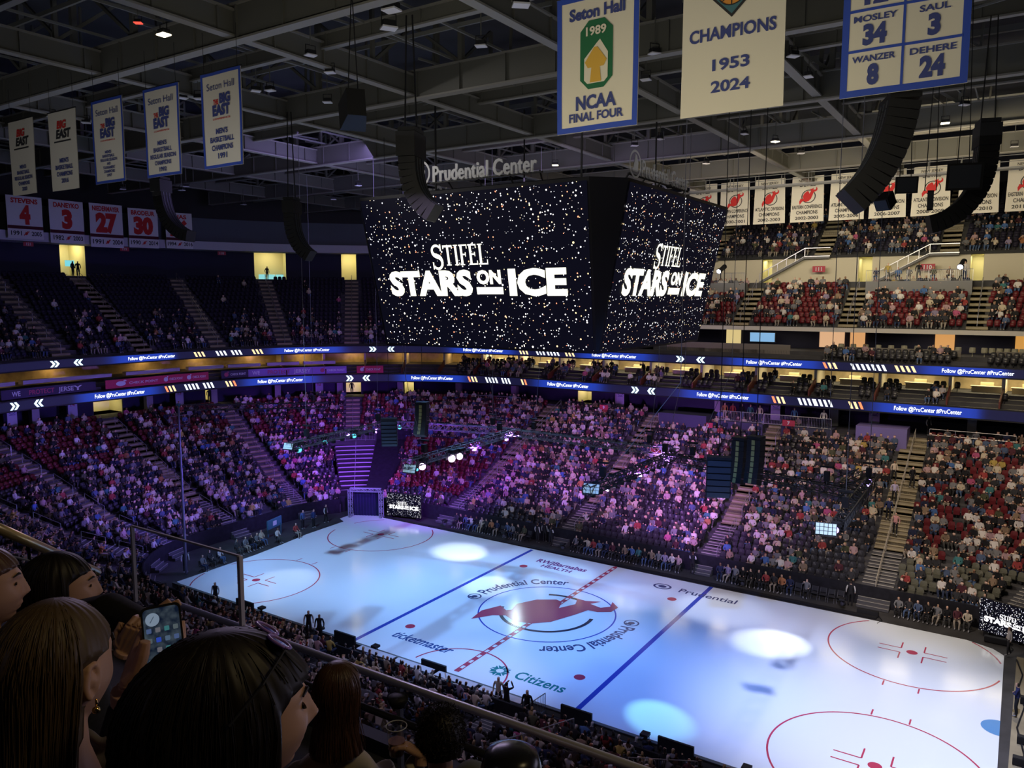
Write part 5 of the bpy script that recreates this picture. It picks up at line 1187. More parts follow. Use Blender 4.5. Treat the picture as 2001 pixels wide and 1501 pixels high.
for j, p in enumerate(END_AISLES[:8]):
    railing([P3(27.6, p, z_end(27.6)), P3(39.5, p, z_end(39.5))], .9, 'thin handrail up the %s stairs of the dark end stand' % ORD[j], 'stair handrails', posts=3)
# front walls of the stands
fw = MB(); sweep(fw, -40, 72, [(8.62, 0), (8.62, 1.35), (8.72, 1.35), (8.72, 0)], close=True); sweep(fw, 97, 285, [(8.62, 0), (8.62, 1.35), (8.72, 1.35), (8.72, 0)], close=True); struct(fw.build('wall_front_drape', M_drape))
# ---------------------------------------------------------------- raised boxes at the top of the lower bowl
M_pbox = mat('box front', (.05, .05, .10), .7)
def box_front(x0, x1, r0, z0, z1, m, name='trim_platform'):
    mb = MB(); sweep(mb, x0, x1, [(r0, z0), (r0, z1), (r0+2.2, z1), (r0+2.2, z0)], close=True); return struct(mb.build(name, m))
box_front(5.0, 9.1, 26.5, 7.6, 9.55, mat('violet box front', (.16, .13, .34), .6))
box_front(11.1, 15.6, 26.6, 7.6, 8.9, M_pbox); box_front(17.3, 21.6, 26.6, 7.6, 8.9, M_pbox); box_front(22.6, 27.5, 26.0, 7.4, 9.3, M_pbox)
railing([P3(26.65, x, 8.9) for x in (21.6, 17.3)], 1.0, 'barred steel railing on the platform left above sign eight', None, bars=.14, posts=1.8, rails=(1.0, .1))
railing([P3(26.65, x, 8.9) for x in (17.2, 11.2)], 1.0, 'barred steel railing on the platform right above sign eight', None, bars=.14, posts=1.8, rails=(1.0, .1))
railing([P3(27.6, x, 8.6) for x in (3.4, -1, -6)], 1.0, 'two bar steel railing above the top right red seats', None, posts=1.9)
railing([P3(27.3, x, 8.4) for x in (45, 52, 60)], 1.0, 'thin railing above the seats near the yellow doorway', None, posts=2, rails=(1.0, .1))
railing([P3(25, x, 7.6) for x in (131, 135.5)], 1.05, 'barred railing on the small platform of the left stand', None, bars=.16, posts=1.5, rails=(1.0, .1)); box_front(131, 135.5, 24.9, 6.4, 7.6, M_pbox)
railing([P3(20.1, x, 4.95) for x in (82, 88, 94.5)], 1.0, 'pink lit railing on top of the folded bleachers', None, bars=.3, posts=1.4, rails=(1.0, .12))
# upper concourse platform with people and the ramps on the wall
box_front(1.2, 9.9, 32.9, 21.0, 22.35, M_grey); box_front(21.3, 27, 32.9, 21, 22.35, M_grey)
railing([P3(33.0, x, 22.35) for x in (9.9, 1.2)], 1.0, 'barred steel railing of the upper platform under sign 110', None, bars=.16, posts=1.6, rails=(1.0, .1))
railing([P3(33.0, x, 22.35) for x in (27, 21.4)], 1.0, 'barred steel railing of the upper platform beside the scoreboard', None, bars=.16, posts=1.6, rails=(1.0, .1))
for j, px_ in enumerate((3.6, 15.2, 27)):
    mb = MB(); A_ = P3(38.4, px_+6.2, 22.4); Bq = P3(38.4, px_+1.6, 24.95); Cq = P3(38.4, px_-.9, 24.95)
    for d_ in (.15, 1.0): mb.bar(A_+[0, 0, d_], Bq+[0, 0, d_], .07); mb.bar(Bq+[0, 0, d_], Cq+[0, 0, d_], .07)
    for k in range(6): q = A_+(Bq-A_)*k/5; mb.bar(q+[0, 0, .1], q+[0, 0, 1.0], .05)
    mb.bar(A_, Bq, .5, .22, 1); mb.bar(Bq, Cq, .5, .22, 1); tag(mb.build('stair_ramp', [M_steel, M_grey]), 'stair ramp with steel rails against the cream wall, %s' % ('under the rightmost top stairs', 'over the middle upper block', 'beside the scoreboard edge')[j], 'stairs')
def sign(u, v, text, wd, ht, label, m_=None, **k):
    q = at(u, v, **k); t = empty('section_sign', tuple(q), label, 'sign', 'red section signs'); g = lambda e: (lambda a, b: np.array([q[0]+a, q[1]-e, q[2]+b]))
    mb = MB(); mb.box(q, (wd, .06, ht)); mb.build('plate', m_ or mat('sign red', (.42, .04, .07), .5), t)
    mb = MB(); put_text(mb, g(.05), text, 0, -ht*.3, h=ht*.6, bold=.03); mb.build('lettering', M_white, t)
sign(1600, 526, '111', 1.25, .62, 'red sign numbered one hundred eleven on the cream concourse wall', y=42.6); sign(1813, 522, '110', 1.25, .62, 'red sign numbered one hundred ten on the cream concourse wall', y=42.6)
sign(1180, 796, '9', .95, .5, 'red sign numbered nine above the lower seats', y=30.3); sign(1383, 831, '8', 1.0, .5, 'red sign numbered eight on the platform front', y=30.6); sign(1541, 827, '7', 1.1, .55, 'red sign numbered seven on the violet box', y=30.6)
def rsign(u, v, text, wd, ht, r, label, m_=None, tc=None):
    p, z = hit_ring(u, v, r); c = P3(r, p, z); _, o = P(r, p); X_ = np.array([o[1], -o[0], 0.]); N_ = -np.array([o[0], o[1], 0.]); t = empty('section_sign', tuple(c), label, 'sign', 'red section signs')
    mb = MB(); mb.frame(c, X_*wd/2, N_*.03, (0, 0, ht/2)); mb.build('plate', m_ or mat('sign red', (.42, .04, .07), .5), t); mb = MB(); put_text(mb, lambda a, b: c+X_*a+N_*.05+[0, 0, b], text, 0, -ht*.3, h=ht*.6, bold=.02); mb.build('lettering', tc or M_white, t)
for u, v, s_ in ((55, 477, '121'), (243, 487, '119'), (433, 495, '118'), (599, 501, '117')): rsign(u, v, s_, 1.0, .45, 40.0, 'small red hanging sign under the pale band, %s from the left' % {'121': 'first', '119': 'second', '118': 'third', '117': 'fourth'}[s_])
# ---------------------------------------------------------------- advertising boards on the left end suites
M_ad = {'red': mat('ad red', (.50, .035, .10), .6), 'dark': mat('ad dark', (.045, .03, .08), .6), 'violet': mat('ad violet', (.26, .16, .50), .6)}
M_adw = mat('ad white print', (.60, .60, .68), .6); M_adp = mat('ad pink print', (.42, .06, .14), .6)
def ad(u0, u1, vm0, vm1, h, kind, items, label, r=27.0):
    p0, z0 = hit_ring(u0, vm0, r); p1, z1 = hit_ring(u1, vm1, r); zc = 12.32; pm = (p0+p1)/2
    L = abs(p0-p1)*PW(pm, r); t = empty('advertising_banner', tuple(P3(r, pm, zc-h/2)), label, 'advertising banner', 'advertising banners on the suite fronts')
    g = lambda e: (lambda u, v: P3(r-e, p0+(p1-p0)*(u/L+.5), zc+v))
    mb = MB(); put_rect(mb, g(0), -L/2, -h/2, L/2, h/2, nx=12); put_rect(mb, g(-.05), L/2, -h/2, -L/2, h/2, nx=12); mb.build('panel', M_ad[kind], t)
    for it in items:
        k, cx = it[0], it[1]*L/2; mb = MB()
        if k == 'we':
            kk = it[2]*L/6.6
            put_text(mb, g(.03), 'WE', cx-2.85*kk, -.2, h=.42, wd=.85*kk, bold=.02); put_text(mb, g(.03), 'JERSEY', cx+2.3*kk, -.2, h=.42, wd=1.9*kk, bold=.02); mb.build('lettering', M_adw, t); mb = MB(); put_text(mb, g(.03), 'PROTECT', cx-.3*kk, -.2, h=.42, wd=2.5*kk, bold=.02); mb.build('lettering', M_adp, t)
        else:
            kk = it[2]*L/2.3
            put_text(mb, g(.03), 'CHECK POINT', cx+.35*kk, -.13, h=.24, wd=1.55*kk, bold=.015); mb.build('lettering', M_adw, t); mb = MB(); put_ring(mb, g(.03), cx-.85*kk, 0, 0, .24, n=20); put_ring(mb, g(.035), cx-.85*kk+.2, .26, 0, .08, n=12); mb.build('round_mark', M_adw if kind == 'red' else M_adp, t)
ad(0, 186, 765, 740, .85, 'dark', [('we', .05, .8)], 'dark banner reading we protect jersey at the left edge')
ad(205, 407, 742, 726, .85, 'red', [('cp', -.62, .27), ('cp', .02, .27), ('cp', .66, .27)], 'red banner with three round marks and wording')
ad(432, 484, 725, 722, .85, 'dark', [('cp', 0, .85)], 'short dark banner with pink round mark')
ad(485, 677, 722, 717, .85, 'violet', [('we', -.33, .6), ('cp', .7, .27)], 'violet lit banner reading we protect jersey')
ad(697, 749, 719, 717, .85, 'red', [('cp', 0, .8)], 'short pinkish red banner left of the hanging cables')
for j, (a_, b_) in enumerate(((93, 100.5), (101.5, 109), (110.5, 118), (119, 127), (129, 138), (139.5, 152), (153.5, 168))):
    mb = MB(); sweep(mb, a_, b_, [(28.2, 12.95), (28.2, 13.3), (28.9, 13.3), (28.9, 12.95)], close=True); struct(mb.build('trim_counter', mat('pale counter', (.36, .32, .42), .5)))
# retired column banners
for u, v, s_ in ((21, 816, ''), (140, 790, '14'), (349, 775, '13'), (624, 760, '12'), (1213, 780, ''), (1516, 805, ''), (1709, 815, '')):
    p, z = hit_ring(u, v, 30.0); c = P3(29.9, p, 9.85); _, o = P(30, p); X_ = np.array([o[1], -o[0], 0.]); N_ = -np.array([o[0], o[1], 0.]); t = empty('column_banner', tuple(c-[0, 0, .9]), 'white column banner %s' % {21: 'at the far left under the ribbon', 140: 'numbered fourteen', 349: 'numbered thirteen between the doorways', 624: 'numbered twelve left of the yellow doorway', 1213: 'above the railing left of sign eight', 1516: 'left of the violet box', 1709: 'beside the wide stairs top'}[u], 'banner', 'white column banners')
    mb = MB(); mb.frame(c, X_*.45, N_*.03, (0, 0, .95)); mb.build('cloth', mat('column banner cloth', (.45, .45, .55), .7), t)
    if s_: mb = MB(); put_text(mb, lambda a, b: c+X_*a+N_*.05+[0, 0, b], s_, 0, .35, h=.35, bold=.02); mb.build('lettering', mat('sign red', (.42, .04, .07)), t)
    else: mb = MB(); g = lambda a, b: c+X_*a+N_*.05+[0, 0, b]; put_ring(mb, g, 0, .5, .16, .2, n=20, sx=1.5); put_rect(mb, g, -.3, .2, .3, .25); mb.build('emblem', M_bnavy, t)
# suites: tables and lit details
for p in np.arange(-17.5, 60, 5.55):
    q = P3(30.9, p, 12.7); _, o = P(30.9, p); a = math.atan2(o[1], o[0]); mb = MB(); mb.box((q[0], q[1], 13.2), (.6, 2.4, .08), 0, a); mb.box((q[0], q[1], 12.95), (.5, 2.2, .5), 0, a); mb.box((q[0]+o[0]*.9, q[1]+o[1]*.9, 13.25), (.3, 1.0, .45), 1, a)
    tag(mb.build('suite_counter', [mat('counter cream', (.5, .42, .3), .5), mat('counter items', (.6, .5, .3), .5)]), 'cream counter with dishes in a lit suite, counting leftwards %s' % ORD[int((p+18)/5.55) % 30], 'counter', 'suite counters')
for p in np.arange(-14, 12, 1.05):
    q = P3(29.6, p, 15.8); _, o = P(29.6, p); mb = MB(); mb.lathe((q[0], q[1], 16.15), [(.24, 0), (.26, .12), (.24, .42), (.2, .44)], 10); mb.bar((q[0], q[1], 15.8), (q[0], q[1], 16.15), .06)
    tag(mb.build('tub_chair', mat('tub chair cream', (.30, .29, .22), .6)), 'cream tub chair behind the club half wall, %s from the right' % ORD[int((p+14.01)/1.05) % 30], 'chair', 'club tub chairs')
for a_, b_ in ((-15, -2), (1.5, 12.5), (15.6, 28), (29.5, 50)):
    mb = MB(); sweep(mb, a_, b_, [(28.9, 15.45), (28.9, 16.35), (29.05, 16.35), (29.05, 15.45)], close=True); struct(mb.build('trim_half_wall', mat('club half wall', (.16, .145, .13), .6)))
for u0, u1, v0, v1, c_ in ((1602, 1650, 645, 672, (.95, .55, .3)), (1662, 1690, 646, 674, (.9, .45, .18)), (1828, 1865, 650, 675, (.85, .4, .12)), (1985, 2001, 655, 700, (.8, .38, .08)), (1420, 1448, 641, 652, (.9, .7, .3))):
    a = hit_ring(u0, v0, 33.3); b = hit_ring(u1, v1, 33.3); mb = MB(); sweep(mb, min(a[0], b[0]), max(a[0], b[0]), [(33.35, 16.0), (33.35, 17.6)]); tag(mb.build('lit_wall_panel', mat('lit panel %d' % u0, (.1, .1, .1), emit=c_, es=.75)), 'glowing orange wall panel in the club, %s' % {1602: 'pinkish, centre', 1662: 'right of the pinkish one', 1828: 'narrow, farther right', 1985: 'at the right edge', 1420: 'small, near the television'}[u0], 'wall panel', 'glowing club panels')
q = at(1490, 659, y=36.5); t = empty('television', tuple(q), 'large blue television in the club bar', 'television'); mb = MB(); mb.box(q, (2.6, .1, 1.0)); mb.build('frame', M_black, t); mb = MB(); mb.box(q-[0, .07, 0], (2.45, .02, .9)); mb.build('screen', mat('tv picture', (0, 0, 0), emit=(.25, .5, .8), es=.9), t)
# concourse menu screens inside the left doorways
for (u, v, w_, h_, c_, lab) in ((145, 515, 2.2, .7, (.2, .75, .85), 'cyan menu screen inside the left lit doorway'), (530, 543, 3.4, .9, (.3, .75, .75), 'row of menu screens inside the middle lit doorway')):
    p, z = hit_ring(u, v, 46.3); c = P3(46.3, p, z); _, o = P(46, p); X_ = np.array([o[1], -o[0], 0.]); N_ = -np.array([o[0], o[1], 0.]); t = empty('menu_screen', tuple(c), lab, 'screen')
    for k in range(3): mb = MB(); mb.frame(c+X_*(k-1)*w_/3, X_*w_*.15, N_*.04, (0, 0, h_/2)); mb.build('panel', mat('menu glow %d' % u, (0, 0, 0), emit=c_, es=.9), t)
# ---------------------------------------------------------------- people and furniture on the event floor
def chair_mesh():
    mb = MB(); mb.box((0, .02, .44), (.42, .42, .04)); mb.box((0, .23, .68), (.42, .03, .34))
    for x in (-.2, .2):
        mb.bar((x, .26, .86), (x, -.2, .0), .03); mb.bar((x, -.2, .44), (x, .26, 0), .03)
    mb.bar((-.2, .0, .2), (.2, .0, .2), .025); o = mb.build('folding_chair', M_seat['black'], loc=(0, 0, 0)); return o
ch0 = chair_mesh(); ch0.location = (0, 0, -50); first = [True]
def chair(x, y, z, rz, label, group):
    if first[0]: o = ch0; first[0] = False
    else: o = ch0.copy(); COL.objects.link(o)
    o.location = (x, y, z); o.rotation_euler = (0, 0, rz); tag(o, label, 'chair', group); return o
cnt = 0
def row(x0, x1, y, z, rz, place, group, dens=.95, pitch=.56):
    global cnt
    n = 0
    for x in np.arange(x0, x1, pitch):
        n += 1; tp = pick(TOPS); k = random.randrange(6); yy = y+random.uniform(-.05, .05)
        dx, dy = (math.sin(rz), -math.cos(rz))
        chair(x, yy, z, rz, 'black folding chair, %s from left, %s' % (ORD[min(n-1, 29)], place), 'folding chairs '+place)
        if random.random() < dens:
            cnt += 1; add_person((x, yy, z-.02), rz+random.uniform(-.25, .25), 'sit', tp[1], 'person in %s, floor seat, %s from the left, %s' % (tp[0], ORD[min(n-1, 29)], place), 'floor seat spectators', HAIRS.index(pick(HAIRS)), random.randrange(5), random.randrange(5), k)
row(-17.0, -9.0, 12.35, -.02, 0, 'left of three ushers', 'a')
row(-4.6, 4.6, 12.35, -.02, 0, 'between ushers and stairs', 'b')
row(7.6, 14.2, 12.35, -.02, 0, 'far blue line', 'c')
row(14.3, 16.3, 12.35, -.02, 0, 'unused by wide stairs', 'd', dens=0)
row(19.6, 23.8, 12.3, -.02, 0, 'beside right screen', 'e')
row(-22, -8.6, -12.3, -.02, math.pi, 'near left side', 'f', .9)
row(-5.8, 5.4, -12.45, -.02, math.pi, 'behind near tables', 'g', .9)
row(9.8, 20, -12.3, -.02, math.pi, 'near lower right', 'h', .85)
for i, (u, v, rz) in enumerate(((402, 1118, 1.9), (418, 1108, 1.9), (436, 1102, 1.9), (471, 1086, 1.75), (485, 1080, 1.75), (497, 1076, 1.7), (508, 1072, 1.7), (518, 1066, 1.7), (548, 1062, 1.7), (585, 1052, 1.6))):
    q = at(u, v, z=0); tp = pick(TOPS if i % 2 else TOPS[3:6]); chair(q[0]-.3, q[1], -.02, rz, 'black folding chair at the left end floor, %s from the front' % ORD[i], 'left end floor chairs')
    add_person((q[0]-.3, q[1], -.02), rz, 'sit', tp[1], 'person in %s on the left end floor, %s from the front' % (tp[0], ORD[i]), 'floor seat spectators', i % 4, i % 5, i % 5, i % 6)
W0, BK = (.62, .62, .66), (.012, .012, .016)
stand_list = [(1050, 1061, 'stand', BK, .6, 2.9, 'usher in black vest and white sleeves, left of three by the ice'), (1064, 1059, 'stand', BK, .35, 3.2, 'usher in grey sleeves, middle of three by the ice'), (1076, 1067, 'fold', BK, .6, 3.0, 'usher with white sleeves, right of three by the ice'),
 (1353, 1122, 'fold', BK, .62, 3.1, 'usher in black vest standing at the far stairs'), (1661, 1184, 'stand', BK, .5, 3.3, 'usher in black vest at the foot of the wide stairs'), (363, 1119, 'stand', BK, .62, 1.2, 'usher with white sleeves behind the glass panel'), (422, 1186, 'stand', BK, .5, .3, 'usher in dark vest and cap at the near left ice corner'),
 (604, 1246, 'walk', BK, .45, .8, 'man with white sleeves and dark vest, left of pair at near boards'), (625, 1254, 'stand', BK, None, .5, 'man all in black with a pole, right of pair at near boards'), (974, 1386, 'stand', (.5, .44, .36), None, .2, 'woman in a long cream coat by the near boards'), (990, 1398, 'phone', BK, None, 3.1, 'person in black raising a phone above the near boards'),
 (1030, 1414, 'stand', BK, None, .1, 'tall person in long black coat by the near boards'), (1985, 1400, 'fold', (.015, .02, .08), None, -1.7, 'person in navy suit standing on concrete at the right'), (1970, 1282, 'walk', (.35, .32, .3), None, -1.2, 'person in grey bending near the right screen'),
 (592, 1034, 'stand', (.05, .10, .20), None, 1.7, 'person in blue jacket standing on the left floor, back turned'), (613, 1032, 'stand', (.02, .04, .12), None, 1.7, 'person in navy standing right of the one in blue jacket'), (637, 1022, 'walk', BK, .6, 1.9, 'person with white sleeves near the entrance drape')]
for i, (u, v, kd, tp, sl, rz, lab) in enumerate(stand_list):
    q = at(u, v, z=0); add_person((q[0], q[1], 0 if abs(q[1]) > 10.6 or abs(q[0]) > 26 else .03), rz, kd, tp, lab, None, i % 2, i % 5, 1, 0, sl, 1.02)
# people standing higher up
def up_person(u, v, lab, kd='stand', tp=BK, rz=0, sl=None, **k): q = at(u, v, **k); add_person(tuple(q), rz, kd, tp, lab, None, 0, 2, 1, 0, sl)
for u, z_, r, lab, rz in ((143, 23.22, 42.5, 'person standing left in the left lit doorway', 2), (153, 23.22, 42.3, 'person standing right in the left lit doorway', 1.2), (688, 8.82, 30.8, 'person standing in the yellow doorway above the entrance', .8), (409, 8.82, 30.6, 'person silhouetted in the narrow yellow doorway', 1.2), (522, 23.22, 42.3, 'person before the middle doorway menu screens', 1.3)):
    p = hit_ring(u, 780 if z_ < 10 else 545, r)[0]; q = P3(r, p, z_); add_person(tuple(q), rz, 'stand', BK, lab, None, 0, 3, 1, 0)
for i, x in enumerate((1.9, 3.1, 4.4, 5.6, 6.4, 7.3, 8.2, 9.2)):
    tp = TOPS[(i*5+3) % 18]; q = P3(34.0, x, 22.35); add_person(tuple(q), 0, 'sit' if i % 3 else 'stand', tp[1], 'person in %s on the upper platform, %s from the right' % (tp[0], ORD[i]), 'people on the upper platform', i % 4, i % 5, i % 5, 0)
for i, x in enumerate((17.8, 18.7, 19.5, 20.4, 21.2, 12.0, 14.6)):
    tp = TOPS[(i*7+4) % 18]; q = P3(27.3, x, 8.9); add_person(tuple(q), 0, 'stand', tp[1], 'person in %s standing behind the barred railing, %s' % (tp[0], ORD[i]), 'people behind the platform railing', i % 4, i % 5, i % 5, 0)
for i, (p, r, tp) in enumerate(((4.3, 16, ('pink', (.6, .3, .3), 0)), (5.0, 17.5, ('navy', (.02, .03, .1), 0)), (4.9, 19.5, ('lilac', (.45, .4, .6), 0)), (5.3, 22, ('cream', (.6, .5, .4), 0)), (3.9, 21.5, BK and ('black', BK, 0)), (3.6, 28.9, ('black', BK, 0)))):
    q = P3(r, p, z_low(min(r, 28.4))+.1 if r < 28.5 else 8.82); add_person(tuple(q), .2*i, 'walk' if r < 28 else 'stand', tp[1], 'person in %s on the wide stairs, %s from the bottom' % (tp[0], ORD[i]), 'people on the wide stairs', i % 3, i % 5, 1, 0, .6 if r > 28 else None)
# follow spot lamps with operators on the upper platform
for u, v, x, lab in ((1856, 535, 2.2, 'big follow spot lamp right of sign 110'), (1451, 541, 24.3, 'follow spot lamp beside the scoreboard')):
    q = P3(34.2, x, 23.75); t = empty('follow_spot', tuple(q), lab, 'stage light', 'follow spots'); d = np.array([-.15, -.9, -.4]); d /= np.linalg.norm(d); R = np.array(Vector(d).to_track_quat('Z', 'Y').to_matrix())
    mb = MB(); mb.lathe(q, [(.2, -1.0), (.26, -.9), (.22, .2), (.28, .3), (.28, .5)], 14, 0, R); mb.build('barrel', M_black, t); mb = MB(); mb.lathe(q+d*.5, [(.24, 0), (.2, .04)], 14, 0, R); mb.build('lens', mat('follow spot lens', (0, 0, 0), emit=(.8, .82, 1), es=5), t)
    mb = MB(); mb.bar(q-[0, 0, .2], (q[0], q[1], 22.35), .08)
    for a in (0, 2.1, 4.2): mb.bar((q[0], q[1], 22.9), (q[0]+.45*math.cos(a), q[1]+.45*math.sin(a), 22.37), .05)
    mb.build('stand', M_black, t)
q = np.array([-23.3, 32.0, 17.25]); t = empty('follow_spot', tuple(q), 'follow spot lamp on the far club tier behind the scoreboard', 'stage light', 'follow spots'); d = np.array([0, -1.2, 0])-q; d /= np.linalg.norm(d); R = np.array(Vector(d).to_track_quat('Z', 'Y').to_matrix())
mb = MB(); mb.lathe(q, [(.2, -1.0), (.26, -.9), (.22, .2), (.28, .3), (.28, .5)], 14, 0, R); mb.bar(q-[0, 0, .2], (q[0], q[1], 15.45), .08); mb.build('barrel', M_black, t); mb = MB(); mb.lathe(q+d*.5, [(.26, 0), (.2, .04)], 14, 0, R); mb.build('lens', mat('follow spot beam lens', (0, 0, 0), emit=(.75, .9, 1), es=260), t)
# ---------------------------------------------------------------- near boards, tables, barricades
M_board = mat('board grey', (.10, .11, .11), .6)
bd = MB(); bd.box((0, -10.85, .16), (50, .12, .32)); bd.box((0, -10.85, .34), (50, .2, .04)); struct(bd.build('trim_ice_edge_near', M_board))
bd = MB(); bd.box((-3, 10.95, .05), (43, .35, .1)); struct(bd.build('trim_ice_edge_far', M_black))
for i, (x, lab) in enumerate(((-16.6, 'at the near left corner'), (-7.4, 'right of the two standing men'), (-.6, 'at the near end of the centre line'), (8.3, 'beside the tall person in black'), (13.4, 'at the lower right by the cyan light pool'))):
    t = empty('video_board', (x, -11.1, 0), 'low black video board back '+lab, 'board', 'video boards on the near side'); mb = MB(); mb.box((x, -11.12, .52), (1.7, .12, .75)); mb.build('panel', M_black, t); mb = MB()
    for s_ in (-.6, .6): mb.box((x+s_, -11.2, .1), (.1, .5, .2))
    mb.build('feet', M_steel, t)
for i, x in enumerate((-4.3, -1.5, 1.4, 4.3)):
    t = empty('long_table', (x, -11.75, 0), 'long white topped table on the near floor, %s from the left' % ORD[i], 'table', 'long tables'); mb = MB(); mb.box((x, -11.75, .74), (2.6, .5, .04)); mb.build('tabletop', mat('table white', (.55, .55, .62), .5), t)
    for sx in (-1.15, 1.15):
        for sy in (-.2, .2): mb = MB(); mb.bar((x+sx, -11.75+sy, 0), (x+sx, -11.75+sy, .72), .04); mb.build('leg', M_steel, t)
bars_ = [((-8.3, -13.3), (-6.2, -13.3), 'behind the near left floor chairs'), ((6.2, -13.0), (6.4, -10.9), 'beside the tall person in black'), ((9.4, -13.4), (9.2, -16.4), 'first on the near stairs'), ((9.2, -16.6), (9.1, -19.6), 'second on the near stairs'), ((15.3, -13.6), (13.2, -15.8), 'near the lower right floor seats'), ((-23.6, -12.6), (-21.4, -13.6), 'at the near left corner'), ((-27.5, -13.0), (-24.0, -12.4), 'left of the ice corner')]
for a, b, lab in bars_:
    za = z_low(max(8.8, -a[1]-CY)) if -a[1]-CY > 8.8 else 0; zb = z_low(max(8.8, -b[1]-CY)) if -b[1]-CY > 8.8 else 0
    railing([(a[0], a[1], za), (b[0], b[1], zb)], 1.05, 'steel crowd barrier '+lab, 'crowd barriers', bars=.13, name='crowd_barrier', posts=1.6, rails=(1.0, .12))
for i, (x, y) in enumerate(((-15.0, -11.05), (-9.4, -11.2), (-4.9, -11.15), (11.9, -11.1), (16.6, -11.1), (-17.5, 11.3), (-5.2, 11.3), (9.6, 11.3), (16.3, 11.3), (-11, 11.3))):
    moving_head((x, y, .42), (x*.5, 0, 1.5), .16, 'o', 'dark moving head lamp on the floor, %s, %s side' % (ORD[i % 5]+' from the left', 'near' if y < 0 else 'far'), 'floor moving heads')
pm = MB(); pm.tube([(-26.6, -8.7, 0), (-26.3, -8.9, 12.8)], [.11, .07], 8); tag(pm.build('tall_pole', mat('pole grey', (.10, .09, .14), .5)), 'tall thin grey pole standing at the left end floor', 'pole')
for i, (x, y, s_, lab) in enumerate(((17.9, 11.3, 1.3, 'black flat case by the wide stairs'), (25.1, 11.0, 1.2, 'black case in front of the right screen'), (26.6, 3.5, .4, 'small black box on the concrete edge, upper'), (26.5, -.9, .4, 'small black box with cable on the concrete, middle'), (26.4, -3.0, .5, 'tall black box on the concrete edge, lower'))):
    mb = MB(); mb.box((x, y, .18), (s_, .35, .3)); mb.box((x, y, .34), (s_*.92, .3, .03)); mb.tube([(x+s_/2, y, .1), (x+s_/2+.3, y-.5, .03), (x+s_/2+.1, y-1.2, .03)], .025, 5); tag(mb.build('equipment_case', M_black), lab, 'case', 'equipment cases')
cbm = MB(); cbm.tube([(26.2, 9, .03), (26.5, 7, .03), (26.3, 5, .03), (26.6, 3, .03), (26.3, .5, .03), (26.6, -2, .03), (26.5, -4.5, .03)], .04, 5); tag(cbm.build('floor_cable', M_black), 'black cable lying along the concrete edge', 'cable')
# basketball style sign board by the left stand
q = at(536, 1025, z=1.0); mb = MB(); mb.box((q[0], q[1], 1.15), (.1, 2.0, .8), 0, .25); mb.box((q[0]+.08, q[1], 1.15), (.02, .5, .4), 1, .25); mb.bar((q[0], q[1]-.7, 0), (q[0], q[1]-.7, 1), .06); mb.bar((q[0], q[1]+.7, 0), (q[0], q[1]+.7, 1), .06)
tag(mb.build('sign_board', [mat('board teal', (.05, .16, .22), .4), M_adw]), 'teal framed sign board on the left stand front', 'sign')

# haze hanging in the beams of the purple lamps
hz = MB(); n, m_ = 14, 22
for i in range(n+1):
    for j in range(m_): a, b = math.pi*i/n, 2*math.pi*j/m_; hz.v.append((-8.5+7*math.sin(a)*math.cos(b), 3+7*math.sin(a)*math.sin(b), 9.2+5.5*math.cos(a))); hz.c.append(None)
hz.f = [(i*m_+j, i*m_+(j+1) % m_, (i+1)*m_+(j+1) % m_, (i+1)*m_+j) for i in range(n) for j in range(m_)]; hz.m = [0]*len(hz.f)
m = bpy.data.materials.new('stage haze'); m.use_nodes = True; nt = m.node_tree; nt.nodes.remove(nt.nodes['Principled BSDF']); v = nt.nodes.new('ShaderNodeVolumeScatter'); v.inputs['Color'].default_value = (.75, .5, 1, 1); v.inputs['Anisotropy'].default_value = .2
tc = nt.nodes.new('ShaderNodeTexCoord'); mp = nt.nodes.new('ShaderNodeMapping'); mp.inputs['Location'].default_value = (0, 0, -1); mp.inputs['Scale'].default_value = (1/7, 1/7, 1/5.5); nt.links.new(tc.outputs['Object'], mp.inputs[0])
ln = nt.nodes.new('ShaderNodeVectorMath'); ln.operation = 'LENGTH'; nt.links.new(mp.outputs[0], ln.inputs[0]); mr = nt.nodes.new('ShaderNodeMapRange'); mr.inputs[1].default_value = 1; mr.inputs[2].default_value = 0; mr.inputs[3].default_value = 0; mr.inputs[4].default_value = 1; nt.links.new(ln.outputs['Value'], mr.inputs[0])
pw = nt.nodes.new('ShaderNodeMath'); pw.operation = 'POWER'; pw.inputs[1].default_value = 2.0; nt.links.new(mr.outputs[0], pw.inputs[0]); ml = nt.nodes.new('ShaderNodeMath'); ml.operation = 'MULTIPLY'; ml.inputs[1].default_value = .34; nt.links.new(pw.outputs[0], ml.inputs[0]); nt.links.new(ml.outputs[0], v.inputs['Density'])
nt.links.new(v.outputs[0], nt.nodes['Material Output'].inputs['Volume']); tag(hz.build('haze', m), 'thin purple stage haze around the bright lamps', 'haze', kind='stuff')
# ---------------------------------------------------------------- the near upper deck with its rail and glass
dk = MB()
for y0, y1, z in ((-39.45, -41.0, 17.85), (-41.0, -41.85, 18.43), (-41.85, -42.7, 19.0), (-42.7, -43.7, 19.6), (-43.7, -44.6, 20.15), (-44.6, -46, 20.7)):
    dk.box((24, (y0+y1)/2, z-.3), (26, y0-y1, .6))
struct(dk.build('near_deck', M_conc))
ndw = MB(); ndw.box((24, -39.42, 17.6), (26, .1, .7)); struct(ndw.build('near_deck_fascia', M_black))
M_brail = mat('polished rail', (.66, .66, .74), .3, metal=.35); M_gl = glass_mat('safety glass', (.86, .88, .92), .045)
def yl(u, v, y=-39.6): return np.array(at(u, v, y=y))
ra_, rb_ = yl(594, 1269), yl(1244, 1501); d_ = (rb_-ra_)/np.linalg.norm(rb_-ra_); ra_ = ra_-d_*1.5; rb_ = rb_+d_*3
ra_[2] = rb_[2] = (ra_[2]+rb_[2])/2
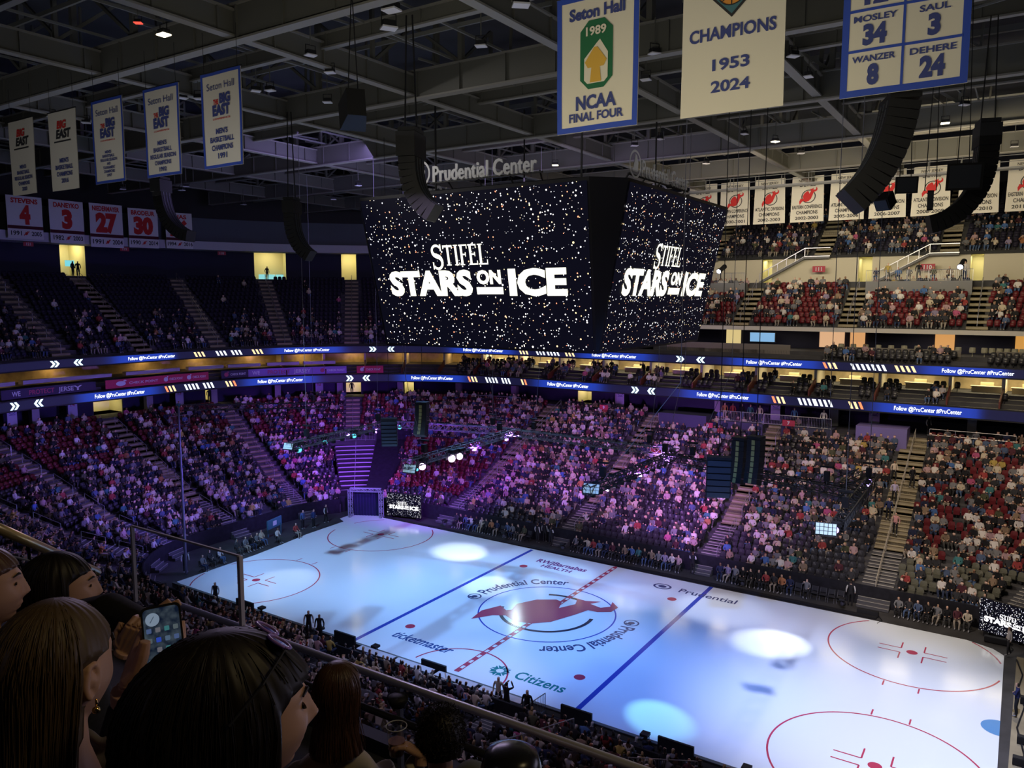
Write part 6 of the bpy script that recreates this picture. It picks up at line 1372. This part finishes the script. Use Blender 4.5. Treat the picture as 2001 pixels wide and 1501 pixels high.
t = empty('glass_balustrade', tuple(ra_), 'polished steel topped glass balustrade in front of the first row', 'balustrade')
mb = MB(); mb.tube([ra_, rb_], .023, 12); mb.build('top_rail', M_brail, t, smooth=True)
mb = MB(); mb.frame((ra_+rb_)/2-[0, 0, .33], (rb_-ra_)/2, (0, .006, 0), (0, 0, .31)); mb.build('glass_pane', M_gl, t)
lo0, lo1 = ra_+[0, -.16, -.12], rb_+[0, -.16, -.12]; mb = MB(); mb.tube([lo0-d_*4, lo1], .022, 10); mb.build('lower_rail', M_black, t, smooth=True)
q = yl(781, 1345); q[2] = ra_[2]; mb = MB(); mb.bar(q, q-[0, 0, .65], .03); mb.build('post', M_steel, t)
mb = MB(); q2 = yl(778, 1368, -39.7); mb.lathe(q2, [(.005, -.055), (.045, -.035), (.062, 0), (.06, .02), (.02, .03)], 14); tag(mb.build('bracket_dome', M_black, smooth=True), 'black rounded bracket under the balustrade rail', 'bracket')
A, B, C_, D_ = yl(258, 1028), yl(468, 1080), yl(476, 1225), yl(262, 1174)
B[2] = A[2]; D_[2] = min(C_[2], D_[2]); C_[2] = D_[2]; D_[0] = A[0]; C_[0] = B[0]
t = empty('tall_glass_panel', tuple(D_), 'tall glass screen with pale metal posts above the balustrade', 'glass screen'); mb = MB(); mb.frame((A+C_)/2, (C_-D_)/2, (0, .006, 0), (0, 0, (A[2]-D_[2])/2)); mb.build('glass_pane', M_gl, t)
for a, b, nm_, w_ in ((A, D_, 'left_post', .024), (B, C_-[0, 0, .1], 'right_post', .03), (A, B, 'top_edge', .014)): mb = MB(); mb.bar(a, b, w_, w_); mb.build(nm_, mat('pale post', (.55, .52, .58), .5), t)
mb = MB(); mb.tube([at(-60, 1008, d=3.0), at(60, 1060, d=3.6), at(190, 1118, d=4.4)], .022, 12); tag(mb.build('stair_handrail', mat('warm brass rail', (.55, .42, .16), .3, metal=.7), smooth=True), 'thick yellowish handrail at the left foreground', 'handrail')
railing([at(-20, 1115, d=6), at(60, 1133, d=6.3), at(140, 1160, d=6.6)], .32, 'thin grey railing below the yellowish handrail', None, posts=.5, r=.012)
# ---------------------------------------------------------------- foreground people
def G(x, s): return math.exp(-(x/s)**2)
def head_pts(n=72, m=88):
    V = []
    for i in range(n+1):
        th = math.pi*i/n
        for j in range(m):
            ph = 2*math.pi*j/m; nx, ny, nz = math.sin(th)*math.cos(ph), math.sin(th)*math.sin(ph), math.cos(th)
            x, y, z = .076*nx, .096*ny, .118*nz
            if z < -.02: k = min(1, (-.02-z)/.1); x *= 1-.34*k**1.4; y = y*(1-.30*k) if y < 0 else y*(1-.02*k)+.010*k
            if ny > 0.1 and nz > -.97:
                f_ = min(1, (ny-.1)*2.2)
                dn = .026*G(x, .0115)*(np.interp(z, [-.045, -.036, -.026, .0, .03, .045], [0, .45, 1, .55, .18, 0]))+.006*G(abs(x)-.013, .007)*G(z+.031, .008)
                de = -.013*G(abs(x)-.031, .017)*G(z-.016, .013)+.007*G(abs(x)-.032, .010)*G(z-.014, .007)
                db = .006*G(z-.036, .009)*G(abs(x)-.028, .03)
                dl = .009*G(x, .021)*(G(z+.058, .0048)+G(z+.070, .0052))-.004*G(x, .03)*G(z+.064, .003)+.004*G(x, .012)*G(z+.048, .008)
                dc = .012*G(x, .024)*G(z+.098, .016)-.004*G(x, .03)*G(z+.082, .007)+.006*G(abs(x)-.042, .02)*G(z+.028, .02)
                y += f_*(dn+de+db+dl+dc)
            V.append((x, y, z))
    F_ = [(i*m+j, i*m+(j+1) % m, (i+1)*m+(j+1) % m, (i+1)*m+j) for i in range(n) for j in range(m)]
    return np.array(V), F_
HV, HF = head_pts()
def ear_mb(mb, X, s):
    """an ear on the side s of the head; X maps local to world"""
    pts = []
    for a in np.linspace(-80, 210, 15): pts.append((s*.079, -.012-.017*math.cos(math.radians(a))*(1 if a < 100 else .8), -.008+.031*math.sin(math.radians(a))))
    pts.append((s*.074, .0, -.036)); mb.tube([X(p) for p in pts], [.0055]*14+[.006, .004], 8); 
    mb.tube([X((s*.072, -.02, .012)), X((s*.076, -.012, -.008)), X((s*.073, -.006, -.022))], [.006, .010, .008], 8)
    mb.tube([X((s*.072, -.015, -.030)), X((s*.077, -.010, -.040))], [.008, .006], 8)
def remesh(o, vox, smooth=4):
    md = o.modifiers.new('r', 'REMESH'); md.mode = 'VOXEL'; md.voxel_size = vox; md.use_smooth_shade = True
    if smooth: m2 = o.modifiers.new('s', 'SMOOTH'); m2.iterations = smooth; m2.factor = .5
    dg = bpy.context.evaluated_depsgraph_get(); me = bpy.data.meshes.new_from_object(o.evaluated_get(dg)); mats_ = list(o.data.materials); o.modifiers.clear(); o.data = me
    me.materials.clear(); [me.materials.append(x) for x in mats_]; return o
M_skinw = mat('warm skin', (.46, .27, .19), .5, spec=.35); M_hairb = mat('black brown hair', (.010, .007, .006), .5, spec=.3); M_hairr = mat('brown hair', (.075, .032, .014), .4, spec=.5); M_hairl = mat('light brown hair', (.085, .055, .028), .5, spec=.35)
def figure(hc, face, hair, hm, label, top, sl=1.0, tilt=0.0, top_mat=None, ears=(), body=True, shoulders=.21, lean=(0, 0), longness=.3, hw=(.098, .118, .132), hoff=(0, -.02, .01), seed=1, strands=500, arms=(), flare=.12, tuck=False, nose=1.0):
    hc = np.array(hc, float); f_ = np.array([face[0], face[1], 0.]); f_ /= np.linalg.norm(f_); r_ = np.array([f_[1], -f_[0], 0.]); u_ = np.array([0, 0, 1.])
    f2 = f_*math.cos(tilt)-u_*math.sin(tilt); u2 = u_*math.cos(tilt)+f_*math.sin(tilt)
    X = lambda p: hc+sl*(r_*p[0]+f2*p[1]+u2*p[2])
    R = random.Random(seed)
    base = hc-[0, 0, .80]; t = empty('person', tuple(base), label, 'person')
    mb = MB(); HW = HV.copy(); m_ = HW[:, 1] > .098; HW[m_, 1] = .098+(HW[m_, 1]-.098)*nose; mb.add([X(p) for p in HW], HF); sh = hc-[0, 0, .30]+np.array([lean[0], lean[1], 0])
    mb.tube([X((0, -.015, -.06)), hc-[0, 0, .15]-f_*.02, sh+[0, 0, .04]], [.052*sl, .054, .07], 16)
    bf = np.array([0, 1., 0]) if abs(f_[1]) < .5 else np.array([f_[0]*.4, f_[1], 0]); bf /= np.linalg.norm(bf); br = np.array([bf[1], -bf[0], 0])
    def torso(mb, e):
        prof = [(.04, .07, .06), (0.0, .14, .085), (-.05, shoulders-.02, .10), (-.12, shoulders, .115), (-.25, shoulders-.025, .12), (-.42, shoulders-.045, .12), (-.55, shoulders-.03, .13)]
        n = 28; vs = [sh+[0, 0, z]+br*(a+e)*math.cos(p)+bf*(b+e)*math.sin(p) for z, a, b in prof for p in np.linspace(0, 2*math.pi, n, endpoint=False)]
        mb.add(vs, [(i*n+j, i*n+(j+1) % n, (i+1)*n+(j+1) % n, (i+1)*n+j) for i in range(len(prof)-1) for j in range(n)]+[tuple(range(n))[::-1], tuple(range((len(prof)-1)*n, len(prof)*n))])
    torso(mb, 0)
    for s_ in ears: ear_mb(mb, X, s_)
    mb.tube([sh-[0, 0, .5]+br*.1, sh-[0, 0, .52]+br*.12+bf*.42, sh-[0, 0, .88]+br*.12+bf*.46], [.085, .07, .045], 12); mb.tube([sh-[0, 0, .5]-br*.1, sh-[0, 0, .52]-br*.12+bf*.42, sh-[0, 0, .88]-br*.12+bf*.46], [.085, .07, .045], 12)
    b_ = mb.build('body', M_skinw, t); remesh(b_, .0045, 2)
    cl = MB(); torso(cl, .012)
    for a in arms: cl.tube([np.array(p, float) for p in a[0]], a[1], 14)
    if not arms:
        for s_ in (-1, 1): cl.tube([sh+br*s_*(shoulders-.03)-[0, 0, .07], sh+br*s_*(shoulders+.03)-[0, 0, .32]+bf*.03, sh+br*s_*(shoulders-.04)-[0, 0, .45]+bf*.24], [.062, .052, .042], 14)
    c_ = cl.build('top', top_mat or top, t); remesh(c_, .008, 3)
    # eyes and brows
    for s_ in (-1, 1):
        mb = MB(); c = (s_*.031, .0765, .0125); mb.add([X((c[0]+.0125*math.cos(a), c[1]+.004*math.sin(p)*1.5+.0035, c[2]+.004*math.sin(a)*math.cos(p*.5))) for p in (0, .8) for a in np.linspace(0, 2*math.pi, 12, endpoint=False)], [(i, (i+1) % 12, 12+(i+1) % 12, 12+i) for i in range(12)]+[tuple(range(12, 24))]); mb.build('eye', mat('dark eye', (.02, .012, .01), .15), t)
        mb = MB(); mb.tube([X((s_*.016, .0935, .037)), X((s_*.031, .0905, .043)), X((s_*.048, .0765, .038))], [.003, .0035, .002], 6); mb.build('eyebrow', M_hairb, t)
    # hair: a shell of rings open over the face, with ridged locks, plus loose strands
    mb = MB(); n = 120; rows = 46; zt = hoff[2]+hw[2]; zb = -longness; vs = []
    ctr = np.array([hoff[0], hoff[1]])
    for i in range(rows+1):
        q = i/rows; z = zt*math.cos(q*math.pi/2) if False else None
        z = zt-(zt-zb)*(1-math.cos(q*math.pi*.5))**.9
        if z > hoff[2]: k = math.sqrt(max(0, 1-((z-hoff[2])/hw[2])**2)); 
        else: k = 1-.10*min(1, (hoff[2]-z)/.12)+flare*max(0, (hoff[2]-z-.1))*4*.3
        for j in range(n):
            ph = 2*math.pi*j/n; ridge = 1+.018*math.sin(ph*23+3*math.sin(z*14+seed))+.012*math.sin(ph*47+z*9)+.02*math.sin(ph*5+z*18+seed)*(.3+q)
            cx_, cy_ = math.cos(ph), math.sin(ph); rx, ry = hw[0]*k*ridge, hw[1]*k*ridge
            y = ctr[1]+cy_*ry; x = ctr[0]+cx_*rx
            if z < .062 and cy_ > 0:   # leave the face open
                fx = .066 if z > -.09 else .09; lim = .018 if z > -.05 else -.01
                if y > lim: y = lim+(y-lim)*max(0, min(1, (z-.035)/.03)); x = math.copysign(max(abs(x), min(fx+.01, abs(x)+.02)), x) if z < .035 else x
            if longness > .2 and z < -.12: y = min(y, -.02)
            if tuck and z < .035 and y > -.045: x = math.copysign(min(abs(x), .062+max(0, z)*.6), x); y = min(y, .0)
            vs.append(X((x, y, z)))
    mb.add(vs, [(i*n+j, i*n+(j+1) % n, (i+1)*n+(j+1) % n, (i+1)*n+j) for i in range(rows) for j in range(n)]+[tuple(range(n))])
    h_ = mb.build('hair', hm, t, smooth=True)
    mb = MB()
    for i in range(strands):
        ph = R.uniform(math.pi*1.03, math.pi*1.97) if R.random() < .6 else R.uniform(0, 6.28); q0 = R.uniform(.05, .75); pts = []
        for k_ in range(6):
            q = min(1, q0+k_*.06*(1+longness*2)); z = zt-(zt-zb)*(1-math.cos(q*math.pi*.5))**.9
            if z > hoff[2]: k = math.sqrt(max(0, 1-((z-hoff[2])/hw[2])**2))
            else: k = 1-.10*min(1, (hoff[2]-z)/.12)+flare*max(0, (hoff[2]-z-.1))*1.2
            if z < .075 and ctr[1]+hw[1]*k*math.sin(ph) > (.01 if not tuck else -.05): break
            e = 1.02+.015*math.sin(k_+i)+R.uniform(0, .01)*(3 if R.random() < .04 else 1); pts.append(X((ctr[0]+hw[0]*k*math.cos(ph)*e, ctr[1]+hw[1]*k*math.sin(ph)*e, z))); ph += R.uniform(-.02, .02)
        if len(pts) > 2: mb.tube(pts, [.0007, .0012, .0014, .0014, .001, .0005][:len(pts)], 4, cap=False)
    mb.build('loose_strands', hm, h_, smooth=True)
    return t, X, sh, (r_, f_, u_)
RR = CR[:, 0]; FF = -CR[:, 2]; FF = np.array([FF[0], FF[1], 0]); FF /= np.linalg.norm(FF); RR = np.array([RR[0], RR[1], 0])
def fdir(r, f): v = RR*r+FF*f; return (v[0], v[1])
M_dk = mat('black knit', (.012, .012, .014), .9, noise=.3, nscale=60)
tC, XC, shC, _ = figure(at(118, 1310, d=1.42), fdir(.22, .975), None, M_hairl, 'woman with light brown hair and gold earring seen from behind at left', M_dk, ears=(1,), longness=.34, hw=(.094, .112, .125), seed=3, tilt=.12, strands=600, tuck=True)
mb = MB(); mb.lathe(XC((.083, -.006, -.060)), [(.001, -.007), (.006, -.004), (.007, 0), (.006, .004), (.001, .007)], 12); mb.lathe(XC((.083, -.006, -.046)), [(.002, -.006), (.0025, 0), (.002, .006)], 8); mb.build('gold_earring', mat('gold', (.75, .5, .18), .2, metal=1), tC, smooth=True)
tD, XD, shD, _ = figure(at(492, 1402, d=1.38), fdir(.82, .57), None, M_hairb, 'woman with full black hair and sunglasses on her head in right profile', M_dk, longness=.36, hw=(.118, .168, .170), hoff=(0, -.056, .0), seed=5, strands=800, tilt=.02, nose=1.25)
sg = empty('sunglasses', tuple(XD((0, .07, .1))), 'dark sunglasses pushed up on the black hair', 'sunglasses')
for s_ in (-1, 1):
    mb = MB(); c = np.array([s_*.034, .040, .142]); mb.tube([XD(c+[.027*math.cos(a), .017*math.sin(a), -.011*math.sin(a)]) for a in np.linspace(0, 2*math.pi, 17)], .003, 6); mb.build('frame_rim', mat('violet frame', (.30, .18, .62), .2), sg, smooth=True)  # violet reflection put into the rim colour
    mb = MB(); mb.add([XD(c+[.026*math.cos(a), .016*math.sin(a), -.010*math.sin(a)]) for a in np.linspace(0, 2*math.pi, 16, endpoint=False)], [tuple(range(16))]); mb.build('lens', mat('mirror lens', (.35, .28, .25), .05, metal=1), sg)
    mb = MB(); mb.tube([XD((s_*.062, .04, .138)), XD((s_*.10, -.01, .105)), XD((s_*.118, -.07, .06))], .0025, 6); mb.build('temple_arm', M_black, sg)
tB, XB, shB, _ = figure(at(128, 1152, d=2.75), fdir(.9, .42), None, M_hairb, 'woman with long dark hair in right profile behind the yellowish handrail', M_dk, longness=.3, hw=(.098, .125, .135), hoff=(0, -.03, .005), seed=8, strands=350,
                        arms=[([at(150, 1215, d=2.75), at(215, 1195, d=2.5), at(285, 1225, d=2.4)], [.075, .06, .045])])
tA, XA, shA, _ = figure(at(-30, 1152, d=2.35), fdir(.85, .52), None, M_hairr, 'person with reddish brown hair at the left picture edge, nose showing', M_dk, longness=.3, hw=(.095, .12, .13), seed=11, strands=250)
def stripe_mat(name):
    m = bpy.data.materials.new(name); m.use_nodes = True; nt = m.node_tree; b = nt.nodes['Principled BSDF']; b.inputs['Roughness'].default_value = .9
    tc = nt.nodes.new('ShaderNodeTexCoord'); s = nt.nodes.new('ShaderNodeSeparateXYZ'); nt.links.new(tc.outputs['Object'], s.inputs[0])
    cr = nt.nodes.new('ShaderNodeValToRGB'); mr = nt.nodes.new('ShaderNodeMapRange'); mr.inputs[1].default_value = .30; mr.inputs[2].default_value = .42; nt.links.new(s.outputs[2], mr.inputs[0]); nt.links.new(mr.outputs[0], cr.inputs[0])
    e = cr.color_ramp.elements; cr.color_ramp.interpolation = 'CONSTANT'; e[0].position = 0; e[0].color = (.36, .31, .22, 1); e[1].position = .99; e[1].color = (.36, .31, .22, 1)
    for p_, c in ((.30, (.03, .03, .03)), (.36, (.36, .31, .22)), (.42, (.03, .03, .03)), (.50, (.36, .31, .22)), (.58, (.03, .03, .03)), (.66, (.36, .31, .22))): q = e.new(p_); q.color = (*c, 1)
    nt.links.new(cr.outputs[0], b.inputs['Base Color']); return m
hE = at(662, 1352, d=3.35); sE = hE-np.array([0, 0, .30])
armE = [([sE+RR*.17-[0, 0, .06], sE+RR*.27-[0, 0, .30]+FF*.05, at(812, 1492, d=3.2)], [.066, .055, .042]), ([sE-RR*.17-[0, 0, .06], sE-RR*.24-[0, 0, .32]+FF*.05, sE-RR*.1-[0, 0, .42]+FF*.25], [.066, .055, .042])]
tE, XE, shE, _ = figure(hE, fdir(.25, .97), None, M_hairr, 'woman with straight shoulder length brown hair in a striped cream top', stripe_mat('striped cream knit'), longness=.24, hw=(.100, .112, .128), hoff=(0, -.012, .012), seed=14, strands=700, arms=armE, flare=1.5)
tF, XF, shF, _ = figure(at(862, 1440, d=3.3), fdir(.15, .98), None, M_hairb, 'child with short curly dark hair seen from behind at the rail', M_dk, longness=.05, hw=(.102, .112, .125), hoff=(0, -.005, .012), seed=17, strands=0, ears=(-1, 1))
mb = MB(); R9 = random.Random(4)
for i in range(1500):
    a, b = R9.uniform(0, 6.28), math.acos(R9.uniform(-.25, 1)); c = np.array([.103*math.sin(b)*math.cos(a), -.005+.113*math.sin(b)*math.sin(a), .012+.125*math.cos(b)])
    if c[1] > .05 and c[2] < .05: continue
    pts = [XF(c+np.array([R9.uniform(-.008, .008) for _ in range(3)])*k_*.5+c*k_*.018) for k_ in range(4)]; mb.tube(pts, [.0012, .0014, .0012, .0006], 4, cap=False)
mb.build('curls', M_hairb, tF)
tG, XG, shG, _ = figure(at(1000, 1552, d=2.9), fdir(-.1, .98), None, M_black, 'person in a glossy black cap at the bottom edge', M_dk, longness=.05, hw=(.110, .128, .135), seed=19, strands=0)
mb = MB(); mb.lathe(XG((0, .02, .115)), [(.11, -.05), (.115, -.02), (.10, .03), (.06, .05), (.01, .055)], 22); mb.frame(XG((0, .13, .07)), (.07, 0, 0), (0, .05, 0), (0, 0, .004)); tag(mb.build('cap', mat('glossy black cloth', (.015, .015, .018), .25), smooth=True), 'glossy black cap at the bottom edge of the view', 'cap')
tH, XH, shH, _ = figure(at(922, 1548, d=3.3), fdir(0, 1), None, mat('grey knit hat', (.10, .11, .09), .9), 'person in a grey green knit hat at the bottom edge', mat('grey sweater', (.09, .09, .1), .9), longness=.04, hw=(.10, .115, .13), seed=21, strands=0)
# a hand of a palm, four unequal bent fingers and a thumb
def hand(name, wrist, palm_c, ax, out, side, curls, spread, scale=1.0, parent=None, tlab=None, thumb=None):
    """ax fingers direction, out back-of-hand normal, side towards the thumb"""
    ax, out, side = [np.array(v, float)/np.linalg.norm(v) for v in (ax, out, side)]; pc = np.array(palm_c, float); s = scale; mb = MB()
    mb.tube([np.array(wrist, float), pc-ax*.045*s], [.028*s, .027*s], 12)
    for k in (-.026, -.009, .009, .026): mb.tube([pc-ax*.045*s+side*k*.6*s, pc+side*k*s, pc+ax*.04*s+side*k*1.1*s], [.014*s, .014*s, .0115*s], 10)
    Ls = (.066, .078, .072, .055)
    for i, k in enumerate((.029, .0095, -.0095, -.028)):
        p = pc+ax*.04*s+side*k*s; L = Ls[i]*s; a = 0; pts = [p]; d = ax+side*k*spread*18
        d /= np.linalg.norm(d); cur = curls[i]
        for f_ in (.45, .3, .25):
            a += cur; dd = d*math.cos(a)-out*math.sin(a); pts.append(pts[-1]+dd*L*f_)
        mb.tube(pts, [.0105*s, .0098*s, .009*s, .0072*s], 10)
    th = thumb or [pc-ax*.03*s+side*.03*s, pc+side*.052*s-out*.01*s, pc+ax*.03*s+side*.058*s-out*.022*s]
    mb.tube([pc-ax*.035*s+side*.018*s]+[np.array(q, float) for q in th], [.016*s, .0135*s, .012*s, .0095*s][:len(th)+1], 10)
    o = mb.build(name, M_skinw, parent); remesh(o, .0022, 2); return o
UP = np.array([0, 0, 1.])
# telephone held up by the woman at left
pc = at(320, 1256, d=1.62); nrm = CP-pc; nrm /= np.linalg.norm(nrm); rt = np.cross(UP, nrm); rt /= np.linalg.norm(rt); upv = np.cross(nrm, rt)
ct, st_ = math.cos(.05), math.sin(.05); rt2 = rt*ct+upv*st_; up2 = upv*ct-rt*st_
ph_ = empty('mobile_phone', tuple(pc), 'black mobile phone held up with its home screen showing', 'phone')
def rrect(w_, h_, r_, k=5):
    return [(sx*(w_-r_)+r_*math.cos(a), sy*(h_-r_)+r_*math.sin(a)) for sx, sy, a0 in ((1, 1, 0), (-1, 1, 90), (-1, -1, 180), (1, -1, 270)) for a in np.radians(np.linspace(a0, a0+90, k))]
gp = lambda e: (lambda u, v: pc+rt2*u+up2*v+nrm*e)
mb = MB(); o_ = rrect(.0385, .077, .011); k = len(o_); mb.add([gp(.0)(*q) for q in o_]+[gp(-.010)(*q) for q in o_], [tuple(range(k)), tuple(range(k, 2*k))[::-1]]+[(i, (i+1) % k, k+(i+1) % k, k+i)[::-1] for i in range(k)]); mb.build('case', mat('phone case', (.02, .02, .022), .35), ph_)
def icon_screen():
    m = bpy.data.materials.new('phone picture'); m.use_nodes = True; nt = m.node_tree; b = nt.nodes['Principled BSDF']; b.inputs['Base Color'].default_value = (0, 0, 0, 1); b.inputs['Roughness'].default_value = .1
    tc = nt.nodes.new('ShaderNodeTexCoord'); n = nt.nodes.new('ShaderNodeTexNoise'); n.inputs['Scale'].default_value = 60; nt.links.new(tc.outputs['Object'], n.inputs['Vector']); cr = nt.nodes.new('ShaderNodeValToRGB'); nt.links.new(n.outputs['Fac'], cr.inputs[0])
    cr.color_ramp.elements[0].position = .35; cr.color_ramp.elements[0].color = (.004, .008, .02, 1); cr.color_ramp.elements[1].position = .75; cr.color_ramp.elements[1].color = (.04, .055, .07, 1); nt.links.new(cr.outputs[0], b.inputs['Emission Color']); b.inputs['Emission Strength'].default_value = 1; return m
mb = MB(); put_poly(mb, gp(.0008), rrect(.0345, .072, .009)); mb.build('screen', icon_screen(), ph_)
ics = {0: (.05, .08, .18), 1: (.06, .10, .16), 2: (.02, .05, .35), 3: (.07, .09, .10), 4: (.03, .13, .14), 5: (.10, .10, .12)}
mb = MB(); put_ring(mb, gp(.0012), -.017, .05, 0, .0135, n=24); mb.build('clock_widget', mat('phone clock', (0, 0, 0), emit=(.16, .21, .28), es=1), ph_)
mb = MB(); mb.bar(gp(.0014)(-.022, .044), gp(.0014)(-.014, .056), .0012); mb.build('clock_hand', mat('phone hand', (0, 0, 0), emit=(.05, .07, .1), es=1), ph_)
R5 = random.Random(9)
for r_i, yy in enumerate((.028, .008, -.012, -.034, -.060)):
    for c_i in range(4):
        if r_i == 2 and c_i == 0: continue
        mb = MB(); put_poly(mb, gp(.0012), rrect(.0048, .0048, .0015, 3), -.0255+c_i*.017, yy); kx = (r_i*3+c_i*5) % 6 if r_i < 4 else 4; mb.build('app_icon', mat('app %d' % kx, (0, 0, 0), emit=ics[kx], es=1), ph_)
# left hand grips the far side, right hand the near edge
hand('left_hand', pc-rt*.075-UP*.135-nrm*.03, pc-rt*.055-UP*.035-nrm*.035, up2*.8+rt*.35, -nrm*.2-rt*.9, up2*.3+nrm, (.25, .35, .4, .45), .0, 1.15, tC, thumb=[pc-rt*.052-UP*.05+nrm*.008, pc-rt*.040-UP*.015+nrm*.012, pc-rt*.034+UP*.01+nrm*.012])
hand('right_hand', pc+rt*.035-UP*.15+FF*.0, pc+rt*.030-UP*.075-nrm*.018, up2+rt*.15, rt*.8+nrm*.3, -nrm*.5+up2*.1, (.02, .12, .2, .3), .02, .98, tC, thumb=[pc+rt*.018-UP*.085+nrm*.01, pc+rt*.008-UP*.06+nrm*.014, pc+rt*.012-UP*.035+nrm*.013])
mb = MB(); mb.tube([pc+rt*.038-UP*.13-nrm*.01, pc+rt*.02-UP*.24+nrm*.02, shC+RR*.16-[0, 0, .12]], [.035, .048, .06], 14); mb.tube([pc-rt*.075-UP*.12-nrm*.03, pc-rt*.10-UP*.24, shC+RR*.05-[0, 0, .2]+FF*.08], [.036, .05, .06], 14); so = mb.build('sleeves', M_dk, tC); remesh(so, .006, 2)
# raised warm lit hand beyond the phone
hq = at(256, 1243, d=2.35); hand('right_hand', hq-RR*.03-UP*.06, hq-UP*.01, RR*.5+UP*.8, -FF, -RR*.8+UP*.3, (.9, 1.0, 1.0, 1.0), 0, .95, tB)
mb = MB()
for i in range(9): a = i/8; mb.tube([hq-RR*.028+RR*.056*a+UP*.022, hq-RR*.030+RR*.06*a+UP*(.036+.004*(i % 2))], [.002, .0008], 5)
mb.build('ring_spikes', mat('gold', (.75, .5, .18), .2, metal=1), tB)
# cup of beer in the woman's hand
cq = at(775, 1445, d=3.2); cup = empty('plastic_cup', tuple(cq-[0, 0, .06]), 'clear plastic cup half full of brown drink held at the rail', 'cup')
mb = MB(); prof = [(.030, -.065), (.041, .055), (.043, .058)]; n = 24
mb.add([cq+np.array([r*math.cos(a), r*math.sin(a), z]) for r, z in prof for a in np.linspace(0, 2*math.pi, n, endpoint=False)], [(i*n+j, i*n+(j+1) % n, (i+1)*n+(j+1) % n, (i+1)*n+j) for i in range(2) for j in range(n)]+[tuple(range(n))[::-1]]); mb.build('cup_wall', glass_mat('cup plastic', (.82, .85, .88), .16), cup, smooth=True)
mb = MB(); mb.lathe(cq, [(.0285, -.062), (.035, -.005)], 24); mb.build('drink', mat('brown drink', (.30, .12, .06), .2, spec=.6), cup)
mb = MB(); mb.tube([cq+np.array([.0425*math.cos(a), .0425*math.sin(a), .058]) for a in np.linspace(0, 2*math.pi, 25)], .0022, 6); mb.build('rim', mat('cup rim', (.5, .52, .55), .1), cup)
hand('right_hand', at(822, 1497, d=3.2), at(808, 1466, d=3.2), UP*.5-RR*.6-FF*.2, RR*.7+UP*.5, FF*.9-UP*.2, (.5, .6, .65, .7), 0, .95, tE)
# light jacket edge and a sheet of paper between the seats
mb = MB(); c0 = at(205, 1475, d=1.5); vs = []; n, m_ = 14, 6
for i in range(n+1):
    for j in range(m_+1): a, b = i/n, j/m_; vs.append(c0+RR*(-.05+.10*a)+UP*(.045-.07*b-.01*a+.006*math.sin(a*9))-FF*(.02*math.sin(a*3.1))+FF*.015*math.sin(b*6))
mb.add(vs, [(i*(m_+1)+j, i*(m_+1)+j+1, (i+1)*(m_+1)+j+1, (i+1)*(m_+1)+j) for i in range(n) for j in range(m_)]); ob = mb.build('hood_fabric', mat('grey fleece', (.13, .12, .13), .95), tC, smooth=True); sm_ = ob.modifiers.new('s', 'SOLIDIFY'); sm_.thickness = .012
mb = MB(); c0 = at(275, 1462, d=1.9); mb.add([c0-RR*.04-UP*.03, c0+RR*.035-UP*.02, c0+RR*.03+UP*.035, c0-RR*.035+UP*.01, c0-RR*.04-UP*.03+FF*.004, c0+RR*.035-UP*.02+FF*.004, c0+RR*.03+UP*.035+FF*.004, c0-RR*.035+UP*.01+FF*.004], [(0, 1, 2, 3), (7, 6, 5, 4), (0, 4, 5, 1), (1, 5, 6, 2), (2, 6, 7, 3), (3, 7, 4, 0)]); tag(mb.build('folded_paper', mat('greenish paper', (.22, .24, .17), .8, noise=.4, nscale=30)), 'pale folded paper between the two front heads', 'paper')
